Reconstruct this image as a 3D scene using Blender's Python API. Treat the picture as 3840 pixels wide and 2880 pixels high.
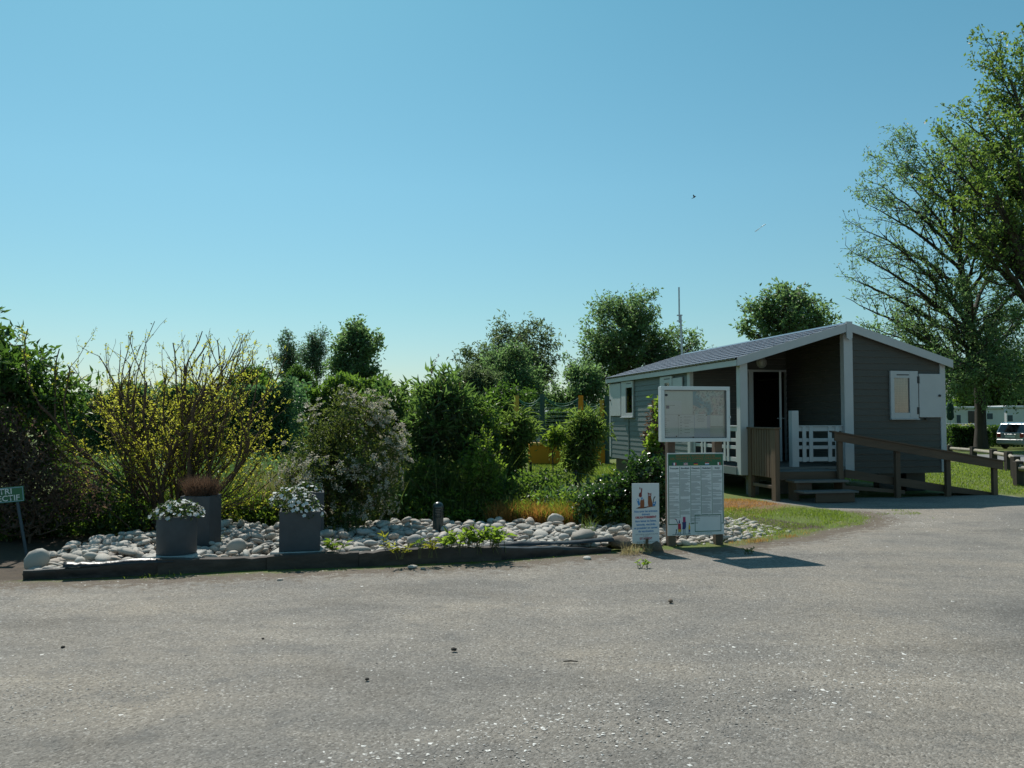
import bpy, bmesh, math, random
import numpy as np
from mathutils import Vector, Matrix, Euler

for _o in list(bpy.data.objects):
    bpy.data.objects.remove(_o, do_unlink=True)
SC = bpy.context.scene
COL = SC.collection
PI = math.pi
R = math.radians

# ------------------------------------------------------------------ camera
EYE = 1.5
FPX = 3106.0
HOR = 1572.0
PITCH = math.atan((HOR - 1440.0) / FPX)
cam = bpy.data.cameras.new('camera')
cam.sensor_width = 36.0
cam.lens = 36.0 * FPX / 3840.0
cam.clip_start = 0.05
cam.clip_end = 6000
camo = bpy.data.objects.new('camera', cam)
COL.objects.link(camo)
camo.location = (0, 0, EYE)
camo.rotation_euler = (PI / 2 + PITCH, 0, 0)
SC.camera = camo

# ------------------------------------------------------------------ sky, sun, exposure
SUN_EL, SUN_AZ = R(51.0), R(23.0)          # azimuth counted from +Y towards -X
w = bpy.data.worlds.new('World')
SC.world = w
w.use_nodes = True
nt = w.node_tree
for n in list(nt.nodes):
    nt.nodes.remove(n)
sky = nt.nodes.new('ShaderNodeTexSky')
sky.sky_type = 'NISHITA'
sky.sun_disc = False
sky.sun_elevation = SUN_EL
sky.sun_rotation = -SUN_AZ
sky.altitude = 0
sky.air_density = 1.0
sky.dust_density = 0.3
sky.ozone_density = 2.0
tint = nt.nodes.new('ShaderNodeMix')
tint.data_type = 'RGBA'
tint.blend_type = 'MULTIPLY'
tint.inputs[0].default_value = 1.0
# pale cyan near the horizon, as all round on such a day
wtc = nt.nodes.new('ShaderNodeTexCoord')
wsp = nt.nodes.new('ShaderNodeSeparateXYZ')
nt.links.new(wtc.outputs['Generated'], wsp.inputs[0])
wrp = nt.nodes.new('ShaderNodeValToRGB')
wrp.color_ramp.elements.new(0.5)
wrp.color_ramp.elements.new(0.7)
for _e, (_p, _c) in zip(wrp.color_ramp.elements, ((0.0, (0.76, 0.80, 0.86, 1)), (0.13, (0.72, 0.99, 0.90, 1)), (0.27, (0.77, 1.175, 1.03, 1)), (0.46, (0.69, 1.25, 1.07, 1)))):
    _e.position = _p; _e.color = _c
nt.links.new(wsp.outputs[2], wrp.inputs[0])
nt.links.new(wrp.outputs[0], tint.inputs[7])
bg = nt.nodes.new('ShaderNodeBackground')
bg.inputs[1].default_value = 0.098
wo = nt.nodes.new('ShaderNodeOutputWorld')
nt.links.new(sky.outputs[0], tint.inputs[6])
nt.links.new(tint.outputs[2], bg.inputs[0])
nt.links.new(bg.outputs[0], wo.inputs[0])

sl = bpy.data.lights.new('sun', 'SUN')
sl.energy = 4.8
sl.angle = R(0.53)
sl.color = (1.0, 0.96, 0.88)
so = bpy.data.objects.new('sun', sl)
COL.objects.link(so)
SUND = Vector((-math.sin(SUN_AZ) * math.cos(SUN_EL), math.cos(SUN_AZ) * math.cos(SUN_EL), math.sin(SUN_EL)))
so.rotation_euler = (-SUND).to_track_quat('-Z', 'Y').to_euler()
so.location = SUND * 50
SC.view_settings.view_transform = 'Standard'
SC.view_settings.look = 'None'
SC.view_settings.exposure = 0.0
SC.view_settings.gamma = 1.0
SC.view_settings.use_curve_mapping = False
SC.render.engine = 'CYCLES'
SC.cycles.max_bounces = 8
SC.cycles.transparent_max_bounces = 12
SC.cycles.caustics_reflective = False
SC.cycles.caustics_refractive = False

# ------------------------------------------------------------------ pixel -> place
def ray(px, py):
    x = (px - 1920.0) / FPX
    u = (1440.0 - py) / FPX
    return Vector((x, math.cos(PITCH) - math.sin(PITCH) * u, math.sin(PITCH) + math.cos(PITCH) * u))
def G(px, py, z=0.0):
    d = ray(px, py)
    return Vector((0, 0, EYE)) + d * ((z - EYE) / d.z)
def P(px, py, Y):
    d = ray(px, py)
    return Vector((0, 0, EYE)) + d * (Y / d.y)

# ------------------------------------------------------------------ materials
def _new(name):
    m = bpy.data.materials.new(name)
    m.use_nodes = True
    t = m.node_tree
    for n in list(t.nodes):
        t.nodes.remove(n)
    out = t.nodes.new('ShaderNodeOutputMaterial')
    return m, t, out
def _ramp(t, fac, stops):
    r = t.nodes.new('ShaderNodeValToRGB')
    while len(r.color_ramp.elements) < len(stops):
        r.color_ramp.elements.new(0.5)
    for e, (p, c) in zip(r.color_ramp.elements, stops):
        e.position = p
        e.color = (c[0], c[1], c[2], 1)
    t.links.new(fac, r.inputs[0])
    return r.outputs[0]
def _noise(t, scale, detail=4, rough=0.6, coord='Object', vec=None, stretch=None):
    n = t.nodes.new('ShaderNodeTexNoise')
    n.inputs['Scale'].default_value = scale
    n.inputs['Detail'].default_value = detail
    n.inputs['Roughness'].default_value = rough
    if vec is None:
        tc = t.nodes.new('ShaderNodeTexCoord')
        vec = tc.outputs[coord]
    if stretch:
        mp = t.nodes.new('ShaderNodeMapping')
        mp.inputs['Scale'].default_value = stretch
        t.links.new(vec, mp.inputs[0])
        vec = mp.outputs[0]
    t.links.new(vec, n.inputs['Vector'])
    return n.outputs[0]
def _math(t, op, a, b=0.0, clamp=False):
    n = t.nodes.new('ShaderNodeMath')
    n.operation = op
    n.use_clamp = clamp
    for i, v in enumerate((a, b)):
        if isinstance(v, (int, float)):
            n.inputs[i].default_value = v
        else:
            t.links.new(v, n.inputs[i])
    return n.outputs[0]
def _mix(t, fac, a, b, blend='MIX'):
    n = t.nodes.new('ShaderNodeMix')
    n.data_type = 'RGBA'
    n.blend_type = blend
    for i, v in ((0, fac), (6, a), (7, b)):
        if isinstance(v, (int, float)):
            n.inputs[i].default_value = v
        elif isinstance(v, tuple):
            n.inputs[i].default_value = (v[0], v[1], v[2], 1)
        else:
            t.links.new(v, n.inputs[i])
    return n.outputs[2]
def _bump(t, h, strength, dist=0.01):
    b = t.nodes.new('ShaderNodeBump')
    b.inputs['Strength'].default_value = strength
    b.inputs['Distance'].default_value = dist
    t.links.new(h, b.inputs['Height'])
    return b.outputs[0]
def _rand(t):
    """0..1, different for each object and for each loose piece of a mesh"""
    oi = t.nodes.new('ShaderNodeObjectInfo')
    g = t.nodes.new('ShaderNodeNewGeometry')
    return _math(t, 'FRACT', _math(t, 'ADD', oi.outputs['Random'], g.outputs['Random Per Island']))
def solid(name, c, rough=0.6, var=0.12, scale=6.0, bump=0.0, bscale=60, spec=0.5, metal=0.0, stretch=None, rnd=0.0, coat=0.0):
    m, t, out = _new(name)
    p = t.nodes.new('ShaderNodeBsdfPrincipled')
    n = _noise(t, scale, 5, 0.65, stretch=stretch)
    lo = tuple(max(0, x * (1 - var)) for x in c)
    hi = tuple(min(1, x * (1 + var)) for x in c)
    colr = _ramp(t, n, [(0.3, lo), (0.7, hi)])
    if rnd:
        v = _math(t, 'ADD', _math(t, 'MULTIPLY', _rand(t), 2 * rnd), 1 - rnd)
        cc = t.nodes.new('ShaderNodeCombineColor')
        for i in range(3):
            t.links.new(v, cc.inputs[i])
        colr = _mix(t, 1.0, colr, cc.outputs[0], 'MULTIPLY')
    t.links.new(colr, p.inputs['Base Color'])
    p.inputs['Roughness'].default_value = rough
    p.inputs['Specular IOR Level'].default_value = spec
    p.inputs['Metallic'].default_value = metal
    p.inputs['Coat Weight'].default_value = coat
    if bump:
        nb = _noise(t, bscale, 4, 0.6, stretch=stretch)
        t.links.new(_bump(t, nb, bump, 0.01), p.inputs['Normal'])
    t.links.new(p.outputs[0], out.inputs[0])
    return m
def leaf(name, c1, c2, tr, tfac=0.4, rough=0.45, spec=0.4, nscale=1.2):
    m, t, out = _new(name)
    p = t.nodes.new('ShaderNodeBsdfPrincipled')
    tl = t.nodes.new('ShaderNodeBsdfTranslucent')
    mx = t.nodes.new('ShaderNodeMixShader')
    g = t.nodes.new('ShaderNodeNewGeometry')
    n = _noise(t, nscale, 3, 0.6)
    f = _math(t, 'ADD', _math(t, 'MULTIPLY', g.outputs['Random Per Island'], 0.6), _math(t, 'MULTIPLY', n, 0.5))
    t.links.new(_ramp(t, f, [(0.2, c1), (0.85, c2)]), p.inputs['Base Color'])
    tr2 = tuple(x * 0.65 for x in tr)
    t.links.new(_ramp(t, f, [(0.2, tr2), (0.85, tr)]), tl.inputs['Color'])
    p.inputs['Roughness'].default_value = rough
    p.inputs['Specular IOR Level'].default_value = spec
    mx.inputs[0].default_value = tfac
    t.links.new(p.outputs[0], mx.inputs[1])
    t.links.new(tl.outputs[0], mx.inputs[2])
    t.links.new(mx.outputs[0], out.inputs[0])
    return m
def glass(name, tint_c=(0.9, 0.95, 0.95), keep=0.95):
    m, t, out = _new(name)
    tr = t.nodes.new('ShaderNodeBsdfTransparent')
    tr.inputs[0].default_value = (*tint_c, 1)
    gl = t.nodes.new('ShaderNodeBsdfGlossy')
    gl.inputs['Roughness'].default_value = 0.02
    fr = t.nodes.new('ShaderNodeFresnel')
    fr.inputs[0].default_value = 1.5
    mx = t.nodes.new('ShaderNodeMixShader')
    t.links.new(_math(t, 'ADD', _math(t, 'MULTIPLY', fr.outputs[0], 1.3), max(0.0, 0.95 - keep), True), mx.inputs[0])
    t.links.new(tr.outputs[0], mx.inputs[1])
    t.links.new(gl.outputs[0], mx.inputs[2])
    t.links.new(mx.outputs[0], out.inputs[0])
    return m

# ------------------------------------------------------------------ objects
def props(o, label=None, cat=None, group=None, kind=None):
    if label: o['label'] = label
    if cat: o['category'] = cat
    if group: o['group'] = group
    if kind: o['kind'] = kind
    return o
def thing(name, label, cat, loc=(0, 0, 0), rotz=0.0, group=None):
    o = bpy.data.objects.new(name, None)
    o.empty_display_size = 0.1
    COL.objects.link(o)
    o.location = loc
    o.rotation_euler = (0, 0, rotz)
    return props(o, label, cat, group)
def link(name, me, parent=None, loc=None, kind=None, label=None):
    o = bpy.data.objects.new(name, me)
    COL.objects.link(o)
    if parent is not None: o.parent = parent
    if loc is not None: o.location = loc
    if kind: o['kind'] = kind
    if label: o['label'] = label
    return o
def copy_tree(o, parent=None):
    c = o.copy()
    COL.objects.link(c)
    if parent is not None: c.parent = parent
    for ch in list(o.children):
        copy_tree(ch, c)
    return c

def np_mesh(name, V, faces, mats, parent=None, smooth=False, midx=None, loc=None, kind=None, label=None):
    """faces: list of int arrays (n,k)"""
    me = bpy.data.meshes.new(name)
    V = np.asarray(V, np.float32).reshape(-1, 3)
    me.vertices.add(len(V))
    me.vertices.foreach_set('co', V.ravel())
    faces = [np.asarray(f, np.int32) for f in faces if len(f)]
    nl = sum(f.size for f in faces)
    nf = sum(len(f) for f in faces)
    me.loops.add(nl)
    me.loops.foreach_set('vertex_index', np.concatenate([f.ravel() for f in faces]))
    me.polygons.add(nf)
    tot = np.concatenate([np.full(len(f), f.shape[1], np.int32) for f in faces])
    st = np.concatenate([[0], np.cumsum(tot)[:-1]]).astype(np.int32)
    me.polygons.foreach_set('loop_start', st)
    me.polygons.foreach_set('loop_total', tot)
    if midx is not None:
        me.polygons.foreach_set('material_index', np.asarray(midx, np.int32))
    if smooth:
        me.polygons.foreach_set('use_smooth', np.ones(nf, bool))
    for m in (mats if isinstance(mats, (list, tuple)) else [mats]):
        me.materials.append(m)
    me.update(calc_edges=True)
    return link(name, me, parent, loc, kind, label)

class MB:
    def __init__(s):
        s.v = []; s.f = []; s.m = []
    def add(s, vs, fs, m=0):
        b = len(s.v)
        s.v += [tuple(x) for x in vs]
        s.f += [tuple(b + i for i in f) for f in fs]
        s.m += [m] * len(fs)
        return s
    def box(s, c, size, rot=None, m=0, taper=1.0):
        hx, hy, hz = size[0] / 2, size[1] / 2, size[2] / 2
        vs = []
        for z in (-1, 1):
            k = taper if z > 0 else 1.0
            for x, y in ((-1, -1), (1, -1), (1, 1), (-1, 1)):
                vs.append(Vector((x * hx * k, y * hy * k, z * hz)))
        if rot is not None:
            M = rot if isinstance(rot, Matrix) else Euler(rot).to_matrix()
            vs = [M @ v for v in vs]
        vs = [v + Vector(c) for v in vs]
        return s.add(vs, [(3, 2, 1, 0), (4, 5, 6, 7), (0, 1, 5, 4), (1, 2, 6, 5), (2, 3, 7, 6), (3, 0, 4, 7)], m)
    def bb(s, a, b, m=0):
        return s.box([(a[i] + b[i]) / 2 for i in range(3)], [abs(b[i] - a[i]) for i in range(3)], None, m)
    def beam(s, a, b, wd, ht, m=0, up=(0, 0, 1)):
        a = Vector(a); b = Vector(b)
        x = (b - a); L = x.length; x.normalize()
        y = Vector(up).cross(x)
        if y.length < 1e-4: y = Vector((0, 1, 0)).cross(x)
        y.normalize(); z = x.cross(y)
        M = Matrix((x, y, z)).transposed()
        return s.box((a + b) / 2, (L, wd, ht), M, m)
    def tube(s, pts, rad, n=8, m=0, cap=True):
        pts = [Vector(p) for p in pts]
        if not isinstance(rad, (list, tuple)): rad = [rad] * len(pts)
        rings = []
        pu = None
        for i, p in enumerate(pts):
            d = (pts[min(i + 1, len(pts) - 1)] - pts[max(i - 1, 0)]).normalized()
            u = pu - d * pu.dot(d) if pu is not None else d.orthogonal()
            if u.length < 1e-5: u = d.orthogonal()
            u.normalize(); pu = u
            v = d.cross(u)
            rings.append([p + (u * math.cos(2 * PI * k / n) + v * math.sin(2 * PI * k / n)) * rad[i] for k in range(n)])
        vs = [x for r in rings for x in r]
        fs = []
        for i in range(len(pts) - 1):
            for k in range(n):
                a = i * n + k; b = i * n + (k + 1) % n
                fs.append((a, b, b + n, a + n))
        if cap:
            fs.append(tuple(range(n - 1, -1, -1)))
            fs.append(tuple(range((len(pts) - 1) * n, len(pts) * n)))
        return s.add(vs, fs, m)
    def lathe(s, prof, n=24, c=(0, 0, 0), m=0):
        vs = []; fs = []
        for r, z in prof:
            for k in range(n):
                a = 2 * PI * k / n
                vs.append((c[0] + r * math.cos(a), c[1] + r * math.sin(a), c[2] + z))
        for i in range(len(prof) - 1):
            for k in range(n):
                a = i * n + k; b = i * n + (k + 1) % n
                fs.append((a, b, b + n, a + n))
        fs.append(tuple(range(n - 1, -1, -1)))
        fs.append(tuple(range((len(prof) - 1) * n, len(prof) * n)))
        return s.add(vs, fs, m)
    def prism(s, poly, off, m=0):
        """poly: 3-D points (planar), extruded by vector off"""
        n = len(poly)
        off = Vector(off)
        vs = [Vector(p) for p in poly] + [Vector(p) + off for p in poly]
        fs = [tuple(range(n - 1, -1, -1)), tuple(range(n, 2 * n))]
        fs += [(i, (i + 1) % n, n + (i + 1) % n, n + i) for i in range(n)]
        return s.add(vs, fs, m)
    def poly(s, pts, m=0):
        return s.add(pts, [tuple(range(len(pts)))], m)
    def build(s, name, mats, parent=None, smooth=False, loc=None, kind=None, label=None, bevel=0.0):
        me = bpy.data.meshes.new(name)
        me.from_pydata([tuple(v) for v in s.v], [], s.f)
        for mt in (mats if isinstance(mats, (list, tuple)) else [mats]):
            me.materials.append(mt)
        me.polygons.foreach_set('material_index', s.m)
        bm = bmesh.new(); bm.from_mesh(me)
        bmesh.ops.recalc_face_normals(bm, faces=bm.faces)
        if bevel:
            bmesh.ops.bevel(bm, geom=bm.edges[:], offset=bevel, segments=1, affect='EDGES', profile=0.5)
        bm.to_mesh(me); bm.free()
        if smooth:
            me.polygons.foreach_set('use_smooth', [True] * len(me.polygons))
            if smooth != 'all':
                try:
                    me.set_sharp_from_angle(angle=R(40))
                except Exception:
                    pass
        me.update()
        return link(name, me, parent, loc, kind, label)

def text(name, body, size, mat, parent, M, align='CENTER', width=None, bold=0.0, sx=1.0):
    cu = bpy.data.curves.new(name, 'FONT')
    cu.body = body; cu.size = size; cu.align_x = align; cu.align_y = 'CENTER'
    cu.resolution_u = 2
    cu.offset = bold
    ob = bpy.data.objects.new(name, cu)
    me = bpy.data.meshes.new_from_object(ob)
    bpy.data.objects.remove(ob); bpy.data.curves.remove(cu)
    xs = [v.co.x for v in me.vertices]
    if width and xs:
        sx = width / max(1e-6, max(xs) - min(xs))
    me.transform(M @ Matrix.Diagonal((sx, 1, 1, 1)))
    me.materials.clear(); me.materials.append(mat)
    me.name = name
    return link(name, me, parent)

# ------------------------------------------------------------------ plants
def nrm(a):
    return a / np.maximum(1e-9, np.linalg.norm(a, axis=-1, keepdims=True))
def leaf_geo(rng, C, A, L, W, up=0.6, fold=0.25, droop=0.12):
    n = len(C)
    A = nrm(A)
    N = nrm(rng.normal(size=(n, 3)) + np.array([0, 0, up * 2.0]))
    S = nrm(np.cross(A, N)); N = np.cross(S, A)
    L = np.broadcast_to(L, (n,))[:, None]; W = np.broadcast_to(W, (n,))[:, None]
    mid = C + A * L * 0.45
    V = np.stack([C, mid + S * W / 2 + N * W * fold, mid - S * W / 2 + N * W * fold, C + A * L - N * L * droop], 1).reshape(-1, 3)
    b = np.arange(n)[:, None] * 4
    F = np.concatenate([b + np.array([[0, 2, 3]]), b + np.array([[0, 3, 1]])], 0)
    return V, F
def blade_geo(rng, C, H, W, lean=0.35, curl=0.5):
    n = len(C)
    a = rng.uniform(0, 2 * PI, n)
    D = np.stack([np.cos(a), np.sin(a), np.zeros(n)], 1)
    S = np.stack([-np.sin(a), np.cos(a), np.zeros(n)], 1)
    b2 = rng.uniform(0, 2 * PI, n)
    S = np.stack([np.cos(b2), np.sin(b2), np.zeros(n)], 1)
    H = np.broadcast_to(H, (n,))[:, None]; W = np.broadcast_to(W, (n,))[:, None]
    ln = rng.uniform(0.1, 1, (n, 1)) * lean
    U = np.array([[0, 0, 1.0]])
    m = C + U * H * 0.55 + D * H * ln * 0.4
    t = C + U * H * (1 - curl * ln ** 2) + D * H * ln * 1.1
    V = np.stack([C - S * W / 2, C + S * W / 2, m - S * W * 0.4, m + S * W * 0.4, t], 1).reshape(-1, 3)
    b = np.arange(n)[:, None] * 5
    return V, [b + np.array([[0, 1, 3, 2]]), b + np.array([[2, 3, 4]])]
def frusta(Pa, Pb, ra, rb, n=4):
    E = len(Pa)
    d = nrm(Pb - Pa)
    ref = np.where(np.abs(d[:, 2:3]) > 0.9, np.array([[1.0, 0, 0]]), np.array([[0, 0, 1.0]]))
    u = nrm(np.cross(d, ref)); v = np.cross(d, u)
    V = np.zeros((E, 2 * n, 3))
    for k in range(n):
        a = 2 * PI * k / n
        o = u * math.cos(a) + v * math.sin(a)
        V[:, k] = Pa + o * ra[:, None]
        V[:, n + k] = Pb + o * rb[:, None]
    b = np.arange(E)[:, None] * 2 * n
    F = np.concatenate([b + np.array([[k, (k + 1) % n, n + (k + 1) % n, n + k]]) for k in range(n)], 0)
    return V.reshape(-1, 3), F
def skeleton(rng, trunk, tips, step=0.5, jit=0.12, rise=0.35, zfac=1.5):
    """trunk: list of points; tips: (n,3). returns pos, parent, tip node ids"""
    pos = [np.array(p, float) for p in trunk]
    par = [-1] + list(range(len(trunk) - 1))
    arr = np.zeros((len(trunk) + len(tips) * 12 + 10, 3))
    arr[:len(pos)] = pos
    n = len(pos)
    order = np.argsort(np.linalg.norm(tips - pos[-1], axis=1))
    ids = []
    for i in order:
        p = tips[i]
        d = arr[:n] - p
        dist = np.linalg.norm(d, axis=1)
        hd = np.linalg.norm(d[:, :2], axis=1)
        cost = dist + zfac * np.maximum(0, d[:, 2] + rise * hd)
        if len(trunk) > 1: cost[0] += 1e3
        q = int(np.argmin(cost))
        k = int(min(10, max(1, round(dist[q] / step))))
        last = q
        a = arr[q].copy()
        for s in range(1, k + 1):
            f = s / k
            x = a + (p - a) * f
            if s < k:
                x = x + rng.normal(size=3) * jit * step
                x[2] -= 0.10 * dist[q] * math.sin(f * PI) * (0.5 if zfac > 0 else 0)
            arr[n] = x; par.append(last); last = n; n += 1
        ids.append(last)
    return arr[:n], np.array(par), np.array(ids)
def pipe(par, r_tip, exp=2.3, rmax=None):
    n = len(par)
    a = np.zeros(n)
    kids = np.zeros(n, int)
    for i in range(n):
        if par[i] >= 0: kids[par[i]] += 1
    a[kids == 0] = r_tip ** exp
    for i in range(n - 1, 0, -1):
        a[par[i]] += a[i]
    r = a ** (1 / exp)
    if rmax: r = np.minimum(r, rmax)
    return r
def in_lobes(rng, lobes, n_clump, per, spread, shell=2.2):
    """lobes: (cx,cy,cz,rx,ry,rz[,weight]); clumpy tips; returns pts, clump centre per point"""
    vol = np.array([l[3] * l[4] * l[5] * (l[6] if len(l) > 6 else 1) for l in lobes])
    k = rng.choice(len(lobes), n_clump, p=vol / vol.sum())
    Lb = np.array([l[:6] for l in lobes])[k]
    d = nrm(rng.normal(size=(n_clump, 3)))
    rr = rng.random((n_clump, 1)) ** (1 / shell)
    c = Lb[:, :3] + d * rr * Lb[:, 3:6] * 0.92
    pts = np.repeat(c, per, 0) + rng.normal(size=(n_clump * per, 3)) * spread
    return pts, np.repeat(k, per), np.repeat(c, per, 0)
def lobe(px0, px1, py0, py1, Y, base=(0, 0, 0), dep=0.8, wgt=1.0):
    c = P((px0 + px1) / 2, (py0 + py1) / 2, Y) - Vector(base)
    rx = (px1 - px0) / 2 * Y / FPX
    rz = (py1 - py0) / 2 * Y / FPX
    return (c.x, c.y, c.z, rx, rx * dep, rz, wgt)
def plant(name, label, cat, base, lobes, leafmat, barkmat, seed=1, n_clump=60, per=6, spread=0.3, n_leaf=30, L=0.15, W=0.07,
          lspread=0.18, trunk=None, r_tip=0.006, rmax=0.4, step=0.5, jit=0.2, shell=2.2, up=0.6, droop=0.12, group=None, fracs=None,
          axis_up=0.2, axis_out=0.5, zmin=None, parts=('trunk', 'crown'), rise=0.35, zfac=1.5, sides=5, along=0, spray=2.6, spray_up=0.15):
    rng = np.random.default_rng(seed)
    t = thing(name, label, cat, base, 0, group)
    mg = 0.55 * spread + 0.4 * lspread
    lobes = [(*l[:3], max(.35 * l[3], l[3] - mg), max(.35 * l[4], l[4] - mg), max(.35 * l[5], l[5] - mg), *l[6:]) for l in lobes]
    pts, k, cc = in_lobes(rng, lobes, n_clump, per, spread, shell)
    if zmin is not None:
        ok = pts[:, 2] > zmin
        pts, k, cc = pts[ok], k[ok], cc[ok]
    tr = trunk or [(0, 0, -0.05), (0.02, 0.01, 0.3)]
    pos, par, ids = skeleton(rng, tr, pts, step, jit, rise, zfac)
    r = pipe(par, r_tip, 2.3, rmax)
    e = np.arange(1, len(pos))
    pa = par[1:]
    rb = r[1:]
    ra = np.minimum(r[pa], rb * 1.6)
    ra[:len(tr) - 1] = r[pa][:len(tr) - 1]
    V, F = frusta(pos[pa], pos[e], ra, rb, sides)
    np_mesh(parts[0], V, [F], barkmat, t, smooth=True)
    tips = pos[ids]
    # order of ids differs from pts order: lobe id by nearest
    if fracs is not None:
        lk = np.array([k[int(np.argmin(((pts - q) ** 2).sum(1)))] for q in tips])
        cnt = np.array([max(0, int(n_leaf * fracs[i])) for i in lk])
    else:
        cnt = np.full(len(tips), n_leaf)
    cnt = np.maximum(0, (cnt * rng.uniform(0.5, 1.5, len(tips))).astype(int))
    src = np.repeat(np.arange(len(tips)), cnt)
    # leaves sit in sprays along the last piece of each twig
    grand = pos[par[np.maximum(0, par[ids])]]
    tdir = nrm(tips - grand + rng.normal(size=tips.shape) * 0.05)
    tdir = nrm(tdir + np.array([0, 0, spray_up]))
    f = rng.random((len(src), 1)) ** 0.8
    C = tips[src] + tdir[src] * lspread * spray * (f - 0.45) + rng.normal(size=(len(src), 3)) * lspread * 0.5 * (1.15 - 0.75 * f)
    mid = np.array([np.mean([l[0] for l in lobes]), np.mean([l[1] for l in lobes]), np.mean([l[2] for l in lobes])])
    A = rng.normal(size=(len(src), 3)) + np.array([0, 0, axis_up * 2]) + nrm(C - tips[src]) * axis_out * 2
    if along:
        m = rng.integers(0, len(e), along)
        f = rng.random((along, 1))
        C2 = pos[pa[m]] * (1 - f) + pos[e[m]] * f + rng.normal(size=(along, 3)) * 0.03
        C = np.concatenate([C, C2]); A = np.concatenate([A, rng.normal(size=(along, 3)) + np.array([0, 0, 0.5])])
    if zmin is not None:
        ok = C[:, 2] > 0.02
        C, A = C[ok], A[ok]
    n = len(C)
    sc = rng.uniform(0.65, 1.3, n)
    V, F = leaf_geo(rng, C, A, L * sc, W * sc, up, 0.22, droop)
    np_mesh(parts[1], V, [F], leafmat, t)
    return t, pos, tips

def grown_tree(name, label, cat, base, trunk, ends, leafmat, barkmat, seed=1, size=3.0, r0=0.3, dens=None, n_leaf=5.0, L=0.18, W=0.08, group=None, step=0.4, kids=9, low=0.25,
               parts=('trunk', 'crown'), tw=0.012, droop=0.2, lj=0.10, rise=0.9, arch=0.12):
    """trunk: local points; ends: local end points of the main limbs; side branches grow along each limb"""
    rg = np.random.default_rng(seed)
    t = thing(name, label, cat, base, 0, group)
    trunk = np.array(trunk, float)
    A0 = []; A1 = []; R0 = []; R1 = []; LP = []; LD = []
    def seg(a, b, ra, rb):
        A0.append(a); A1.append(b); R0.append(ra); R1.append(rb)
    tz = trunk[:, 2]
    def tpos(z):
        return np.array([np.interp(z, tz, trunk[:, 0]), np.interp(z, tz, trunk[:, 1]), z])
    def trad(z):
        return r0 * (1.0 - 0.72 * max(0.0, z) / tz[-1])
    zz = np.linspace(tz[0], tz[-1], 14)
    for a, b in zip(zz[:-1], zz[1:]):
        seg(tpos(a), tpos(b), trad(a) * (1.25 if a < .3 else 1), trad(b))
    def leaves(p, q, lev):
        k = n_leaf * (1.0 if lev >= 2 else 0.5)
        if dens is not None: k *= dens(q)
        for _ in range(rg.poisson(k)):
            LP.append(p + (q - p) * rg.random() + rg.normal(size=3) * lj); LD.append(rg.normal(size=3) + (q - p) / (np.linalg.norm(q - p) + 1e-6))
    def grow(p, d, Ln, r, lev):
        n = max(2, int(round(Ln / (step * 0.8 ** lev)))); s = Ln / n
        for i in range(n):
            d = d + rg.normal(size=3) * 0.13 + np.array([0, 0, 0.05])
            d /= np.linalg.norm(d)
            q = p + d * s; r2 = max(tw * .7, r * (1 - 0.6 / n))
            seg(p, q, r, r2)
            if lev >= 1: leaves(p, q, lev if i < n - 1 else 3)
            if lev < 3 and rg.random() < (0.75 if lev == 1 else 0.55):
                sd = rg.normal(size=3); sd -= d * (sd @ d); sd /= np.linalg.norm(sd)
                dd = d * .8 + sd * rg.uniform(.45, .8) + np.array([0, 0, .08]); dd /= np.linalg.norm(dd)
                grow(q, dd, Ln * rg.uniform(.38, .6), max(tw, r2 * .6), lev + 1)
            p, r = q, r2
    for E in ends:
        E = np.array(E, float)
        hd = np.linalg.norm(E[:2] - tpos(min(max(E[2], tz[0]), tz[-1]))[:2])
        zs = float(np.clip(E[2] - rise * hd - 0.3 * size, tz[-1] * low, tz[-1] * 0.97))
        S = tpos(zs)
        C = S + (E - S) * 0.45 + np.array([0, 0, arch * np.linalg.norm(E - S)])
        Lm = np.linalg.norm(E - S)
        n = max(4, int(Lm / step)); rr = min(trad(zs) * .75, 0.028 * Lm + tw)
        p = S
        for i in range(1, n + 1):
            f = i / n
            q = (1 - f) ** 2 * S + 2 * f * (1 - f) * C + f * f * E + rg.normal(size=3) * 0.05 * step * (1 if i < n else 0)
            ra, rb = rr * (1 - .85 * (i - 1) / n), rr * (1 - .85 * f)
            seg(p, q, max(tw, ra), max(tw, rb))
            d = (q - p) / (np.linalg.norm(q - p) + 1e-6)
            if f > .22 and rg.random() < kids / n * 1.2:
                sd = rg.normal(size=3); sd -= d * (sd @ d); sd /= np.linalg.norm(sd)
                dd = d * .75 + sd * rg.uniform(.5, .9); dd /= np.linalg.norm(dd)
                grow(q, dd, size * rg.uniform(.35, .62) * (1.15 - .55 * f), max(tw, rb * .55), 1)
            if f > .6: leaves(p, q, 1)
            p = q
        grow(p, d, size * .3, max(tw, rb), 2)
    V, F = frusta(np.array(A0), np.array(A1), np.array(R0), np.array(R1), 5)
    np_mesh(parts[0], V, [F], barkmat, t, smooth=True)
    LP = np.array(LP); LD = np.array(LD); n = len(LP)
    sc = rg.uniform(.65, 1.3, n)
    V, F = leaf_geo(rg, LP, LD, L * sc, W * sc, .6, .22, droop)
    np_mesh(parts[1], V, [F], leafmat, t)
    return t
def lobe_ends(rng, lobes, n, q=0.86):
    vol = np.array([(l[3] * l[4] * l[5]) ** (2 / 3) for l in lobes])
    k = rng.choice(len(lobes), n, p=vol / vol.sum())
    Lb = np.array([l[:6] for l in lobes])[k]
    d = nrm(rng.normal(size=(n, 3)))
    return Lb[:, :3] + d * Lb[:, 3:6] * (q * rng.random((n, 1)) ** .3)

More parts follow.
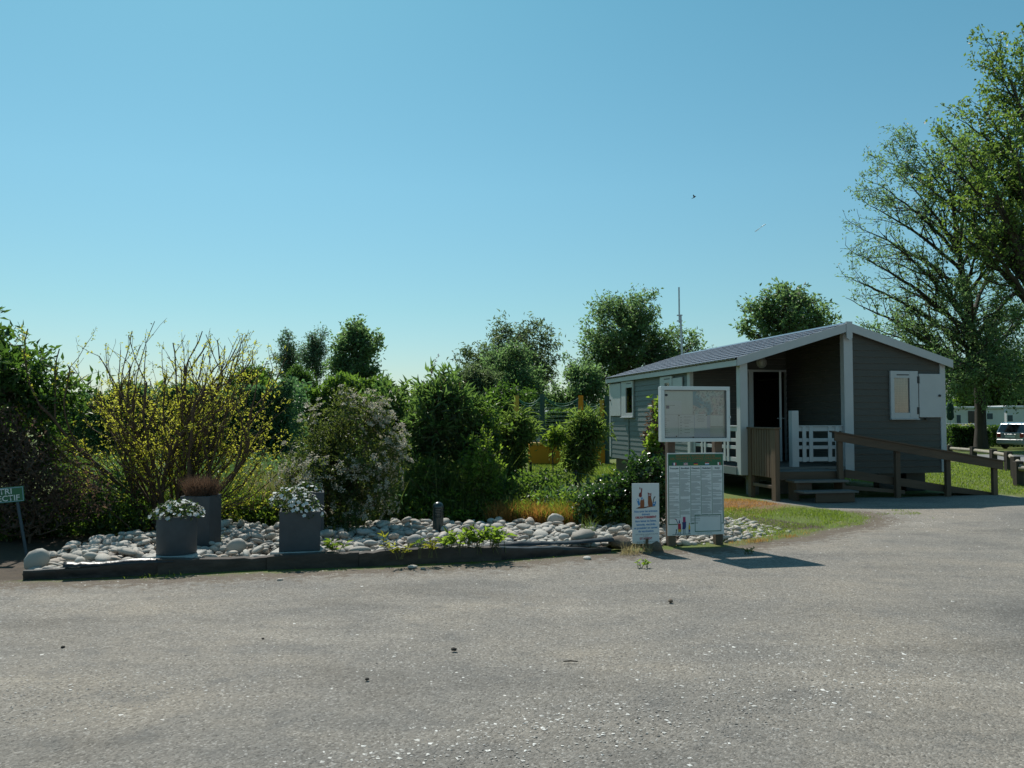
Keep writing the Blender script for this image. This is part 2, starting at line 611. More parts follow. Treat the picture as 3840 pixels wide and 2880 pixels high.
# =================================================================== palette
M_white = solid('white_paint', (0.47, 0.475, 0.48), 0.45, 0.05, 3, 0.05, 80)
M_siding = solid('siding_shaded_front', (0.068, 0.065, 0.055), 0.62, 0.18, 9, 0.35, 40, stretch=(0.35, 0.35, 9))  # front and porch boards: shade put into a darker siding colour
M_siding_lit = solid('siding_lit_side', (0.135, 0.160, 0.158), 0.6, 0.12, 9, 0.25, 40, stretch=(0.35, 0.35, 9))  # same siding on the left wall, sunlight painted in as a paler tone
M_dark = solid('dark_void', (0.02, 0.02, 0.02), 0.9, 0.2)
M_inner = solid('inner_wall', (0.25, 0.22, 0.19), 0.8, 0.1)
M_maroon = solid('maroon_soffit', (0.10, 0.022, 0.025), 0.6, 0.15)
M_tile = solid('slate_tile', (0.060, 0.064, 0.085), 0.24, 0.2, 14, 0.06, 60, spec=0.9, rnd=0.22)
M_tglint = solid('tile_rib_glint', (0.36, 0.38, 0.43), 0.35, 0.15, 14, spec=0.7)  # sun glints on the tile ribs, painted as a pale colour
M_wood = solid('brown_timber', (0.110, 0.068, 0.040), 0.7, 0.32, 7, 0.4, 30, stretch=(1, 1, 0.12), rnd=0.15)
M_woodh = solid('brown_timber_rail', (0.098, 0.061, 0.037), 0.7, 0.3, 6, 0.4, 30, stretch=(0.15, 1, 1), rnd=0.12)
M_deck = solid('grey_decking', (0.17, 0.155, 0.14), 0.65, 0.25, 7, 0.3, 30, stretch=(0.2, 1, 1), rnd=0.15)
M_sleeper = solid('old_sleeper', (0.055, 0.045, 0.038), 0.85, 0.5, 9, 0.8, 25, stretch=(0.2, 1, 1))
M_liner = solid('black_liner', (0.018, 0.020, 0.023), 0.38, 0.3, 8, 0.5, 18)
M_planter = solid('anthracite_planter', (0.055, 0.062, 0.070), 0.6, 0.16, 5, 0.12, 60)
M_slab = solid('pale_slab', (0.42, 0.41, 0.38), 0.85, 0.15, 12, 0.3, 60)
M_soil = solid('soil', (0.055, 0.042, 0.03), 0.95, 0.4, 15, 0.8, 40)
M_bollard = solid('dark_green_metal', (0.018, 0.034, 0.034), 0.3, 0.1, 4, spec=0.6)
M_lightslit = solid('opal_plastic', (0.35, 0.36, 0.36), 0.4, 0.05)
M_black = solid('black_plastic', (0.015, 0.015, 0.016), 0.5, 0.1)
M_metal = solid('galvanised', (0.42, 0.44, 0.46), 0.4, 0.1, 8, metal=0.6)
M_glass = glass('window_glass', (0.97, 0.98, 0.98))
M_post = solid('brown_post', (0.12, 0.085, 0.06), 0.8, 0.3, 8, 0.4, 30, stretch=(1, 1, 0.15))
M_stone = None
def stone_mat():
    m, t, out = _new('beach_stone')
    p = t.nodes.new('ShaderNodeBsdfPrincipled')
    r = _rand(t)
    base = _ramp(t, r, [(0.0, (0.30, 0.275, 0.245)), (0.18, (0.60, 0.575, 0.53)), (0.4, (0.44, 0.42, 0.385)), (0.6, (0.66, 0.63, 0.58)), (0.75, (0.56, 0.45, 0.37)), (0.86, (0.38, 0.37, 0.36)), (1.0, (0.70, 0.67, 0.63))])
    n = _noise(t, 22, 5, 0.65)
    n2 = _noise(t, 180, 3, 0.6)
    c = _mix(t, _math(t, 'MULTIPLY', n, 0.5), base, (0.22, 0.18, 0.14))
    c = _mix(t, 1.0, c, (0.96, 0.95, 0.92), 'MULTIPLY')
    c = _mix(t, _math(t, 'MULTIPLY', _math(t, 'LESS_THAN', n2, 0.40), 0.4), c, (0.15, 0.14, 0.13))
    t.links.new(c, p.inputs['Base Color'])
    p.inputs['Roughness'].default_value = 0.75
    t.links.new(_bump(t, _noise(t, 60, 5, 0.7), 0.35, 0.01), p.inputs['Normal'])
    t.links.new(p.outputs[0], out.inputs[0])
    return m
M_stone = stone_mat()

# =================================================================== ground
YARD = [(-60, 7.55), (-12, 7.6), (-5.2, 7.6), (-4.57, 7.72), (-3.05, 8.07), (-1.79, 8.32), (-0.13, 8.76), (0.63, 9.12), (1.53, 9.55), (1.9, 9.75), (2.5, 9.85), (3.1, 10.3),
        (3.75, 10.75), (4.1, 11.2), (4.85, 11.85), (5.45, 12.7), (5.5, 13.3), (5.2, 14.0), (4.75, 14.75), (4.6, 15.6), (9.6, 16.55), (9.8, 16.0), (10.6, 15.2), (13, 14.9), (60, 14.9), (60, -60), (-60, -60)]
DIRTL = [(-8, 7.6), (-5.2, 7.6), (-4.57, 7.72), (-3.05, 8.07), (-1.79, 8.32), (-0.13, 8.76), (0.63, 9.12), (1.53, 9.55), (1.9, 9.75), (2.5, 9.85), (3.1, 10.3), (3.75, 10.75), (4.1, 11.2), (4.85, 11.85), (5.45, 12.7), (5.5, 13.3)]
SOILZ = [(-9, 7.75), (-4.7, 7.75), (-4.2, 9), (4.2, 11.6), (3.2, 13.3), (0.2, 14.0), (-1.5, 13.5), (-9, 12.5)]
DRY = [(2.6, 12.6), (3.2, 15.2), (4.9, 15.0), (4.4, 14.0), (3.4, 12.6)]
def seg_dist(pts, line):
    d = np.full(len(pts), 1e9)
    for a, b in zip(line[:-1], line[1:]):
        a = np.array(a); b = np.array(b)
        ab = b - a
        f = np.clip(((pts - a) @ ab) / (ab @ ab), 0, 1)
        d = np.minimum(d, np.linalg.norm(pts - a - f[:, None] * ab, axis=1))
    return d
def inside(pts, poly):
    x, y = pts[:, 0], pts[:, 1]
    r = np.zeros(len(pts), bool)
    n = len(poly)
    for i in range(n):
        x1, y1 = poly[i]; x2, y2 = poly[(i + 1) % n]
        c = ((y1 > y) != (y2 > y)) & (x < (x2 - x1) * (y - y1) / ((y2 - y1) if y2 != y1 else 1e-9) + x1)
        r ^= c
    return r
def ground_mat():
    m, t, out = _new('ground')
    p = t.nodes.new('ShaderNodeBsdfPrincipled')
    tc = t.nodes.new('ShaderNodeTexCoord')
    v = tc.outputs['Object']
    def att(n):
        a = t.nodes.new('ShaderNodeAttribute'); a.attribute_name = n
        return a.outputs['Fac']
    big = _noise(t, 0.55, 5, 0.6, vec=v)
    mid = _noise(t, 3.2, 5, 0.65, vec=v)
    edge = _noise(t, 9, 5, 0.7, vec=v)
    fine = _noise(t, 130, 3, 0.75, vec=v)
    vo = t.nodes.new('ShaderNodeTexVoronoi')
    vo.inputs['Scale'].default_value = 85
    t.links.new(v, vo.inputs['Vector'])
    vo2 = t.nodes.new('ShaderNodeTexVoronoi')
    vo2.inputs['Scale'].default_value = 38
    t.links.new(v, vo2.inputs['Vector'])
    # bound gravel: aggregate of grey chips, warm sandy and cooler worn patches
    agg = _ramp(t, vo.outputs['Color'], [(0.0, (0.125, 0.110, 0.094)), (0.3, (0.256, 0.228, 0.196)), (0.75, (0.345, 0.308, 0.266)), (1.0, (0.56, 0.515, 0.465))])
    big2 = _noise(t, 0.9, 6, 0.65, vec=v, stretch=(0.45, 1.3, 1))
    pat = _ramp(t, big, [(0.30, (0.70, 0.72, 0.74)), (0.48, (0.97, 0.97, 0.96)), (0.66, (1.13, 1.09, 1.02))])
    pat = _mix(t, 1.0, pat, _ramp(t, big2, [(0.34, (0.74, 0.74, 0.74)), (0.46, (0.96, 0.96, 0.96)), (0.58, (1.08, 1.06, 1.03)), (0.72, (1.38, 1.35, 1.30))]), 'MULTIPLY')
    c = _mix(t, 1.0, agg, pat, 'MULTIPLY')
    c = _mix(t, _math(t, 'MULTIPLY', _ramp_f(t, mid, 0.52, 0.72), 0.45), c, (0.155, 0.148, 0.138))
    c = _mix(t, _math(t, 'MULTIPLY', _ramp_f(t, fine, 0.62, 0.72), 0.65), c, (0.44, 0.42, 0.39))
    c = _mix(t, _math(t, 'MULTIPLY', _ramp_f(t, fine, 0.40, 0.30), 0.75), c, (0.045, 0.043, 0.04))
    # brown dirt and moss along the edges
    d = _math(t, 'ADD', att('dirt'), _math(t, 'MULTIPLY', _math(t, 'SUBTRACT', edge, 0.5), 1.9))
    dcol = _ramp(t, mid, [(0.35, (0.105, 0.066, 0.040)), (0.6, (0.165, 0.118, 0.072)), (0.75, (0.080, 0.090, 0.032))])
    c = _mix(t, _math(t, 'MULTIPLY', _ramp_f(t, d, 0.30, 0.75), 0.9), c, _mix(t, 0.16, dcol, agg))
    c = _mix(t, 1.0, c, (0.81, 0.825, 0.845), 'MULTIPLY')
    # lawn
    g = _ramp(t, _noise(t, 1.3, 6, 0.7, vec=v), [(0.25, (0.085, 0.125, 0.018)), (0.5, (0.115, 0.155, 0.024)), (0.72, (0.19, 0.165, 0.055))])
    g = _mix(t, _ramp_f(t, _math(t, 'ADD', att('dry'), _math(t, 'MULTIPLY', _math(t, 'SUBTRACT', edge, 0.5), 1.0)), 0.3, 0.9), g, (0.21, 0.125, 0.06))
    g = _mix(t, _math(t, 'MULTIPLY', _ramp_f(t, fine, 0.45, 0.7), 0.5), g, (0.045, 0.04, 0.018))
    g = _mix(t, _ramp_f(t, _math(t, 'ADD', att('soil'), _math(t, 'MULTIPLY', _math(t, 'SUBTRACT', edge, 0.5), 0.8)), 0.4, 0.8), g, _ramp(t, mid, [(0.3, (0.05, 0.036, 0.025)), (0.7, (0.10, 0.07, 0.045))]))
    s = _math(t, 'ADD', att('yard'), _math(t, 'MULTIPLY', _math(t, 'SUBTRACT', edge, 0.5), 0.7))
    c = _mix(t, _ramp_f(t, s, -0.10, 0.12), g, c)
    t.links.new(c, p.inputs['Base Color'])
    p.inputs['Roughness'].default_value = 0.85
    p.inputs['Specular IOR Level'].default_value = 0.3
    h = _math(t, 'ADD', _math(t, 'MULTIPLY', vo.outputs['Distance'], -0.7), _math(t, 'MULTIPLY', fine, 1.0))
    h = _math(t, 'ADD', h, _math(t, 'MULTIPLY', vo2.outputs['Distance'], -0.6))
    t.links.new(_bump(t, h, 0.8, 0.008), p.inputs['Normal'])
    t.links.new(p.outputs[0], out.inputs[0])
    return m
def _ramp_f(t, v, a, b):
    n = t.nodes.new('ShaderNodeMapRange')
    n.interpolation_type = 'SMOOTHSTEP'
    n.inputs['From Min'].default_value = min(a, b)
    n.inputs['From Max'].default_value = max(a, b)
    n.inputs['To Min'].default_value = 0 if a < b else 1
    n.inputs['To Max'].default_value = 1 if a < b else 0
    t.links.new(v, n.inputs['Value'])
    return n.outputs['Result']
M_ground = ground_mat()
def build_ground():
    xs = np.concatenate([[-1500, -600, -250, -100, -50, -30, -20, -14], np.arange(-9, 14, 0.13), [15, 17, 20, 24, 30, 40, 60, 110, 260, 600, 1500]])
    ys = np.concatenate([[-100, -40, -15, -5, 0, 3], np.arange(5, 17.5, 0.13), [18, 19, 20, 22, 25, 30, 38, 50, 80, 140, 300, 700, 2500]])
    X, Y = np.meshgrid(xs, ys)
    pts = np.stack([X.ravel(), Y.ravel()], 1)
    ins = inside(pts, YARD)
    d = seg_dist(pts, YARD + [YARD[0]])
    sd = np.where(ins, d, -d)
    dl = seg_dist(pts, DIRTL)
    dirt = np.exp(-dl / 0.42) * 1.25
    dr = np.where(inside(pts, DRY), 1.0, np.exp(-seg_dist(pts, DRY + [DRY[0]]) / 0.25))
    soil = np.where(inside(pts, SOILZ), 1.0, np.exp(-seg_dist(pts, SOILZ + [SOILZ[0]]) / 0.3))
    nz = 0.012 * np.sin(pts[:, 0] * 1.7 + 1.3 * np.sin(pts[:, 1] * 0.9)) * np.cos(pts[:, 1] * 1.3)
    V = np.concatenate([pts, np.where((np.abs(pts[:, 0]) < 14) & (pts[:, 1] < 17) & (pts[:, 1] > 3), nz, 0)[:, None]], 1)
    nx, ny = len(xs), len(ys)
    i = np.arange(nx - 1)[None, :] + nx * np.arange(ny - 1)[:, None]
    i = i.ravel()
    F = np.stack([i, i + 1, i + 1 + nx, i + nx], 1)
    o = np_mesh('ground', V, [F], M_ground, smooth=True, kind='structure')
    for nme, val in (('yard', np.clip(sd, -5, 5)), ('dirt', dirt), ('dry', dr), ('soil', soil)):
        a = o.data.attributes.new(nme, 'FLOAT', 'POINT')
        a.data.foreach_set('value', val.astype(np.float32))
    return o
build_ground()

# the camp road at the right, in front of the caravans
M_road = solid('grey_road', (0.19, 0.185, 0.18), 0.9, 0.15, 3, 0.3, 40)
mb = MB()
a0, a1 = G(3560, 1715), G(3660, 1703)
pts_ = [G(3400, 1712), G(3640, 1704), G(3850, 1706), G(4300, 1708), G(4300, 1745), G(3850, 1742), G(3700, 1722), G(3600, 1716), G(3400, 1716)]
mb.poly([(p.x, p.y, 0.006) for p in pts_])
mb.build('camp_road', M_road, kind='structure')

# =================================================================== the chalet
AX, AY, ANG = 4.46, 16.2, math.atan2(0.199, 0.98)
CU, SU = math.cos(ANG), math.sin(ANG)
W_, L_, VP, UP = 4.55, 8.0, 2.35, 2.34          # width, length, porch depth, porch width
ZF, UM, ZR, SL = 0.42, 2.31, 3.40, 0.305
def zr(u): return ZR - SL * abs(u - UM)
CH = thing('chalet', 'grey wooden holiday chalet with slate roof, open door and corner porch', 'chalet', (AX, AY, 0), ANG)
def to_local(p):
    d = Vector((p[0] - AX, p[1] - AY))
    return Vector((d.x * CU + d.y * SU, -d.x * SU + d.y * CU, p[2]))
def on_v(px, py, v=0.0):
    o = to_local((0, 0, EYE)); d = ray(px, py); d = Vector((d.x * CU + d.y * SU, -d.x * SU + d.y * CU, d.z))
    q = o + d * ((v - o.y) / d.y)
    return q.x, q.z
def on_u(px, py, u=0.0):
    o = to_local((0, 0, EYE)); d = ray(px, py); d = Vector((d.x * CU + d.y * SU, -d.x * SU + d.y * CU, d.z))
    q = o + d * ((u - o.x) / d.x)
    return q.y, q.z

BH = 0.131
def lap(a, b, z0, z1, nrm_, mat, a1=None, b1=None, name='siding_board', parent=CH):
    """one lapped board from 2-D point a to b, outward normal nrm_; a1/b1: ends at its top edge"""
    a1 = a1 or a; b1 = b1 or b
    n = Vector((nrm_[0], nrm_[1], 0))
    def q(p, z, o): return Vector((p[0], p[1], z)) + n * o
    jit = random.uniform(-0.001, 0.001)
    vs = [q(a, z0 + 0.004, 0), q(b, z0 + 0.004, 0), q(b, z0 + 0.004, 0.020 + jit), q(a, z0 + 0.004, 0.020 + jit),
          q(a1, z1 - 0.002, 0), q(b1, z1 - 0.002, 0), q(b1, z1 - 0.002, 0.009), q(a1, z1 - 0.002, 0.009)]
    m = MB(); m.add(vs, [(0, 1, 2, 3), (7, 6, 5, 4), (0, 4, 5, 1), (3, 2, 6, 7), (0, 3, 7, 4), (1, 5, 6, 2)])
    return m.build(name, mat, parent)
def boards(z0, ztop, fn, mat, nv):
    z = z0
    while z < ztop:
        z1 = min(z + BH, ztop)
        r0, r1 = fn(z), fn(z1 - 0.004)
        if r0 is not None:
            if r1 is None: r1 = ((r0[0][0] + r0[1][0]) / 2, (r0[0][1] + r0[1][1]) / 2); r1 = (r1, r1)
            lap(r0[0], r0[1], z, z1, nv, mat, r1[0], r1[1])
        z += BH
def clip_u(u0, u1, z):
    """part of u0..u1 under the roof line at height z"""
    half = (ZR - 0.10 - z) / SL
    if half <= 0: return None
    lo, hi = max(u0, UM - half), min(u1, UM + half)
    return (lo, hi) if hi - lo > 0.05 else None
# wall cores (the boards are nailed on these)
T = 0.05
def gable_core(u0, u1, v, name='wall_core', z0=ZF, door=None):
    m = MB()
    pts = [(u0, v, z0), (u1, v, z0), (u1, v, zr(u1) - 0.0715)]
    if u0 < UM < u1: pts.append((UM, v, ZR - 0.0715))
    pts.append((u0, v, zr(u0) - 0.0715))
    m.prism(pts, (0, T, 0))
    return m.build(name, M_inner, CH)
gable_core(UP + 0.01, W_ - 0.01, 0.003)
gable_core(0.01, W_ - 0.01, L_ - T - 0.003)
DU0, DZ1 = on_v(2822, 1394, VP); DU1, _ = on_v(2918, 1394, VP)
DF0, DFZ = on_v(2796, 1386, VP); DF1, _ = on_v(2951, 1386, VP)
DECK = 0.56
m = MB()
m.bb((0.01, VP + 0.003, ZF), (DF0, VP + T, zr(0) - 0.0715))
m.prism([(DF0, VP + 0.003, DFZ), (UP, VP + 0.003, DFZ), (UP, VP + 0.003, zr(UP) - 0.0715), (DF0, VP + 0.003, zr(DF0) - 0.0715)], (0, T, 0))
if DF1 < UP - 0.05: m.bb((DF1, VP + 0.003, ZF), (UP, VP + T, DFZ))
m.build('wall_core', M_inner, CH)
m = MB(); m.bb((0.003, VP + T, ZF), (T, L_ - T, zr(0) - 0.0715)); m.build('wall_core', M_inner, CH)
m = MB(); m.bb((W_ - T, T, ZF), (W_ - 0.003, L_ - T, zr(W_) - 0.0715)); m.build('wall_core', M_inner, CH)
m = MB(); m.prism([(UP + 0.003, 0.055, ZF), (UP + 0.003, VP + 0.003, ZF), (UP + 0.003, VP + 0.003, ZR - 0.0715), (UP + 0.003, 0.055, ZR - 0.0715)], (T, 0, 0)); m.build('wall_core', M_inner, CH)
m = MB(); m.bb((0.0, 0.0, ZF), (W_, L_, ZF + 0.1)); m.build('floor', M_deck, CH)
# boards
random.seed(5)
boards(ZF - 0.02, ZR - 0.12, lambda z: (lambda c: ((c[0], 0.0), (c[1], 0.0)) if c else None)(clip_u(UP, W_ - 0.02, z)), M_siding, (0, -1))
def back_door(z):
    c = clip_u(0.0, UP, z)
    return ((c[0], VP), (c[1], VP)) if c else None
z = DECK
while z < DFZ - 0.02:
    z1 = min(z + BH, DFZ)
    lap((0.0, VP), (DF0 + 0.01, VP), z, z1, (0, -1), M_siding)
    if UP - DF1 > 0.06: lap((DF1 - 0.01, VP), (UP, VP), z, z1, (0, -1), M_siding)
    z += BH
boards(DFZ, ZR - 0.12, back_door, M_siding, (0, -1))
z = DECK
while z < ZR - 0.13:
    lap((UP, 0.10), (UP, VP - 0.012), z, min(z + BH, ZR - 0.11), (-1, 0), M_siding); z += BH
z = ZF - 0.02
SEAM, _ = on_u(2361, 1640, 0.0)
while z < zr(0) - 0.1:
    zt = min(z + BH, zr(0) - 0.08)
    lap((0.0, VP + 0.12), (0.0, L_), z, zt, (-1, 0), M_siding_lit); z += BH
m = MB(); m.bb((-0.035, SEAM - 0.02, ZF), (-0.02, SEAM + 0.02, on_u(2361, 1568, 0)[1])); m.build('joint_strip', M_siding_lit, CH)
# white corner posts
def post(u0, u1, v0, v1, z0, z1, name='post'):
    m = MB(); m.bb((u0, v0, z0), (u1, v1, z1)); return m.build(name, M_white, CH, bevel=0.006)
post(-0.005, 0.155, -0.02, 0.14, 0.41, zr(0.0) - 0.07)
post(UP - 0.09, UP + 0.11, -0.035, 0.10, 0.42, zr(UP) - 0.16)
post(-0.03, 0.06, VP - 0.02, VP + 0.13, 0.42, zr(0.0) - 0.09)
post(W_ - 0.105, W_ + 0.02, -0.035, 0.09, 0.42, zr(W_) - 0.07)
post(-0.035, 0.04, L_ - 0.07, L_ + 0.03, 0.42, zr(0.0) - 0.09)
# roof
RO, VE0, VE1 = 0.10, -0.13, L_ + 0.12
m = MB()
m.prism([(-RO, VE0 + 0.02, zr(-RO)), (UM, VE0 + 0.02, ZR), (UM, VE0 + 0.02, ZR - 0.07), (-RO, VE0 + 0.02, zr(-RO) - 0.07)], (0, VE1 - VE0 - 0.04, 0))
m.build('roof', M_tile, CH)
m = MB()
m.prism([(UM + 0.001, VE0 + 0.02, ZR), (W_ + 0.12, VE0 + 0.02, zr(W_ + 0.12)), (W_ + 0.12, VE0 + 0.02, zr(W_ + 0.12) - 0.07), (UM + 0.001, VE0 + 0.02, ZR - 0.07)], (0, VE1 - VE0 - 0.04, 0))
m.build('roof', M_tile, CH)
m = MB()
m.prism([(0.0, 0.01, zr(0) - 0.074), (UP - 0.09, 0.01, zr(UP - .09) - 0.074), (UP - 0.09, 0.01, zr(UP - .09) - 0.09), (0, 0.01, zr(0) - 0.09)], (0, VP - 0.03, 0))
m.build('soffit', M_maroon, CH)
# fascias
def gable_fascia(v0, v1):
    for s in (0, 1):
        ue = -RO - 0.012 if s == 0 else W_ + 0.125
        um = UM - 0.066 if s == 0 else UM + 0.066
        m = MB()
        m.prism([(ue, v0, zr(ue) + 0.035), (um, v0, zr(um) + 0.035), (um, v0, zr(um) - 0.135), (ue, v0, zr(ue) - 0.125)], (0, v1 - v0, 0))
        m.build('fascia', M_white, CH)
    m = MB()
    m.prism([(UM - 0.065, v0 - 0.012, ZR + 0.055), (UM + 0.065, v0 - 0.012, ZR + 0.055), (UM + 0.065, v0 - 0.012, ZR - 0.27), (UM, v0 - 0.012, ZR - 0.32), (UM - 0.065, v0 - 0.012, ZR - 0.27)], (0, v1 - v0 + 0.01, 0))
    m.build('finial', M_white, CH)
gable_fascia(VE0 - 0.01, VE0 + 0.018)
m = MB()
m.prism([(-RO - 0.012, VE1 - 0.02, zr(-RO) + 0.035), (UM - 0.06, VE1 - 0.02, ZR + 0.025), (UM - 0.06, VE1 - 0.02, ZR - 0.13), (-RO - 0.012, VE1 - 0.02, zr(-RO) - 0.12)], (0, 0.03, 0))
m.build('fascia', M_white, CH)
m = MB(); m.bb((-RO - 0.026, VE0 + 0.02, zr(-RO) - 0.125), (-RO - 0.001, VE1 - 0.02, zr(-RO) - 0.012)); m.build('eave_board', M_white, CH)
# ridge caps along the ridge
m = MB(); m.prism([(UM - 0.13, VE0 + 0.03, zr(UM - .13) + 0.042), (UM, VE0 + 0.03, ZR + 0.055), (UM + 0.13, VE0 + 0.03, zr(UM + .13) + 0.042)], (0, VE1 - VE0 - 0.06, 0)); m.build('ridge_cap', M_tile, CH)
# roof tiles: courses of arched tiles, each lying on the one below
NROW, NCOL = 9, 44
slope_len = (UM + RO + 0.02) / math.cos(math.atan(SL))
TW, TL = (VE1 - VE0 - 0.04) / NCOL, slope_len / NROW
def tile_mesh():
    prof = [(0.0, 0.022), (0.04, 0.033), (0.09, 0.033), (0.14, 0.014), (0.5, 0.019), (0.88, 0.012), (1.0, 0.006)]
    vs = []; fs = []
    for k, (xx, dz) in enumerate(((-0.03, 0.016), (TL * 0.98, -0.008))):
        for y, z in prof: vs.append((xx, y * TW, z + dz))
    for y, z in prof: vs.append((-0.03, y * TW, z + 0.016))
    for y, z in prof: vs.append((-0.028, y * TW, z + 0.016 - 0.028))
    n = len(prof)
    for i in range(n - 1):
        fs.append((i, n + i, n + i + 1, i + 1)); fs.append((3 * n + i, 2 * n + i, 2 * n + i + 1, 3 * n + i + 1))
    return vs, fs
tv, tf = tile_mesh()
TMI = [1 if (i // 2) < 3 else 0 for i in range(len(tf))]  # rib faces take the painted glint colour
def tile_M(r, c):
    s = Vector((math.cos(math.atan(SL)), 0, math.sin(math.atan(SL))))
    nn = Vector((-s.z, 0, s.x)); y = Vector((0, 1, 0))
    o = Vector((-RO - 0.02, VE0 + 0.02, zr(-RO - 0.02))) + s * (r * TL) + y * ((c - (0.5 if r % 2 else 0.0)) * TW) + nn * 0.008
    M = Matrix((s, y, nn)).transposed().to_4x4(); M.translation = o
    return M
tl = []
for r in range(NROW):
    for c in range(NCOL):
        M = tile_M(r, c)
        if r % 2 and c == 0: continue
        wp = CH.matrix_world
        tl.append((M.translation.y + M.translation.x * 0.3, M))
tl.sort(key=lambda q: q[0])
tme = bpy.data.meshes.new('roof_tile'); tme.from_pydata(tv, [], tf); tme.materials.append(M_tile); tme.materials.append(M_tglint); tme.polygons.foreach_set('material_index', TMI); tme.polygons.foreach_set('use_smooth', [True] * len(tme.polygons)); tme.update()
rt = random.Random(3)
for _, M in tl[:296]:
    o = link('roof_tile', tme, CH)
    o.matrix_local = M @ Matrix.Translation((0, 0, rt.uniform(0, 0.003))) @ Matrix.Rotation(rt.uniform(-.012, .012), 4, 'Z')
m = MB()
for _, M in tl[296:]:
    m.add([M @ Vector(v) for v in tv], tf)
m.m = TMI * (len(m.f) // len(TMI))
m.build('roof_tiles', [M_tile, M_tglint], CH, kind='stuff', smooth='all')
# half tiles closing the odd courses at the verge
m = MB()
for r in range(1, NROW, 2):
    M = tile_M(r, 0)
    m.add([M @ Vector((v[0], TW * 0.5 + v[1] * 0.5, v[2])) for v in tv], tf)
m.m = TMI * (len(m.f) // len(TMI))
m.build('verge_tiles', [M_tile, M_tglint], CH, kind='stuff')

# windows with their shutters
M_curtain_n = None
def curtain_mat():
    m, t, out = _new('checked_curtain')
    p = t.nodes.new('ShaderNodeBsdfPrincipled')
    tc = t.nodes.new('ShaderNodeTexCoord')
    b = t.nodes.new('ShaderNodeTexBrick')
    b.offset = 0.0
    b.inputs['Scale'].default_value = 12
    b.inputs['Mortar Size'].default_value = 0.03
    b.inputs['Brick Width'].default_value = 0.42; b.inputs['Row Height'].default_value = 0.42
    b.inputs[1].default_value = (0.44, 0.32, 0.27, 1); b.inputs[2].default_value = (0.38, 0.28, 0.25, 1); b.inputs[3].default_value = (0.16, 0.10, 0.09, 1)
    mp = t.nodes.new('ShaderNodeMapping'); mp.inputs['Rotation'].default_value = (PI / 2, 0, 0)
    t.links.new(tc.outputs['Object'], mp.inputs[0]); t.links.new(mp.outputs[0], b.inputs['Vector'])
    t.links.new(b.outputs[0], p.inputs['Base Color']); p.inputs['Roughness'].default_value = 0.9
    t.links.new(p.outputs[0], out.inputs[0])
    return m
M_curtain = curtain_mat()
M_net = solid('pale_net', (0.42, 0.43, 0.42), 0.9, 0.15, 12)
def window_front(u0, u1, z0, z1, sash_u0, sash_u1, sash_z0, sash_z1, v):
    fr = MB()
    fr.bb((u0, v - 0.05, z0), (sash_u0, v, z1)); fr.bb((sash_u1, v - 0.05, z0), (u1, v, z1))
    fr.bb((sash_u0, v - 0.0495, z0), (sash_u1, v, sash_z0)); fr.bb((sash_u0, v - 0.0495, sash_z1), (sash_u1, v, z1))
    for (a, b, c, d) in ((u0, u1, z0 - 0.0, z0 + 0.02), ):
        fr.bb((a - 0.01, v - 0.075, c - 0.025), (b + 0.01, v, c - 0.001))
    f = fr.build('window', M_white, CH, bevel=0.003)
    m = MB(); m.bb((sash_u0, v - 0.022, sash_z0), (sash_u1, v - 0.018, sash_z1)); m.build('pane', M_glass, f)
    m = MB(); m.bb((sash_u0, v - 0.006, sash_z0), (sash_u1, v - 0.003, sash_z1)); m.build('curtain', M_curtain, f)
    um = (sash_u0 + sash_u1) / 2 + 0.02
    m = MB(); m.bb((um - 0.14, v - 0.054, z1 - 0.09), (um + 0.14, v - 0.0505, z1 - 0.07)); m.build('vent', M_black, f)
    return f
u0, z1 = on_v(3331, 1391); u1, z0 = on_v(3437, 1569)
s0, sz1 = on_v(3345, 1418); s1, sz0 = on_v(3405, 1548)
window_front(u0, u1, z0, z1, s0, s1, sz0, sz1, -0.02)
a, zt = on_v(3438, 1402); b, zb = on_v(3526, 1565)
m = MB(); m.bb((a, -0.06, zb), (b, -0.028, zt)); sh = m.build('shutter', M_white, CH, bevel=0.004)
m = MB(); hu, hz = on_v(3515, 1484); m.tube([(hu, -0.06, hz), (hu, -0.085, hz)], 0.025, 10); m.build('knob', M_black, sh)
m = MB()
for py in (1425, 1540):
    hu, hz = on_v(3434, py); m.bb((hu - 0.02, -0.078, hz - 0.07), (hu + 0.03, -0.0605, hz + 0.07))
hu, hz = on_v(3470, 1568); m.bb((hu - 0.05, -0.085, hz - 0.03), (hu + 0.05, -0.03, hz - 0.005))
m.build('hinge', M_black, sh)
def window_side(v0, v1, z0, z1, p0, p1, pz0, pz1):
    """on the u = 0 wall; v0 is the near edge"""
    u = -0.02
    fr = MB()
    fr.bb((u - 0.05, v0, z0), (u, p0, z1)); fr.bb((u - 0.05, p1, z0), (u, v1, z1))
    fr.bb((u - 0.0495, p0, z0), (u, p1, pz0)); fr.bb((u - 0.0495, p0, pz1), (u, p1, z1))
    fr.bb((u - 0.085, v0 - 0.01, z0 - 0.028), (u, v1 + 0.01, z0 - 0.001))
    f = fr.build('window', M_white, CH, bevel=0.003)
    m = MB(); m.bb((u - 0.024, p0, pz0), (u - 0.02, p1, pz1)); m.build('pane', M_glass, f)
    m = MB(); m.bb((u - 0.006, p0, pz0), (u - 0.003, p1, pz1)); m.build('curtain', M_net, f)
    vm = (p0 + p1) / 2
    m = MB(); m.bb((u - 0.054, vm - 0.18, z1 - 0.075), (u - 0.0505, vm + 0.18, z1 - 0.055)); m.build('vent', M_black, f)
    return f
v0, z0 = on_u(2382, 1563); v1, z1 = on_u(2338, 1430)
p0, pz1 = on_u(2379, 1448); p1, pz0 = on_u(2355, 1549)
z1 = on_u(2382, 1424)[1]; z1 = on_u(2360, 1430)[1]
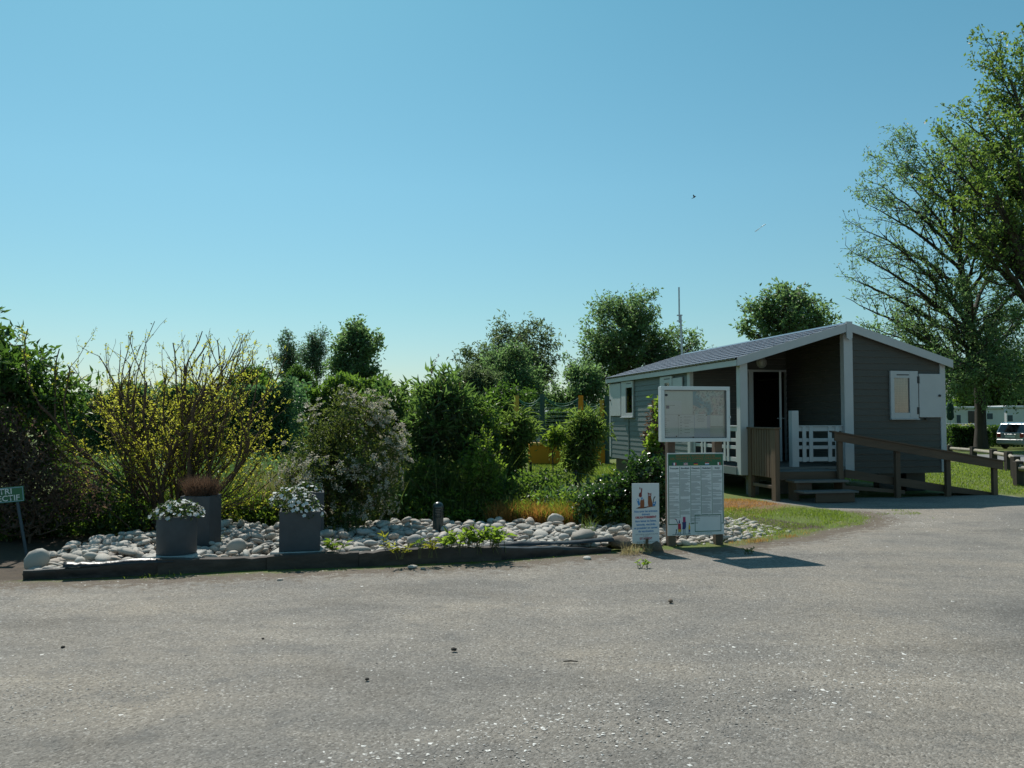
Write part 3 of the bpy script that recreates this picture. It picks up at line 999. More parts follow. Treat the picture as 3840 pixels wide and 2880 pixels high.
window_side(v0, v1, z0, z1, p0, p1, pz0, pz1 - 0.03)
a, zt = on_u(2334, 1437); b, zb = on_u(2293, 1560)
b = min(b, L_ - 0.1)
m = MB(); m.bb((-0.062, a, zb), (-0.03, b, zt)); sh = m.build('shutter', M_white, CH, bevel=0.004)
m = MB(); hv, hz = on_u(2297, 1501); m.tube([(-0.062, hv, hz), (-0.085, hv, hz)], 0.028, 10); m.build('knob', M_black, sh)
v0, _ = on_u(2529, 1430); v1, _ = on_u(2484, 1430); z1 = on_u(2506, 1412)[1]; z0 = z1 - 1.0
p0, pz1 = on_u(2520, 1436); p1, _ = on_u(2502, 1436)
window_side(v0, v1, z0, z1, p0, p1, z0 + 0.1, pz1)
a = on_u(2566, 1410)[0]
m = MB(); m.bb((-0.062, a, z0 + 0.02), (-0.03, v0 - 0.02, z1 - 0.06)); m.build('shutter', M_white, CH, bevel=0.004)
# door in the porch
m = MB()
m.bb((DF0, VP - 0.03, DECK), (DF0 + 0.045, VP + 0.06, DFZ)); m.bb((DF1 - 0.045, VP - 0.03, DECK), (DF1, VP + 0.06, DFZ))
m.bb((DF0 + 0.045, VP - 0.0295, DZ1), (DF1 - 0.045, VP + 0.06, DFZ)); m.bb((DU0 - 0.11, VP - 0.0295, DECK), (DU0, VP + 0.06, DZ1))
m.bb((DF0 + 0.045, VP - 0.0295, DECK), (DU0 - 0.11, VP + 0.06, DECK + 0.1))
dfm = m.build('door_frame', M_white, CH)
m = MB(); m.bb((DF0 + 0.045, VP + 0.01, DECK + 0.1), (DU0 - 0.11, VP + 0.018, DZ1)); m.build('side_pane', M_glass, dfm)
m = MB(); DL = 0.74; dz0, dz1 = DECK + 0.02, DZ1 - 0.02
m.bb((-0.022, -DL, dz0), (0.022, 0, dz0 + 0.11)); m.bb((-0.022, -DL, dz1 - 0.11), (0.022, 0, dz1)); m.bb((-0.022, -DL, dz0 + 0.11), (0.022, -DL + 0.10, dz1 - 0.11)); m.bb((-0.022, -0.10, dz0 + 0.11), (0.022, 0, dz1 - 0.11))
dr = m.build('door', M_white, CH, bevel=0.003)
dr.matrix_local = Matrix.Translation((DU1 + 0.02, VP - 0.04, 0)) @ Matrix.Rotation(R(-29.0), 4, 'Z')
m = MB(); m.bb((-0.004, -DL + 0.10, dz0 + 0.11), (0.004, -0.10, dz1 - 0.11)); m.build('pane', M_glass, dr)
m = MB(); hz = 1.52
for sx in (-1, 1):
    m.tube([(sx * 0.02, -DL + 0.05, hz), (sx * 0.07, -DL + 0.05, hz), (sx * 0.07, -DL + 0.17, hz)], 0.010, 8)
m.build('handle', M_metal, dr)
# porch lamp
lu, lz = on_v(2853, 1360, VP)
m = MB(); m.lathe([(0.125, 0), (0.125, 0.03), (0.11, 0.05)], 20)
lm = m.build('porch_lamp', M_white, CH, smooth=True)
lm.matrix_local = Matrix.Translation((lu, VP - 0.02, lz)) @ Matrix.Rotation(PI / 2, 4, 'X')
m = MB(); m.lathe([(0.105, 0.045), (0.095, 0.075), (0.06, 0.10), (0.01, 0.108)], 20); m.build('glass_dome', solid('milky_glass', (0.5, 0.5, 0.47), 0.15, 0.05), lm, smooth='all')
# porch deck
for k in range(17):
    m = MB(); y0 = 0.03 + k * 0.136
    m.bb((0.02, y0, DECK - 0.035), (UP - 0.03, y0 + 0.128, DECK + random.uniform(-0.002, 0.002))); m.build('deck_board', M_deck, CH)
m = MB(); m.bb((0.02, -0.016, 0.40), (UP - 0.095, 0.025, DECK - 0.002)); m.build('deck_edge', M_deck, CH)
m = MB(); m.bb((-0.022, 0.145, 0.41), (0.0, VP - 0.022, DECK - 0.004)); m.build('deck_edge', M_siding_lit, CH)
# white porch railings
def rail_front(u0, u1, v, zb):
    for z in (zb + 0.10, zb + 0.345, zb + 0.49, zb + 0.70):
        m = MB(); h = 0.085 if z > zb + 0.6 or z < zb + 0.2 else 0.07
        m.bb((u0, v - 0.02, z), (u1, v + 0.015, z + h)); m.build('rail', M_white, CH, bevel=0.003)
    for f in (0.14, 0.29, 0.71, 0.87):
        m = MB(); uu = u0 + f * (u1 - u0)
        m.bb((uu - 0.042, v - 0.034, zb + 0.09), (uu + 0.042, v - 0.0205, zb + 0.79)); m.build('baluster', M_white, CH, bevel=0.003)
    m = MB(); m.bb((u0 - 0.02, v - 0.045, zb + 0.79), (u1, v + 0.03, zb + 0.815)); m.build('top_rail', M_white, CH, bevel=0.003)
pu0, pz0 = on_v(2966, 1747, 0.06); pu1, pz1 = on_v(2997, 1540, 0.06)
post(pu0, pu0 + 0.15, 0.0, 0.13, DECK - 0.03, pz1, 'railing_post')
rail_front(pu0 + 0.15, UP - 0.092, 0.07, DECK)
def rail_side(v0, v1, u, zb):
    for z in (zb + 0.10, zb + 0.345, zb + 0.49, zb + 0.70):
        m = MB(); h = 0.085 if z > zb + 0.6 or z < zb + 0.2 else 0.07
        m.bb((u - 0.015, v0, z), (u + 0.02, v1, z + h)); m.build('rail', M_white, CH, bevel=0.003)
    n = 8
    for k in range(n):
        f = (k + 0.5 + (0.22 if k % 2 else -0.22)) / n
        vv = v0 + f * (v1 - v0); m = MB()
        m.bb((u - 0.03, vv - 0.042, zb + 0.09), (u - 0.0155, vv + 0.042, zb + 0.79)); m.build('baluster', M_white, CH, bevel=0.003)
    m = MB(); m.bb((u - 0.045, v0, zb + 0.79), (u + 0.03, v1, zb + 0.815)); m.build('top_rail', M_white, CH, bevel=0.003)
rail_side(0.14, VP - 0.022, 0.06, DECK)
# underside: chassis, blocks, wheels
m = MB()
for uu in (1.1, 3.4): m.bb((uu - 0.05, 0.3, 0.22), (uu + 0.05, L_ - 0.3, ZF - 0.005))
m.build('chassis', M_black, CH)
M_block = solid('grey_block', (0.16, 0.155, 0.145), 0.9, 0.2, 8, 0.4)
for (uu, vv, sx) in ((1.1, 0.35, 0.3), (3.4, 0.35, 0.4), (4.2, 0.55, 0.45), (0.45, 0.4, 0.18), (0.3, 2.6, 0.3), (0.3, 4.9, 0.3), (4.1, 4.0, 0.4), (1.1, 7.6, 0.3), (3.4, 7.6, 0.3)):
    m = MB(); m.bb((uu - sx / 2, vv - 0.1, -0.02), (uu + sx / 2, vv + 0.1, ZF - 0.002)); m.build('support_block', M_block if uu != 4.2 else M_black, CH)
m = MB(); v0, _ = on_u(2400, 1740, 0.15); v1, _ = on_u(2303, 1740, 0.15)
m.bb((0.12, v0, 0.02), (0.5, min(v1, 7.9), ZF - 0.01)); m.build('support_block', M_black, CH)
for vv in (3.6, 4.3):
    m = MB(); m.lathe([(0.29, -0.09), (0.31, -0.06), (0.31, 0.06), (0.29, 0.09), (0.16, 0.085)], 20)
    wo_ = m.build('wheel', M_black, CH, smooth=True)
    wo_.matrix_local = Matrix.Translation((0.45, vv, 0.31)) @ Matrix.Rotation(PI / 2, 4, 'Y')

# steps, landing and ramp of brown timber
ST = thing('entrance_steps', 'brown timber landing with two steps and slatted side panel before the chalet door', 'steps', (AX, AY, 0), ANG)
def part(parent, name, mat, a, b, bevel=0.004):
    m = MB(); m.bb(a, b); return m.build(name, mat, parent, bevel=bevel)
LZ = 0.52
for k in range(5):
    part(ST, 'deck_board', M_deck, (0.28, -0.74 + k * 0.142, LZ - 0.035), (1.74, -0.74 + k * 0.142 + 0.134, LZ))
part(ST, 'front_board', M_woodh, (0.28, -0.772, 0.36), (1.74, -0.742, LZ - 0.004))
part(ST, 'tread', M_deck, (0.50, -1.10, 0.33), (1.62, -0.78, 0.37))
part(ST, 'tread', M_deck, (0.46, -1.48, 0.17), (1.56, -1.14, 0.205))
part(ST, 'stringer', M_woodh, (0.56, -1.06, -0.02), (0.62, -0.776, 0.328)); part(ST, 'stringer', M_woodh, (1.50, -1.06, -0.02), (1.56, -0.776, 0.328))
part(ST, 'riser', M_woodh, (0.72, -1.44, 0.0), (1.50, -1.41, 0.168)); part(ST, 'riser', M_woodh, (0.62, -1.02, 0.1), (0.9, -0.99, 0.328))
PU = 0.17
part(ST, 'panel_post', M_wood, (PU - 0.045, -1.10, -0.02), (PU + 0.045, -0.95, 1.315)); part(ST, 'panel_post', M_wood, (PU - 0.045, -0.17, -0.02), (PU + 0.045, -0.05, 1.315))
part(ST, 'panel_rail', M_woodh, (PU - 0.06, -1.13, 1.317), (PU + 0.06, -0.03, 1.35)); part(ST, 'panel_rail', M_woodh, (PU + 0.0, -0.948, 0.44), (PU + 0.035, -0.172, 0.54)); part(ST, 'panel_rail', M_woodh, (PU - 0.02, -0.948, 0.22), (PU + 0.02, -0.172, 0.28))
part(ST, 'panel_rail', M_woodh, (PU + 0.0, -0.948, 1.20), (PU + 0.035, -0.172, 1.30))
for k in range(8):
    v_ = -0.94 + k * 0.0965
    part(ST, 'slat', M_wood, (PU - 0.03, v_, 0.42), (PU - 0.002, v_ + 0.078, 1.315))
RP = thing('access_ramp', 'brown timber wheelchair ramp with sloping handrail along the chalet front', 'ramp', (AX, AY, 0), ANG)
R0, R1 = 1.75, 5.1
def rz(u): return LZ * (1 - (u - R0) / (R1 - R0))
n = 23
for k in range(n):
    ua = R0 + (R1 - R0) * k / n; ub = ua + (R1 - R0) / n - 0.008
    m = MB(); za, zb = rz(ua) + 0.012, rz(ub) + 0.012
    m.prism([(ua, -0.74, za), (ub, -0.74, zb), (ub, -0.74, zb - 0.03), (ua, -0.74, za - 0.03)], (0, 0.66, 0)); m.build('ramp_board', M_deck, RP)
m = MB(); m.prism([(R0, -0.775, rz(R0) + 0.03), (R1, -0.775, 0.035), (R1, -0.775, -0.03), (R0 + 1.9, -0.775, rz(R0 + 1.9) - 0.12), (R0, -0.775, rz(R0) - 0.13)], (0, 0.032, 0)); m.build('side_board', M_woodh, RP)
m = MB(); m.beam((1.62, -0.79, 0.22), (3.0, -0.79, 0.10), 0.035, 0.07); m.build('lower_rail', M_woodh, RP)
for uu in (1.60, 2.82, 3.92, 4.97):
    t_ = 1.235 - (uu - 1.6) * (1.235 - 0.70) / 3.37
    part(RP, 'ramp_post', M_wood, (uu - 0.05, -0.87, -0.03), (uu + 0.05, -0.795, t_ - 0.02))
def ht(u): return 1.225 - (u - 1.6) * (1.235 - 0.70) / 3.37
m = MB(); m.prism([(1.46, -0.905, ht(1.46)), (5.12, -0.905, ht(5.12)), (5.12, -0.905, ht(5.12) - 0.16), (1.46, -0.905, ht(1.46) - 0.15)], (0, 0.033, 0)); m.build('handrail', M_woodh, RP)
m = MB(); m.prism([(1.42, -0.93, ht(1.42) + 0.028), (5.15, -0.93, ht(5.15) + 0.028), (5.15, -0.93, ht(5.15) + 0.002), (1.42, -0.93, ht(1.42) + 0.002)], (0, 0.15, 0)); m.build('handrail_cap', M_woodh, RP)

# antenna mast behind the far gable
mp = P(2560, 1310, 24.9)
AN = thing('antenna_mast', 'thin grey two-piece mast rising behind the chalet roof ridge', 'mast', (mp.x, mp.y, 0))
tp = P(2546, 1077, 24.9) - Vector((mp.x, mp.y, 0)); md = P(2552, 1180, 24.9) - Vector((mp.x, mp.y, 0))
dirn = (tp - md).normalized()
m = MB(); m.tube([Vector((0.08, 0, -0.02)), md], 0.033, 10); m.build('lower_tube', M_metal, AN, smooth=True)
m = MB(); m.tube([md - dirn * 0.25 + Vector((-0.05, 0, 0)), tp], 0.024, 10); m.build('upper_tube', M_metal, AN, smooth=True)
m = MB(); m.box(md + Vector((-0.03, 0, -0.02)), (0.16, 0.09, 0.03)); m.box(md + Vector((-0.03, 0, -0.19)), (0.16, 0.09, 0.03)); m.build('clamp', M_metal, AN)

# =================================================================== the bed of beach stones
FRONT = [G(78, 2172), G(400, 2160), G(746, 2143), G(1250, 2126), G(1875, 2098), G(2135, 2078), G(2400, 2055), G(2530, 2044), G(2700, 2036), G(2860, 2012), G(2975, 1998)]
BACK = [P(2940, 1962, 11.4), P(2777, 1918, 12.4), P(2640, 1905, 12.6), P(2420, 1930, 12.0), P(2257, 1962, 11.3), P(1910, 1940, 11.8), P(1562, 1940, 11.8), P(1215, 1970, 11.2), P(833, 1955, 11.6), P(573, 1975, 10.9), P(330, 2030, 9.9), P(160, 2090, 8.9)]
BED = [(p.x, p.y) for p in FRONT + BACK]
def bed_h(pts):
    """height of the heap: about 13 cm behind the edging, running out flat at the right end"""
    pts = np.atleast_2d(pts)
    d = seg_dist(pts, BED + [BED[0]])
    f = np.clip(d / 0.8, 0, 1)
    right = np.clip((3.0 - pts[:, 0]) / 2.2, 0, 1)
    front = np.exp(-seg_dist(pts, [(p.x, p.y) for p in FRONT[:7]]) / 0.35)
    return (0.03 + 0.07 * f + 0.055 * front) * (0.25 + 0.75 * right) + 0.012 * np.sin(pts[:, 0] * 3.1) * np.cos(pts[:, 1] * 2.3)
bp = np.array(BED)
gx, gy = np.meshgrid(np.arange(-4.8, 4.2, 0.12), np.arange(7.5, 13, 0.12))
gp = np.stack([gx.ravel(), gy.ravel()], 1)
ok = inside(gp, BED)
idx = -np.ones(len(gp), int); idx[ok] = np.arange(ok.sum())
nx_ = gx.shape[1]
qs = []
for i in range(len(gp) - nx_ - 1):
    if (i + 1) % nx_ == 0: continue
    q = (i, i + 1, i + 1 + nx_, i + nx_)
    if all(ok[j] for j in q): qs.append([idx[j] for j in q])
V = np.concatenate([gp[ok], (bed_h(gp[ok]) - 0.035)[:, None]], 1)
bedo = np_mesh('stone_bed', V, [np.array(qs)], M_soil, smooth=True, kind='structure')
# stones: dart throwing, big ones first
FL = [(p.x, p.y) for p in FRONT[:8]]
rng = np.random.default_rng(11)
placed = np.zeros((0, 3))
cand_r = np.sort(np.concatenate([rng.uniform(0.055, 0.082, 330), rng.uniform(0.034, 0.057, 14000), rng.uniform(0.022, 0.036, 9000)]))[::-1]
planter_spots = []
lo, hi = bp.min(0), bp.max(0)
buf = np.zeros((6000, 3)); nb = 0
KEEP_OUT = []
def keep_out(x, y, r): KEEP_OUT.append((x, y, r))
pl1 = P(662, 2078, 8.55); pl2 = P(752, 2020, 9.45); pl3 = P(1124, 2058, 8.85); pl4 = P(1156, 2000, 9.95); bo = P(1643, 1978, 10.45)
for p_, r_ in ((pl1, 0.24), (pl2, 0.22), (pl3, 0.26), (pl4, 0.24), (bo, 0.075)): keep_out(p_.x, p_.y, r_)
cx = rng.uniform(lo[0], hi[0], len(cand_r)); cy = rng.uniform(lo[1], hi[1], len(cand_r))
cin = inside(np.stack([cx, cy], 1), BED)
for x, y, r_, o_ in zip(cx, cy, cand_r, cin):
    if not o_: continue
    if seg_dist(np.array([[x, y]]), FL)[0] < r_ * 0.8 + (0.055 if x < 1.3 else 0.0): continue
    if x > 1.8 and r_ > 0.066: continue
    if x > 2.6 and r_ > 0.055: continue
    if any((x - k[0]) ** 2 + (y - k[1]) ** 2 < (k[2] + r_ * .5) ** 2 for k in KEEP_OUT): continue
    if nb:
        d = np.hypot(buf[:nb, 0] - x, buf[:nb, 1] - y)
        if np.any(d < (buf[:nb, 2] + r_) * 0.86): continue
    buf[nb] = (x, y, r_); nb += 1
first = buf[:nb].copy()
# a loose second layer
top = []
for _ in range(600):
    x, y = rng.uniform(lo[0], hi[0]), rng.uniform(lo[1], hi[1])
    if not inside(np.array([[x, y]]), BED)[0] or x > 3.2 or seg_dist(np.array([[x, y]]), FL)[0] < .2: continue
    if any((x - k[0]) ** 2 + (y - k[1]) ** 2 < (k[2] + 0.06) ** 2 for k in KEEP_OUT): continue
    top.append((x, y, rng.uniform(0.036, 0.075) * (0.75 if x > 1.8 else 1)))
top = np.array(top)
def stone_mesh(seed, sub=2):
    rg = np.random.default_rng(seed)
    bm = bmesh.new()
    bmesh.ops.create_icosphere(bm, subdivisions=sub, radius=1.0)
    d = nrm(rg.normal(size=(7, 3))); a = rg.uniform(-0.16, 0.16, 7); ph = rg.uniform(0, 6, 7)
    for v in bm.verts:
        n_ = np.array(v.co)
        k = 1 + sum(a[i] * math.sin(2.0 * float(n_ @ d[i]) + ph[i]) for i in range(7))
        if seed % 3 == 0:
            for i in range(2):
                e = float(n_ @ d[i]) * k
                if e > 0.72: k *= 0.72 / e
        v.co = Vector(n_ * k)
    me = bpy.data.meshes.new('stone')
    bm.to_mesh(me); bm.free()
    me.polygons.foreach_set('use_smooth', [True] * len(me.polygons))
    me.materials.append(M_stone)
    return me
SM = [stone_mesh(i) for i in range(12)]
rows = [(x, y, r_, 0) for x, y, r_ in first] + [(x, y, r_, 1) for x, y, r_ in top]
rows.sort(key=lambda q: -q[2] / q[1])
def stone_pose(x, y, r_, layer, rg):
    h = float(bed_h(np.array([[x, y]]))[0])
    a = rg.uniform(0.95, 1.5); b = rg.uniform(0.75, 1.0); c = rg.uniform(0.42, 0.72)
    z = h - 0.03 + r_ * c * 0.55 + (0.055 if layer else 0)
    M = Matrix.Translation((x, y, z)) @ Euler((rg.normal(0, .25), rg.normal(0, .25), rg.uniform(0, 6.28))).to_matrix().to_4x4() @ Matrix.Diagonal((r_ * a, r_ * b, r_ * c, 1))
    return M
for i, (x, y, r_, ly) in enumerate(rows[:298]):
    o = link('stone', SM[i % 12], bedo)
    o.matrix_world = stone_pose(x, y, r_, ly, rng)
SMl = [stone_mesh(20 + i, 2 if i < 6 else 1) for i in range(6)]
tv_ = []; tf_ = []; base = 0
arrs = []
for me in SMl:
    c = np.zeros(len(me.vertices) * 3, np.float32); me.vertices.foreach_get('co', c)
    f = np.array([p.vertices[:] for p in me.polygons])
    arrs.append((c.reshape(-1, 3), f))
for i, (x, y, r_, ly) in enumerate(rows[298:]):
    c, f = arrs[i % 6]
    M = np.array(stone_pose(x, y, r_, ly, rng))
    tv_.append(c @ M[:3, :3].T + M[:3, 3]); tf_.append(f + base); base += len(c)
np_mesh('stones', np.concatenate(tv_), [np.concatenate(tf_)], M_stone, bedo, smooth=True, kind='stuff')

def rock(name, label, p, size, rz_=0.0, seed=40, mat=None, tilt=(0, 0), group=None):
    me = stone_mesh(seed)
    me.materials.clear(); me.materials.append(mat or M_stone)
    o = link(name, me)
    o.matrix_world = Matrix.Translation(p) @ Euler((tilt[0], tilt[1], rz_)).to_matrix().to_4x4() @ Matrix.Diagonal((*[s / 2 for s in size], 1))
    return props(o, label, 'rock', group)
p = G(125, 2150); rock('boulder', 'large rounded pale boulder standing at the far left end of the stone bed', (p.x, p.y + .05, 0.10), (0.18, 0.16, 0.22), 0.3, 41, tilt=(0.1, 0.35))
M_brownrock = solid('brown_rock', (0.17, 0.125, 0.09), 0.85, 0.35, 8, 0.6, 30)
p = G(2335, 2070); rock('boulder', 'brown rock lying by the tip of the edging, left of the animal sign', (p.x, p.y + 0.1, 0.08), (0.34, 0.22, 0.2), 0.2, 42, M_brownrock)
p = G(2452, 2062); rock('boulder', 'tan rock lying just below the animal sign', (p.x, p.y + 0.02, 0.05), (0.24, 0.18, 0.16), 0.1, 45, M_brownrock)
for i, (px, py, s) in enumerate(((1560, 2040, .2), (2090, 1958, .22), (880, 2062, .24), (2185, 2045, .42), (1990, 1962, .15))):
    q = P(px, py, G(px, py, 0.12).y if i != 3 else 9.62)
    lab = ['pale round rock larger than its neighbours right of the front square planter', 'angular pale rock at the back edge of the stone bed beside dry grass', 'broad tan rock beside the round planter on its right', 'long flat pale rock behind the front edging near the animal sign', 'small upright pointed pale rock at the back of the stone bed'][i]
    rock('boulder', lab, (q.x, q.y, 0.15), (s, s * .7, s * (.75 if i != 3 else .4)), 0.4 * i, 50 + i)

# ---- edging in front: plastic liner at the left, then old sleepers
def strip(name, label, cat, A, B, h0, h1, th, mat, seed, group=None, sag=0.012, bulge=0.0):
    rg = np.random.default_rng(seed)
    A = Vector((A.x, A.y, 0)); B = Vector((B.x, B.y, 0)); d = B - A; L = d.length; d.normalize(); nn = Vector((d.y, -d.x, 0))
    n = max(4, int(L / 0.07))
    vs = []; fs = []
    prof = [(0.0, 0.0), (-0.004, 0.35), (0.006, 0.7), (0.0, 0.97), (-0.5, 1.0), (-1.0, 0.97), (-1.0, 0.0)]
    k = len(prof)
    ph = rg.uniform(0, 6, 4)
    for i in range(n + 1):
        f = i / n
        hh = h0 + (h1 - h0) * f + sag * math.sin(3.1 * f * L + ph[0]) * 0.6 + rg.normal(0, sag * 0.25)
        off = bulge * math.sin(2.3 * f * L + ph[1]) + rg.normal(0, 0.004)
        for (o, z) in prof:
            q = A + d * (L * f) + nn * (off + (o * th if o <= -0.5 else o + rg.normal(0, 0.003)))
            vs.append((q.x, q.y, z * hh - (0.02 if z == 0 else 0)))
    for i in range(n):
        for j in range(k - 1):
            a = i * k + j
            fs.append((a, a + k, a + k + 1, a + 1))
    fs.append(tuple(range(k - 1, -1, -1))); fs.append(tuple(range(n * k, n * k + k)))
    m = MB(); m.add(vs, fs)
    o = m.build(name, mat, smooth=True)
    return props(o, label, cat, group)
E0, E1, E2, E3, E4, E5 = G(85, 2178), G(590, 2153), G(1000, 2137), G(1345, 2126), G(1880, 2104), G(2290, 2073)
strip('plastic_liner', 'glossy black plastic liner folded over the left end of the stone bed edging', 'liner', E0, E1, 0.09, 0.135, 0.06, M_liner, 1, None, 0.014, 0.012)
strip('sleeper', 'dark sleeper below the gap between the round and the front square planter', 'sleeper', E1 + Vector((.004, 0, 0)), E2, 0.13, 0.13, 0.12, M_sleeper, 2, 'sleepers edging the stone bed', 0.020, 0.016)
strip('sleeper', 'dark sleeper right of the front square planter, below a tuft of weeds', 'sleeper', E2 + Vector((.004, 0.0, 0)), E3, 0.13, 0.145, 0.12, M_sleeper, 3, 'sleepers edging the stone bed', 0.020, 0.016)
strip('sleeper', 'longest dark sleeper in the middle, below the bushy green weeds', 'sleeper', E3 + Vector((.004, 0.0, 0)), E4, 0.15, 0.15, 0.13, M_sleeper, 4, 'sleepers edging the stone bed', 0.022, 0.018)
strip('sleeper', 'tapering dark sleeper wrapped in plastic, ending at the brown rock', 'sleeper', E4 + Vector((.004, 0.0, 0)), E5, 0.15, 0.045, 0.14, M_liner, 5, 'sleepers edging the stone bed', 0.014, 0.012)
# slack liner showing along the top of the first metres
rg = np.random.default_rng(9)
def liner_flap(a, b, z0, seed, label):
    rg = np.random.default_rng(seed)
    A = Vector((a.x, a.y, 0)); B = Vector((b.x, b.y, 0)); n = 26; vs = []; fs = []
    d = (B - A); nn = Vector((d.y, -d.x, 0)).normalized()
    for i in range(n + 1):
        f = i / n; q = A + d * f; wv = 0.02 * math.sin(9 * f + seed) + rg.normal(0, 0.006)
        for j, (o, z) in enumerate(((0.015, -0.01), (-0.03, 0.02), (-0.10, 0.018), (-0.16, 0.0))):
            w_ = q + nn * (o + wv * 0.4)
            vs.append((w_.x, w_.y, z0 + z + wv * (0.5 if j in (1, 2) else 0.1)))
    for i in range(n):
        for j in range(3):
            k = i * 4 + j; fs.append((k, k + 4, k + 5, k + 1))
    m = MB(); m.add(vs, fs)
    o = m.build('liner_flap', M_liner, smooth='all')
    mod = o.modifiers.new('thick', 'SOLIDIFY'); mod.thickness = 0.003
    return props(o, label, 'liner')
liner_flap(E0 + Vector((.35, .04, 0)), E1 + Vector((.15, 0.02, 0)), 0.128, 2, 'loose shiny flap of black liner along the top beneath the round planter')
liner_flap(E4 + Vector((-.35, .06, 0)), E5 + Vector((.05, 0.06, 0)), 0.13, 5, 'crumpled black liner flap on top of the tapering sleeper near the animal sign')

# =================================================================== planters
BZ = 0.10
def slab(label, x, y, s, rz_):
    m = MB(); m.box((0, 0, 0), (s, s, 0.05)); o = m.build('paving_slab', M_slab, bevel=0.008)
    o.location = (x, y, BZ + 0.005); o.rotation_euler = (0, 0, rz_)
    return props(o, label, 'slab')
PZ = BZ + 0.032
slab('pale paving slab under the round planter', pl1.x, pl1.y, 0.47, 0.05)
slab('pale paving slab under the front square planter', pl3.x, pl3.y, 0.50, 0.02)
def round_planter(x, y, z, r, h, label):
    t = thing('planter', label, 'planter', (x, y, z))
    m = MB(); m.lathe([(r * .97, 0), (r, 0.012), (r, h - 0.008), (r * .985, h), (r - 0.025, h), (r - 0.028, h - 0.04), (0.02, h - 0.04)], 40)
    m.build('pot', M_planter, t, smooth=True)
    m = MB(); m.lathe([(r - 0.03, h - 0.05), (r - 0.032, h - 0.03), (0.02, h - 0.015)], 24); m.build('soil', M_soil, t, smooth='all')
    return t
def square_planter(x, y, z, s, h, rz_, label):
    t = thing('planter', label, 'planter', (x, y, z), rz_)
    m = MB(); s2 = s / 2; w_ = 0.022
    m.bb((-s2, -s2, 0), (s2, -s2 + w_, h)); m.bb((-s2, s2 - w_, 0), (s2, s2, h)); m.bb((-s2, -s2 + w_, 0.0), (-s2 + w_, s2 - w_, h)); m.bb((s2 - w_, -s2 + w_, 0.0), (s2, s2 - w_, h)); m.bb((-s2 + w_, -s2 + w_, 0), (s2 - w_, s2 - w_, 0.03))
    m.build('pot', M_planter, t, bevel=0.004)
    m = MB(); m.bb((-s2 + w_, -s2 + w_, h - 0.1), (s2 - w_, s2 - w_, h - 0.035)); m.build('soil', M_soil, t)
    return t
T1 = round_planter(pl1.x, pl1.y, PZ, 0.196, 0.385, 'round anthracite planter of white flowers standing in front of the tall one')
T2 = square_planter(pl2.x, pl2.y, BZ - .02, 0.335, 0.56, R(-3), 'tall square anthracite planter of brown dead grass behind the round planter')
T3 = square_planter(pl3.x, pl3.y, PZ, 0.415, 0.405, R(14), 'square anthracite planter overflowing with white flowers in mid bed')
T4 = square_planter(pl4.x, pl4.y, BZ - .02, 0.36, 0.56, R(13), 'tall dark square planter half hidden behind the white flowered planter')
M_pet = leaf('white_petal', (0.70, 0.71, 0.68), (0.80, 0.80, 0.78), (0.75, 0.75, 0.72), 0.3, 0.6, 0.3)
M_fl = leaf('planter_leaf', (0.035, 0.06, 0.02), (0.07, 0.10, 0.035), (0.10, 0.18, 0.03), 0.35)
def flower_dome(x, y, z, rx, rz_, skew, nfl, nlf, label, seed, cat='flowers'):
    rg = np.random.default_rng(seed)
    t = thing('flowering_plant', label, cat, (x, y, z))
    d = nrm(rg.normal(size=(nlf, 3))); d[:, 2] = np.abs(d[:, 2])
    C = d * np.array([rx, rx, rz_]) * rg.random((nlf, 1)) ** 0.4
    C[:, 2] += skew * C[:, 0]
    C[:, 2] = np.maximum(C[:, 2], -0.04)
    V, F = leaf_geo(rg, C, d + rg.normal(size=(nlf, 3)) * .6, rg.uniform(0.03, 0.055, nlf), rg.uniform(0.014, 0.024, nlf))
    np_mesh('foliage', V, [F], M_fl, t)
    stm = MB()
    for i in range(24):
        q = C[rg.integers(0, nlf)]; stm.tube([(q[0] * .25, q[1] * .25, -0.05), (q[0] * .7, q[1] * .7, q[2] * .6), tuple(q)], 0.003, 4)
    stm.build('stem', M_fl, t)
    d = nrm(rg.normal(size=(nfl, 3))); d[:, 2] = np.abs(d[:, 2]) * 0.9 + 0.05; d = nrm(d)
    C = d * np.array([rx, rx, rz_]) * rg.uniform(0.92, 1.08, (nfl, 1)); C[:, 2] += skew * C[:, 0]
    A = nrm(d + np.array([0, 0, 0.6]) + rg.normal(size=(nfl, 3)) * .35)
    ref = nrm(rg.normal(size=(nfl, 3))); U = nrm(np.cross(A, ref)); Wv = np.cross(A, U)
    rr = rg.uniform(0.018, 0.028, (nfl, 1))
    vs = [C]
    for k in range(10):
        a = 2 * PI * k / 10; q = 1.0 if k % 2 == 0 else 0.72
        vs.append(C + (U * math.cos(a) + Wv * math.sin(a)) * rr * q + A * 0.006)
    V = np.stack(vs, 1).reshape(-1, 3)
    b = np.arange(nfl)[:, None] * 11
    F = np.concatenate([b + np.array([[0, 1 + k, 1 + (k + 1) % 10]]) for k in range(10)], 0)
    np_mesh('blossoms', V, [F], M_pet, t, kind='stuff')
    return t
flower_dome(pl1.x, pl1.y, PZ + 0.36, 0.255, 0.17, 0.0, 95, 700, 'low dome of white daisies growing in the round planter', 3)
flower_dome(pl3.x - 0.03, pl3.y, PZ + 0.38, 0.275, 0.26, -0.25, 125, 800, 'tall sloping mass of white daisies growing in the square planter', 4)
flower_dome(pl4.x - 0.02, pl4.y, BZ + 0.50, 0.17, 0.15, 0.0, 40, 300, 'small white flowers in the tall planter at the back, mostly hidden', 6)
M_drygrass = leaf('dead_grass', (0.10, 0.062, 0.045), (0.19, 0.12, 0.085), (0.22, 0.13, 0.08), 0.3, 0.8, 0.1)
rg = np.random.default_rng(14)
n = 2600
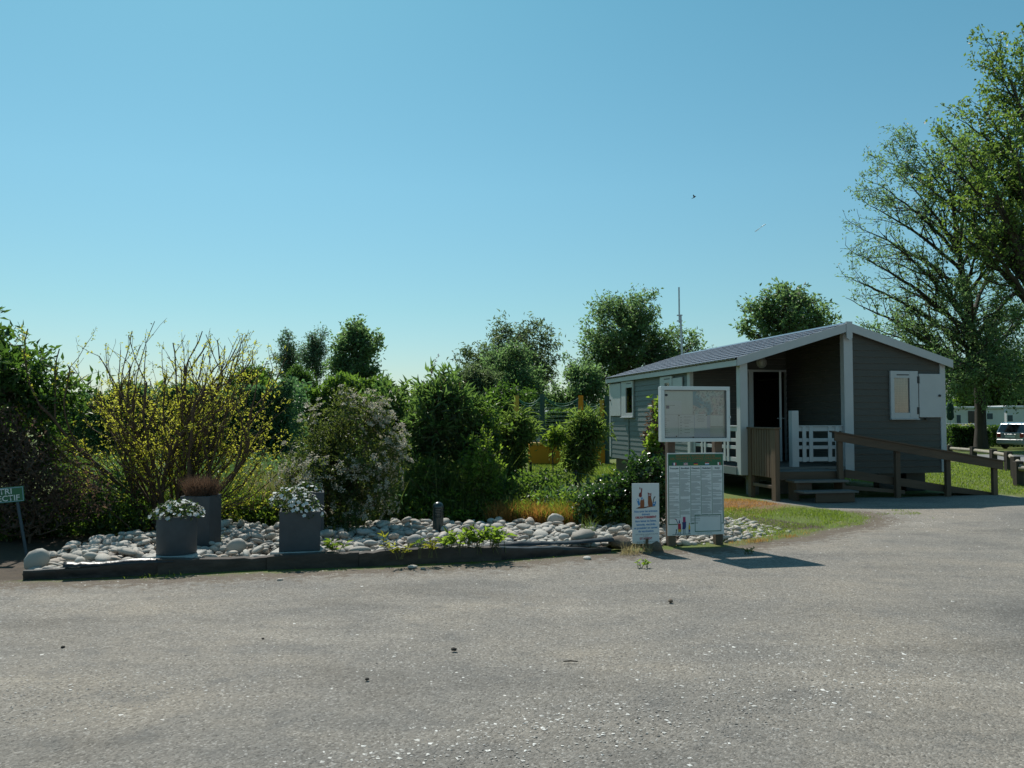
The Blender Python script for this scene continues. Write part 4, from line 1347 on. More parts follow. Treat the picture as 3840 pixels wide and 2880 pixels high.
a = rg.uniform(0, 2 * PI, n); q = np.sqrt(rg.random(n)) * 0.16
C = np.stack([q * np.cos(a), q * np.sin(a), np.zeros(n)], 1)
V, F = blade_geo(rg, C, rg.uniform(0.16, 0.31, n), rg.uniform(0.003, 0.006, n), 0.75, 0.3)
t = thing('dead_grass_clump', 'clump of brown dead grass growing in the tall square planter', 'grass', (pl2.x, pl2.y, BZ + 0.49))
np_mesh('blades', V, F, M_drygrass, t, kind='stuff')

# bollard lamp
BL = thing('bollard_lamp', 'dark green bollard lamp with domed cap and louvres among the stones', 'lamp', (bo.x, bo.y, BZ - 0.02))
br, bh = 0.067, 0.385
m = MB(); m.lathe([(br, 0), (br, bh * .50), (br - .002, bh * .505)], 24); m.build('body', M_bollard, BL, smooth=True)
m = MB(); m.lathe([(br - 0.014, bh * .50), (br - 0.014, bh * .80)], 24); m.build('diffuser', M_lightslit, BL, smooth=True)
for k in range(6):
    m = MB(); z = bh * (.51 + k * .052)
    m.lathe([(br - 0.012, z + 0.008), (br, z), (br + 0.001, z + 0.006), (br - 0.012, z + 0.0135)], 24); m.build('louvre', M_bollard, BL, smooth=True)
for k in range(4):
    m = MB(); a = PI / 4 + k * PI / 2; m.box((math.cos(a) * (br - .004), math.sin(a) * (br - .004), bh * .66), (0.012, 0.012, bh * .32), (0, 0, a)); m.build('strut', M_bollard, BL)
m = MB(); m.lathe([(br + 0.002, bh * .80)] + [(max(0.004, (br + 0.003) * math.cos(i * PI / 16)), bh * .83 + (bh * .17) * math.sin(i * PI / 16)) for i in range(9)], 24); m.build('cap', M_bollard, BL, smooth=True)

# =================================================================== signs
def flat(name, c, rough=0.5): return solid(name, c, rough, 0.04, 3)
M_panel = solid('white_panel', (0.66, 0.68, 0.68), 0.4, 0.06, 3)
M_green = flat('sign_green', (0.006, 0.115, 0.05), 0.4)
M_orange = flat('sign_orange', (0.34, 0.115, 0.02))
M_red = flat('sign_red', (0.42, 0.02, 0.045)); M_blue = flat('sign_blue', (0.04, 0.22, 0.48)); M_ink = flat('sign_ink', (0.02, 0.025, 0.03))
M_grey = flat('print_grey', (0.30, 0.33, 0.33)); M_yel = flat('sign_yellow', (0.6, 0.4, 0.03)); M_brown = flat('print_brown', (0.26, 0.075, 0.02)); M_wht = flat('print_white', (0.8, 0.8, 0.8))
M_purple = flat('print_magenta', (0.35, 0.03, 0.12)); M_navy = flat('print_navy', (0.025, 0.04, 0.16)); M_skyb = flat('print_light_blue', (0.25, 0.42, 0.55)); M_darkred = flat('print_dark_red', (0.20, 0.02, 0.02))
M_slate = flat('print_slate', (0.03, 0.06, 0.08))
YW = R(8)
lpost = G(2515, 2044); rpost = G(2687, 2040)
dv = Vector((rpost.x - lpost.x, rpost.y - lpost.y, 0)); YW = math.atan2(dv.y, dv.x) + R(4)
NB = thing('notice_board', 'white glazed notice board of papers and a map on two brown posts', 'notice board', (lpost.x, lpost.y, 0), YW)
PW = dv.length
def nb_local(px, py, off=0.0):
    """pixel -> local x, z on the plane y = off of the board's frame"""
    o = Vector((-lpost.x, -lpost.y, EYE)); d = ray(px, py)
    c, s = math.cos(YW), math.sin(YW)
    o = Vector((o.x * c + o.y * s, -o.x * s + o.y * c, o.z)); d = Vector((d.x * c + d.y * s, -d.x * s + d.y * c, d.z))
    q = o + d * ((off - o.y) / d.y)
    return q.x, q.z
x0, zt = nb_local(2477, 1448, -0.13); x1, zb = nb_local(2737, 1656, -0.13)
pxl = nb_local(2513, 1700, 0)[0]; pxr = nb_local(2689, 1700, 0)[0]
for px_ in (pxl, pxr):
    m = MB(); m.bb((px_ - 0.048, -0.045, -0.05), (px_ + 0.048, 0.045, zt - 0.03)); m.build('post', M_post, NB, bevel=0.006)
FRW = 0.045
m = MB(); m.bb((x0 + .005, -0.085, zb + .005), (x1 - .005, -0.047, zt - .005)); m.build('back_panel', M_panel, NB)
def frame(parent, x0, x1, z0, z1, y0, y1, w, mat, name='frame'):
    m = MB(); m.bb((x0, y0, z0), (x1, y1, z0 + w)); m.bb((x0, y0, z1 - w), (x1, y1, z1)); m.bb((x0, y0, z0 + w), (x0 + w, y1, z1 - w)); m.bb((x1 - w, y0, z0 + w), (x1, y1, z1 - w))
    return m.build(name, mat, parent, bevel=0.003)
M_frame = solid('white_frame', (0.62, 0.66, 0.65), 0.35, 0.05, 3)
frame(NB, x0, x1, zb, zt, -0.145, -0.087, FRW, M_frame)
frame(NB, x0 + FRW - .001, x1 - FRW + .001, zb + FRW - .001, zt - FRW + .001, -0.140, -0.136, 0.006, M_ink, 'door_seal')
def papers_mat():
    m, t, out = _new('weathered_map')
    p = t.nodes.new('ShaderNodeBsdfPrincipled')
    n1 = _noise(t, 7, 3, 0.5); n2 = _noise(t, 42, 4, 0.75)
    c = _ramp(t, n1, [(0.36, (0.20, 0.46, 0.60)), (0.44, (0.62, 0.72, 0.72)), (0.6, (0.74, 0.64, 0.64)), (0.75, (0.60, 0.72, 0.58))])
    c = _mix(t, _math(t, 'MULTIPLY', _ramp_f(t, n2, 0.46, 0.62), 0.7), c, (0.16, 0.16, 0.2))
    c = _mix(t, _math(t, 'MULTIPLY', _ramp_f(t, n2, 0.42, 0.34), 0.5), c, (0.5, 0.5, 0.48))
    t.links.new(c, p.inputs['Base Color']); p.inputs['Roughness'].default_value = 0.7
    t.links.new(p.outputs[0], out.inputs[0])
    return m
ix0, ix1, iz0, iz1 = x0 + FRW, x1 - FRW, zb + FRW, zt - FRW
WI, HI = ix1 - ix0, iz1 - iz0
def fx(f): return ix0 + f * WI
def fz(f): return iz1 - f * HI
M_p1 = solid('sky_tinted_paper', (0.82, 0.86, 0.83), 0.8, 0.08, 4); M_p2 = solid('white_paper', (0.85, 0.88, 0.89), 0.8, 0.05, 4); M_p3 = solid('bluish_paper', (0.62, 0.67, 0.77), 0.8, 0.08, 5)  # first paper: sky reflection put into its bluish white
M_map = papers_mat(); M_sea = flat('map_sea', (0.14, 0.34, 0.47))
def sheet(name, a, b, c, d, y, mat):
    m = MB(); m.bb((fx(a), y - 0.001, fz(d)), (fx(b), y, fz(c))); return m.build(name, mat, NB)
yb = -0.087
sheet('paper', 0.02, 0.48, 0.02, 0.50, yb, M_p1); sheet('paper', 0.01, 0.24, 0.51, 0.97, yb, M_p2); mp_ = sheet('map', 0.485, 0.99, 0.01, 0.52, yb, M_map)
sheet('paper', 0.06, 0.30, 0.22, 0.50, yb - 0.003, M_p2); sheet('paper', 0.25, 0.50, 0.51, 0.975, yb, M_p2); sheet('paper', 0.51, 0.71, 0.50, 0.80, yb - 0.003, M_p2); sheet('paper', 0.50, 0.76, 0.53, 0.985, yb, M_p3); sheet('paper', 0.77, 0.98, 0.53, 0.76, yb, M_p1); sheet('paper', 0.77, 0.98, 0.765, 0.985, yb, M_panel)
m = MB()
yq = yb - 0.0012
m.poly([(fx(.486), yq, fz(.02)), (fx(.55), yq, fz(.02)), (fx(.52), yq, fz(.12)), (fx(.56), yq, fz(.25)), (fx(.62), yq, fz(.34)), (fx(.60), yq, fz(.38)), (fx(.53), yq, fz(.33)), (fx(.486), yq, fz(.30))])
m.build('map_sea', M_sea, mp_)
m = MB()
rq = random.Random(8)
yq = yb - 0.0055
def line(a, b, c, h=0.006): m.bb((fx(a), yq, fz(c) - h * .5), (fx(b), yq + 0.0005, fz(c) + h * .5))
for k in range(6): line(.33 + rq.uniform(0, .02), .40 + rq.uniform(0, .06), .56 + k * .065, .004)
for k in range(7): line(.27, .30, .57 + k * .055, .004)
for k in range(5): line(.56 - .02 * (k % 2), .66 + .02 * (k % 2), .53 + k * .03, .004)
for k in range(9): line(.02, .05 + rq.uniform(0, .06), .60 + k * .04, .003)
line(.04, .19, .32, .006); line(.27, .48, .665, .003); line(.77, .97, .765, .006)
m.build('printed_lines', M_grey, NB, kind='stuff')
m = MB(); m.bb((fx(.05), yq, fz(.385)), (fx(.10), yq + .0005, fz(.325))); m.build('blue_stamp', M_navy, NB)
m = MB()
for a, b in ((.21, .965), (.48, .985), (.255, .53), (.015, .525), (.70, .52)): m.box((fx(a), yb - 0.008, fz(b)), (0.012, 0.008, 0.012))
m.build('drawing_pins', M_ink, NB)
m = MB(); m.bb((ix0, -0.122, iz0), (ix1, -0.119, iz1)); m.build('glazing', M_glass, NB)
m = MB(); m.tube([(fx(.035), -0.122, fz(.105)), (fx(.035), -0.140, fz(.105))], 0.013, 12); m.build('lock', M_ink, NB)
m = MB(); m.bb((x1 - 0.012, -0.15, (zb + zt) / 2 - 0.05), (x1 + 0.006, -0.1, (zb + zt) / 2 - 0.02)); m.build('hinge', M_metal, NB)

# the long rules board below it
rx0, rzt = nb_local(2502, 1699, -0.06); rx1, rzb = nb_local(2716, 2003, -0.06)
RB = thing('rules_board', 'white camp rules board with green header, five flags and columns of print', 'sign', (lpost.x, lpost.y, 0), YW)
m = MB(); m.bb((rx0, -0.062, rzb), (rx1, -0.0475, rzt)); m.build('panel', M_panel, RB, bevel=0.002)
WB, HB = rx1 - rx0, rzt - rzb
def bx(f): return rx0 + f * WB
def bz(f): return rzt - f * HB
Y1 = -0.0632
def patch(parent, a, b, c, d, y, mat, name='print', th=0.0008):
    m = MB(); m.bb((bx(a), y - th, bz(d)), (bx(b), y, bz(c))); return m.build(name, mat, parent)
patch(RB, .012, .988, .014, .155, -0.0622, M_green, 'header')
TM = lambda x, z, y=-0.0640: Matrix.Translation((x, y, z)) @ Matrix.Rotation(PI / 2, 4, 'X')
text('header_lettering', 'REGLEMENT INTERIEUR OFFICIEL', 0.036, M_orange, RB, TM(bx(.5), bz(.038)), width=WB * .70, bold=0.0)
text('header_lettering', 'DES TERRAINS DE CAMPING CARAVANING', 0.036, M_orange, RB, TM(bx(.5), bz(.072)), width=WB * .90, bold=0.0)
text('header_lettering', 'TOUTES CATEGORIES - TOUTES NATIONALITES', 0.014, M_orange, RB, TM(bx(.5), bz(.100)), width=WB * .58)
def flag(a, kind):
    c0, c1 = .118, .150; wd = .072
    f = MB(); mats = []
    def q(u0, u1, v0, v1, mi, y=-0.0635): f.bb((bx(a + u0 * wd), y - .0006, bz(c0 + v1 * (c1 - c0))), (bx(a + u1 * wd), y, bz(c0 + v0 * (c1 - c0))), mi)
    if kind == 'fr': mats = [M_navy, M_wht, M_red]; [q(i / 3, (i + 1) / 3, 0, 1, i) for i in range(3)]
    if kind == 'it': mats = [M_green, M_wht, M_red]; [q(i / 3, (i + 1) / 3, 0, 1, i) for i in range(3)]
    if kind == 'de': mats = [M_ink, M_red, M_yel]; [q(0, 1, i / 3, (i + 1) / 3, i) for i in range(3)]
    if kind == 'nl': mats = [M_red, M_wht, M_blue]; [q(0, 1, i / 3, (i + 1) / 3, i) for i in range(3)]
    if kind == 'uk':
        mats = [M_navy, M_wht, M_red]; q(0, 1, 0, 1, 0, -0.0632)
        y = -0.0641
        for s in (1, -1):
            for mi, w_, yy in ((1, .16, y), (2, .06, y - .0004)):
                p0, p1 = (0, 0) if s > 0 else (0, 1), (1, 1) if s > 0 else (1, 0)
                f.poly([(bx(a + wd * (p0[0])), yy, bz(c0 + (c1 - c0) * max(0, min(1, p0[1] + (-w_ if p0[1] else 0))))), (bx(a + wd * w_ * .6), yy, bz(c0 + (c1 - c0) * p0[1])), (bx(a + wd), yy, bz(c0 + (c1 - c0) * (p1[1] + (-w_ if p1[1] else w_)))), (bx(a + wd * (1 - w_ * .6)), yy, bz(c0 + (c1 - c0) * p1[1]))], mi)
        q(.38, .62, 0, 1, 1, y - .0008); q(0, 1, .33, .67, 1, y - .0008); q(.44, .56, 0, 1, 2, y - .0016); q(0, 1, .42, .58, 2, y - .0016)
    f.build('flag', mats, RB)
for a, k in ((.085, 'fr'), (.285, 'uk'), (.465, 'de'), (.665, 'nl'), (.868, 'it')): flag(a, k)
cols = [(.03, .205), (.225, .395), (.415, .58), (.60, .775), (.80, .965)]
heads = ['Français', 'English', 'Deutsch', 'Nederland', 'Italy']
ends = [.80, .74, .86, .76, .735]
for (a, b), hd, e in zip(cols, heads, ends):
    text('column_heading', hd, 0.026, M_slate, RB, TM(bx((a + b) / 2), bz(.188)), width=WB * (b - a) * (.85 if hd != 'Italy' else .55), bold=0.0008)
m = MB(); rq = random.Random(2)
for (a, b), e in zip(cols, ends):
    z = .215
    while z < e:
        if rq.random() < .86:
            m.bb((bx(a), -0.0636, bz(z + .0052)), (bx(b - (rq.random() ** 3) * (b - a) * .7), -0.063, bz(z)))
        z += .0105
m.build('printed_lines', M_grey, RB, kind='stuff')
m = MB()
def ln(a, b, c, d): m.bb((bx(a), -0.0637, bz(d)), (bx(b), -0.0629, bz(c)))
ln(.012, .024, .155, .868); ln(.024, .17, .858, .868); ln(.40, .46, .855, .865); ln(.976, .988, .155, .868); ln(.955, .976, .858, .868)
for a, e in ((.212, .79), (.404, .845), (.588, .745), (.785, .745)): ln(a, a + .006, .165, e)
ln(.475, .945, .755, .764); ln(.475, .945, .952, .961); ln(.475, .484, .764, .952); ln(.936, .945, .764, .952)
m.build('ruled_lines', M_green, RB)
text('box_heading', 'CONDITIONS PARTICULIERES', 0.012, M_slate, RB, TM(bx(.70), bz(.776)), width=WB * .40)
text('box_heading', 'TARIFS AFFICHES A LA RECEPTION', 0.011, M_slate, RB, TM(bx(.64), bz(.978)), width=WB * .28)
# four little hikers
def fig(parent, pts, mat, y, X=bx, Z=bz, name='figure'):
    m = MB(); m.prism([(X(a), y, Z(b)), ] + [] if False else [(X(a), y, Z(b)) for a, b in pts], (0, -0.0006, 0)); return m.build(name, mat, parent)
y = -0.0634
fig(RB, [(.08, .990), (.40, .985), (.40, .980), (.08, .984)], M_slate, y)
fig(RB, [(.175, .855), (.228, .855), (.232, .925), (.178, .925)], M_red, y); fig(RB, [(.178, .925), (.232, .925), (.228, .955), (.182, .955)], M_yel, y); fig(RB, [(.188, .84), (.20, .805), (.215, .835), (.205, .855)], M_navy, y); fig(RB, [(.188, .955), (.194, .955), (.194, .983), (.185, .983)], M_slate, y); fig(RB, [(.215, .955), (.222, .955), (.220, .983), (.212, .983)], M_slate, y)
fig(RB, [(.145, .80), (.185, .855), (.178, .862), (.14, .806)], M_navy, y); fig(RB, [(.12, .79), (.16, .806), (.155, .815), (.125, .803)], M_purple, y)
fig(RB, [(.265, .775), (.31, .775), (.312, .84), (.265, .845)], M_purple, y); fig(RB, [(.25, .84), (.32, .835), (.318, .90), (.305, .925), (.252, .925), (.258, .88)], M_navy, y); fig(RB, [(.27, .925), (.278, .925), (.275, .983), (.268, .983)], M_slate, y); fig(RB, [(.295, .925), (.303, .925), (.303, .983), (.294, .983)], M_slate, y)
fig(RB, [(.365, .875), (.38, .868), (.395, .90), (.39, .93), (.362, .93)], M_yel, y); fig(RB, [(.362, .93), (.39, .93), (.388, .958), (.366, .958)], M_navy, y); fig(RB, [(.366, .958), (.372, .958), (.368, .983), (.361, .983)], M_slate, y); fig(RB, [(.382, .958), (.388, .958), (.386, .983), (.380, .983)], M_slate, y); fig(RB, [(.37, .85), (.385, .85), (.385, .868), (.372, .868)], M_brown, y)
fig(RB, [(.14, .925), (.155, .92), (.158, .935), (.15, .955), (.165, .983), (.158, .983), (.147, .962), (.135, .983), (.128, .983), (.142, .95)], M_slate, y)

# small sign about animals
a0 = G(2395, 2046); sp = P(2422, 2040, 9.55)
SG = thing('animal_sign', 'small white sign picturing a dog and cat with blue and red lettering', 'sign', (sp.x, sp.y, 0), R(4))
SW, SH, SZ = 0.315, 0.69, 0.075
m = MB(); m.bb((-SW / 2, -0.006, SZ), (SW / 2, 0.006, SZ + SH)); m.build('panel', M_panel, SG, bevel=0.002)
m = MB(); m.bb((-0.02, 0.0065, -0.05), (0.025, 0.04, SZ + SH * .8)); m.build('stake', M_wood, SG)
m = MB(); m.box((0.005, -0.012, 0.055), (0.03, 0.012, 0.16), (0, 0.1, 0)); m.build('prop', M_wood, SG)
def sx_(f): return -SW / 2 + f * SW
def sz_(f): return SZ + SH * (1 - f)
SM_ = lambda f, g=.5: Matrix.Translation((sx_(g), -0.0082, sz_(f))) @ Matrix.Rotation(PI / 2, 4, 'X') @ Matrix.Rotation(R(2.2), 4, 'Z')
for f, s_, wd, mt in ((.462, 'Nos amis les animaux', .86, M_blue), (.512, 'doivent', .30, M_blue), (.562, 'OBLIGATOIREMENT', .78, M_red), (.622, 'être tenus en laisse,', .78, M_blue), (.680, 'tatoués, vaccinés', .70, M_blue), (.735, 'et posséder un carnet', .86, M_blue), (.790, 'de vaccination', .56, M_blue)):
    text('lettering', s_, 0.034, mt, SG, SM_(f), width=SW * wd, bold=0.0012 if mt == M_red else 0.0008)
text('lettering', 'TOUT CE QUI EST CONTRAIRE A CES REGLES', 0.014, M_ink, SG, SM_(.842, .53), width=SW * .84)
text('lettering', 'à savoir', 0.016, M_ink, SG, SM_(.868), width=SW * .2)
text('lettering', 'EST INTERDIT', 0.035, M_red, SG, SM_(.912), width=SW * .46, bold=0.001)
text('lettering', 'dans les chalets et les sanitaires', 0.015, M_ink, SG, SM_(.962, .56), width=SW * .78)
ys = -0.0066
def sf(pts, mat, y=ys, nm='drawing'):
    return fig(SG, pts, mat, y, sx_, sz_, nm)
sf([(.13, .415), (.20, .402), (.30, .392), (.60, .385), (.86, .372), (.86, .38), (.60, .397), (.42, .415), (.25, .418)], M_ink)
sf([(.22, .392), (.30, .385), (.42, .39), (.40, .412), (.26, .414)], M_brown, ys - .0008)
sf([(.30, .39), (.29, .33), (.31, .285), (.36, .265), (.40, .28), (.43, .32), (.45, .35), (.44, .40), (.33, .405)], M_brown, ys - .0008)
sf([(.40, .30), (.42, .25), (.44, .265), (.45, .35), (.42, .34)], M_brown, ys - .0016)
sf([(.33, .265), (.34, .235), (.38, .23), (.385, .265)], M_blue, ys - .0016)
sf([(.24, .215), (.26, .165), (.32, .145), (.34, .085), (.365, .07), (.375, .10), (.36, .16), (.36, .215), (.32, .235)], M_darkred, ys - .0008)
sf([(.27, .085), (.285, .055), (.31, .085), (.30, .11)], M_darkred, ys - .0008); sf([(.265, .175), (.29, .165), (.30, .185), (.275, .20)], M_ink, ys - .0018)
sf([(.165, .275), (.21, .245), (.25, .26), (.285, .335), (.285, .36), (.23, .368)], M_blue, ys - .0004); sf([(.185, .27), (.215, .255), (.225, .285), (.195, .295)], M_wht, ys - .0014)
sf([(.60, .395), (.58, .33), (.585, .22), (.60, .17), (.70, .175), (.70, .235), (.74, .31), (.755, .36), (.74, .388)], M_brown, ys - .0006)
sf([(.585, .20), (.575, .148), (.62, .165), (.68, .17), (.71, .152), (.705, .205), (.67, .225), (.61, .22)], M_darkred, ys - .0012)
sf([(.61, .185), (.63, .18), (.635, .205), (.615, .208)], M_wht, ys - .002); sf([(.65, .185), (.67, .183), (.672, .206), (.655, .208)], M_wht, ys - .002)
sf([(.76, .34), (.77, .28), (.80, .235), (.85, .212), (.86, .225), (.82, .25), (.795, .29), (.79, .34)], M_ink, ys - .0006)
sf([(.76, .325), (.88, .295), (.875, .335), (.84, .37), (.75, .375)], M_blue, ys - .001); sf([(.79, .33), (.83, .318), (.825, .335), (.79, .345)], M_wht, ys - .002)
sf([(.53, .385), (.57, .378), (.60, .39), (.55, .40)], M_brown, ys - .001)

# green sign at the left edge of the picture
gp_ = P(100, 2085, 9.0)
GS = thing('sorting_sign', 'small green waste sorting sign leaning on a thin grey post by the dark shrubs', 'sign', (gp_.x, gp_.y, 0), R(6))
def gloc(px, py):
    q = P(px, py, gp_.y) - Vector((gp_.x, gp_.y, 0)); return q
b0, b1 = gloc(102, 2085), gloc(58, 1840)
m = MB(); m.tube([(b0.x, 0.015, -0.03), (b1.x, 0.015, b1.z)], 0.016, 10); m.build('post', M_slate, GS, smooth=True)  # dark post colour stands in for shade from the shrubs
c = gloc(15, 1857); tl_ = R(5.0)
MT = Matrix.Translation((c.x, -0.01, c.z)) @ Matrix.Rotation(-tl_, 4, 'Y')
m = MB(); m.bb((-0.26, -0.004, -0.083), (0.225, 0.004, 0.083)); o = m.build('plate', M_green, GS, bevel=0.003); o.matrix_local = MT
m = MB()
for a_, b_, c_, d_ in ((-0.252, 0.217, .070, .075), (-0.252, 0.217, -.075, -.070), (-0.252, -.247, -.070, .070), (0.212, 0.217, -.070, .070)): m.bb((a_, -0.0048, c_), (b_, -0.0042, d_))
o = m.build('border', M_skyb, GS); o.matrix_local = MT
M_dull = flat('dull_white', (0.58, 0.64, 0.64))
text('lettering', 'TRI', 0.085, M_dull, GS, MT @ Matrix.Translation((-0.028, -0.0062, 0.035)) @ Matrix.Rotation(PI / 2, 4, 'X'), width=0.13, bold=0.001, align='LEFT')
text('lettering', 'SELECTIF', 0.085, M_dull, GS, MT @ Matrix.Translation((0.0, -0.0062, -0.038)) @ Matrix.Rotation(PI / 2, 4, 'X'), width=0.36, bold=0.001)
m = MB(); m.box((b1.x + 0.01, -0.003, b1.z - 0.08), (0.05, 0.02, 0.07)); m.build('clamp', M_skyb, GS)

# =================================================================== foliage materials
M_bark = solid('bark', (0.075, 0.06, 0.045), 0.9, 0.35, 8, 0.6, 20, stretch=(1, 1, 0.2))
M_barkd = solid('dark_bark', (0.045, 0.036, 0.028), 0.9, 0.35, 8, 0.6, 20, stretch=(1, 1, 0.2))
M_twig = solid('brown_twig', (0.10, 0.065, 0.042), 0.9, 0.35, 12)
M_stem = solid('green_stem', (0.08, 0.085, 0.035), 0.8, 0.3, 12)
def LF(name, base, tr, tf=0.4, **k):
    return leaf(name, tuple(x * 0.8 for x in base), tuple(x * 1.75 for x in base), tuple(min(1, x * 1.6) for x in tr), tf + .08, **k)
L_dark = LF('dark_leaf', (0.040, 0.070, 0.026), (0.10, 0.20, 0.025), 0.35)
L_mid = LF('mid_leaf', (0.058, 0.088, 0.034), (0.15, 0.26, 0.03), 0.42)
L_fresh = LF('fresh_leaf', (0.070, 0.105, 0.028), (0.24, 0.36, 0.035), 0.45)
L_ash = LF('spring_leaf', (0.075, 0.105, 0.045), (0.17, 0.27, 0.04), 0.42)
L_willow = LF('willow_leaf', (0.080, 0.105, 0.060), (0.16, 0.23, 0.085), 0.4)
L_far = LF('distant_leaf', (0.080, 0.118, 0.064), (0.18, 0.30, 0.095), 0.44)
L_silver = LF('silver_leaf', (0.075, 0.108, 0.075), (0.13, 0.23, 0.11), 0.4)
L_blue = LF('sea_green_leaf', (0.060, 0.100, 0.055), (0.12, 0.24, 0.08), 0.4)
L_bamboo = LF('bamboo_leaf', (0.075, 0.105, 0.038), (0.20, 0.30, 0.05), 0.42, rough=0.4)
L_ivy = LF('ivy_leaf', (0.030, 0.055, 0.020), (0.06, 0.14, 0.02), 0.25, rough=0.28, spec=0.6)
L_budd = LF('buddleia_leaf', (0.062, 0.090, 0.046), (0.15, 0.26, 0.05), 0.42, rough=0.4)
L_yel = LF('yellow_blossom', (0.38, 0.375, 0.045), (0.52, 0.52, 0.06), 0.5, rough=0.6)
L_olive = LF('yellow_green_leaf', (0.095, 0.100, 0.025), (0.32, 0.33, 0.03), 0.45)
L_spir = LF('spirea_leaf', (0.040, 0.064, 0.024), (0.13, 0.17, 0.03), 0.38)
L_white = leaf('blossom', (0.54, 0.50, 0.41), (0.74, 0.69, 0.58), (0.66, 0.60, 0.46), 0.42, 0.7, 0.2)
L_red = LF('dead_flower', (0.075, 0.032, 0.028), (0.12, 0.04, 0.03), 0.25)
L_grass = LF('grass_blade', (0.060, 0.085, 0.026), (0.13, 0.19, 0.03), 0.38)
L_lawn = LF('lawn_blade', (0.090, 0.135, 0.020), (0.22, 0.30, 0.03), 0.4)
L_dry = LF('dry_grass', (0.27, 0.145, 0.045), (0.46, 0.23, 0.05), 0.4, rough=0.7)
L_straw = LF('straw', (0.26, 0.22, 0.12), (0.34, 0.28, 0.13), 0.35, rough=0.7)
L_deadleaf = LF('dead_leaf', (0.085, 0.060, 0.045), (0.13, 0.08, 0.05), 0.3, rough=0.8)

def base_at(px, Y):
    q = P(px, 1600, Y)
    return Vector((q.x, q.y, 0.0))

# =================================================================== far trees
def far_tree(label, px, Y, lob, mat, seed, name='tree', L=0.17, W=0.08, th=2.0, tr=0.2, size=None, n=34, n_leaf=4.5, kids=8, bark=None, droop=0.2, step=0.35, lj=0.12):
    b = base_at(px, Y)
    ll = [lobe(*q[:4], Y, b, *(q[4:])) for q in lob]
    rg = np.random.default_rng(seed)
    top = max(l[2] + l[5] for l in ll); cx = float(np.mean([l[0] for l in ll])); cy = float(np.mean([l[1] for l in ll]))
    R_ = max(max(l[3], l[5]) for l in ll)
    size = size or R_ * .85
    shr = size * .06
    l2 = [(*l[:3], max(.4 * l[3], l[3] - shr), max(.4 * l[4], l[4] - shr), max(.4 * l[5], l[5] - shr)) for l in ll]
    E = lobe_ends(rg, l2, n, 1.0)
    E[:, 2] = np.maximum(E[:, 2], .25)
    trunk = [(0, 0, -0.1), (cx * .3, cy * .3, th), (cx * .8, cy * .8, top * .82)]
    return grown_tree(name, label, 'tree', b, trunk, E, mat, bark or M_bark, seed, size, tr, None, n_leaf, L, W, step=step, kids=kids, tw=.010, droop=droop, rise=.55, arch=.08, lj=lj, low=.2 if name == 'tree' else .06)
far_tree('broad leafy tree rising right behind the chalet roof and mast', 2400, 45, [(2165, 2500, 1120, 1440), (2230, 2480, 1100, 1290), (2140, 2330, 1220, 1430), (2400, 2655, 1225, 1430)], L_far, 101, th=2.0, tr=0.3, n=95, n_leaf=2.7, L=.19, W=.095, size=2.0)
far_tree('olive willow with drooping twigs between the meadow and the chalet', 1900, 42, [(1830, 2095, 1205, 1480), (1740, 1900, 1290, 1480), (1870, 2060, 1300, 1560)], L_willow, 102, L=.22, W=.045, droop=.5, n=74, n_leaf=3.4)
far_tree('rounded light green tree standing in front of the olive willow', 1930, 36, [(1790, 2030, 1310, 1560), (1880, 2040, 1340, 1580)], L_far, 103, th=1.2, n=64, L=.16, W=.07, n_leaf=3.8)
far_tree('dense dark green tree above the white flowering shrub', 1335, 40, [(1245, 1420, 1230, 1420), (1290, 1400, 1215, 1300), (1225, 1445, 1330, 1500)], L_far, 104, th=1.6, n=70, L=.18, W=.09, n_leaf=3.6)
far_tree('slim silvery tree, left of the pair beyond the meadow', 1090, 52, [(1035, 1135, 1260, 1440), (1060, 1110, 1245, 1330)], L_silver, 105, th=2.5, tr=0.14, n=34, L=.17, W=.075, size=1.3, n_leaf=2.3)
far_tree('slim silvery tree, right of the pair beyond the meadow', 1185, 51, [(1140, 1235, 1270, 1450), (1165, 1215, 1235, 1340)], L_silver, 106, th=2.5, tr=0.14, n=36, L=.17, W=.075, size=1.3, n_leaf=2.8)
far_tree('small dark round conifer below the two slim trees', 1120, 44, [(1080, 1170, 1392, 1500), (1095, 1155, 1388, 1450)], L_dark, 107, th=.8, tr=.12, n=40, L=.14, W=.04, size=.8, n_leaf=7, step=.25)
far_tree('leafy tree showing its top behind the chalet ridge', 2950, 36, [(2800, 3080, 1090, 1300), (2765, 2900, 1160, 1270), (2880, 3010, 1060, 1180), (3020, 3145, 1150, 1300)], L_far, 108, th=2.6, tr=0.22, n=60, L=.19, W=.10, n_leaf=2.8)
far_tree('dark rounded bush to the right of the yellow shrub', 955, 30, [(850, 1030, 1400, 1600), (900, 980, 1385, 1500)], L_dark, 109, name='bush', th=.6, tr=.1, n=50, L=.14, W=.06, size=.8, n_leaf=7, step=.25)
far_tree('loose bushy tree left of the chalet behind the netted posts', 2190, 38, [(2070, 2290, 1400, 1570), (2120, 2270, 1385, 1500), (2050, 2160, 1440, 1570)], L_far, 110, th=1.0, tr=.14, n=46, L=.17, W=.09, size=1.3, n_leaf=4.5)
far_tree('dark shady bush under the olive willow', 1900, 31, [(1800, 2010, 1470, 1680)], L_dark, 111, name='bush', th=.5, tr=.1, n=50, L=.16, W=.07, size=.9, n_leaf=8, step=.25)
far_tree('pale willow bush left of the olive willow', 1760, 34, [(1715, 1850, 1370, 1580)], L_willow, 112, name='bush', th=.6, tr=.1, n=34, L=.18, W=.04, size=1.0, droop=.5)
far_tree('light green bush peeping above the pinkish roof', 1640, 38, [(1430, 1640, 1455, 1600), (1580, 1800, 1440, 1600)], L_fresh, 113, name='bush', th=.5, tr=.1, n=50, L=.16, W=.08, size=1.1)

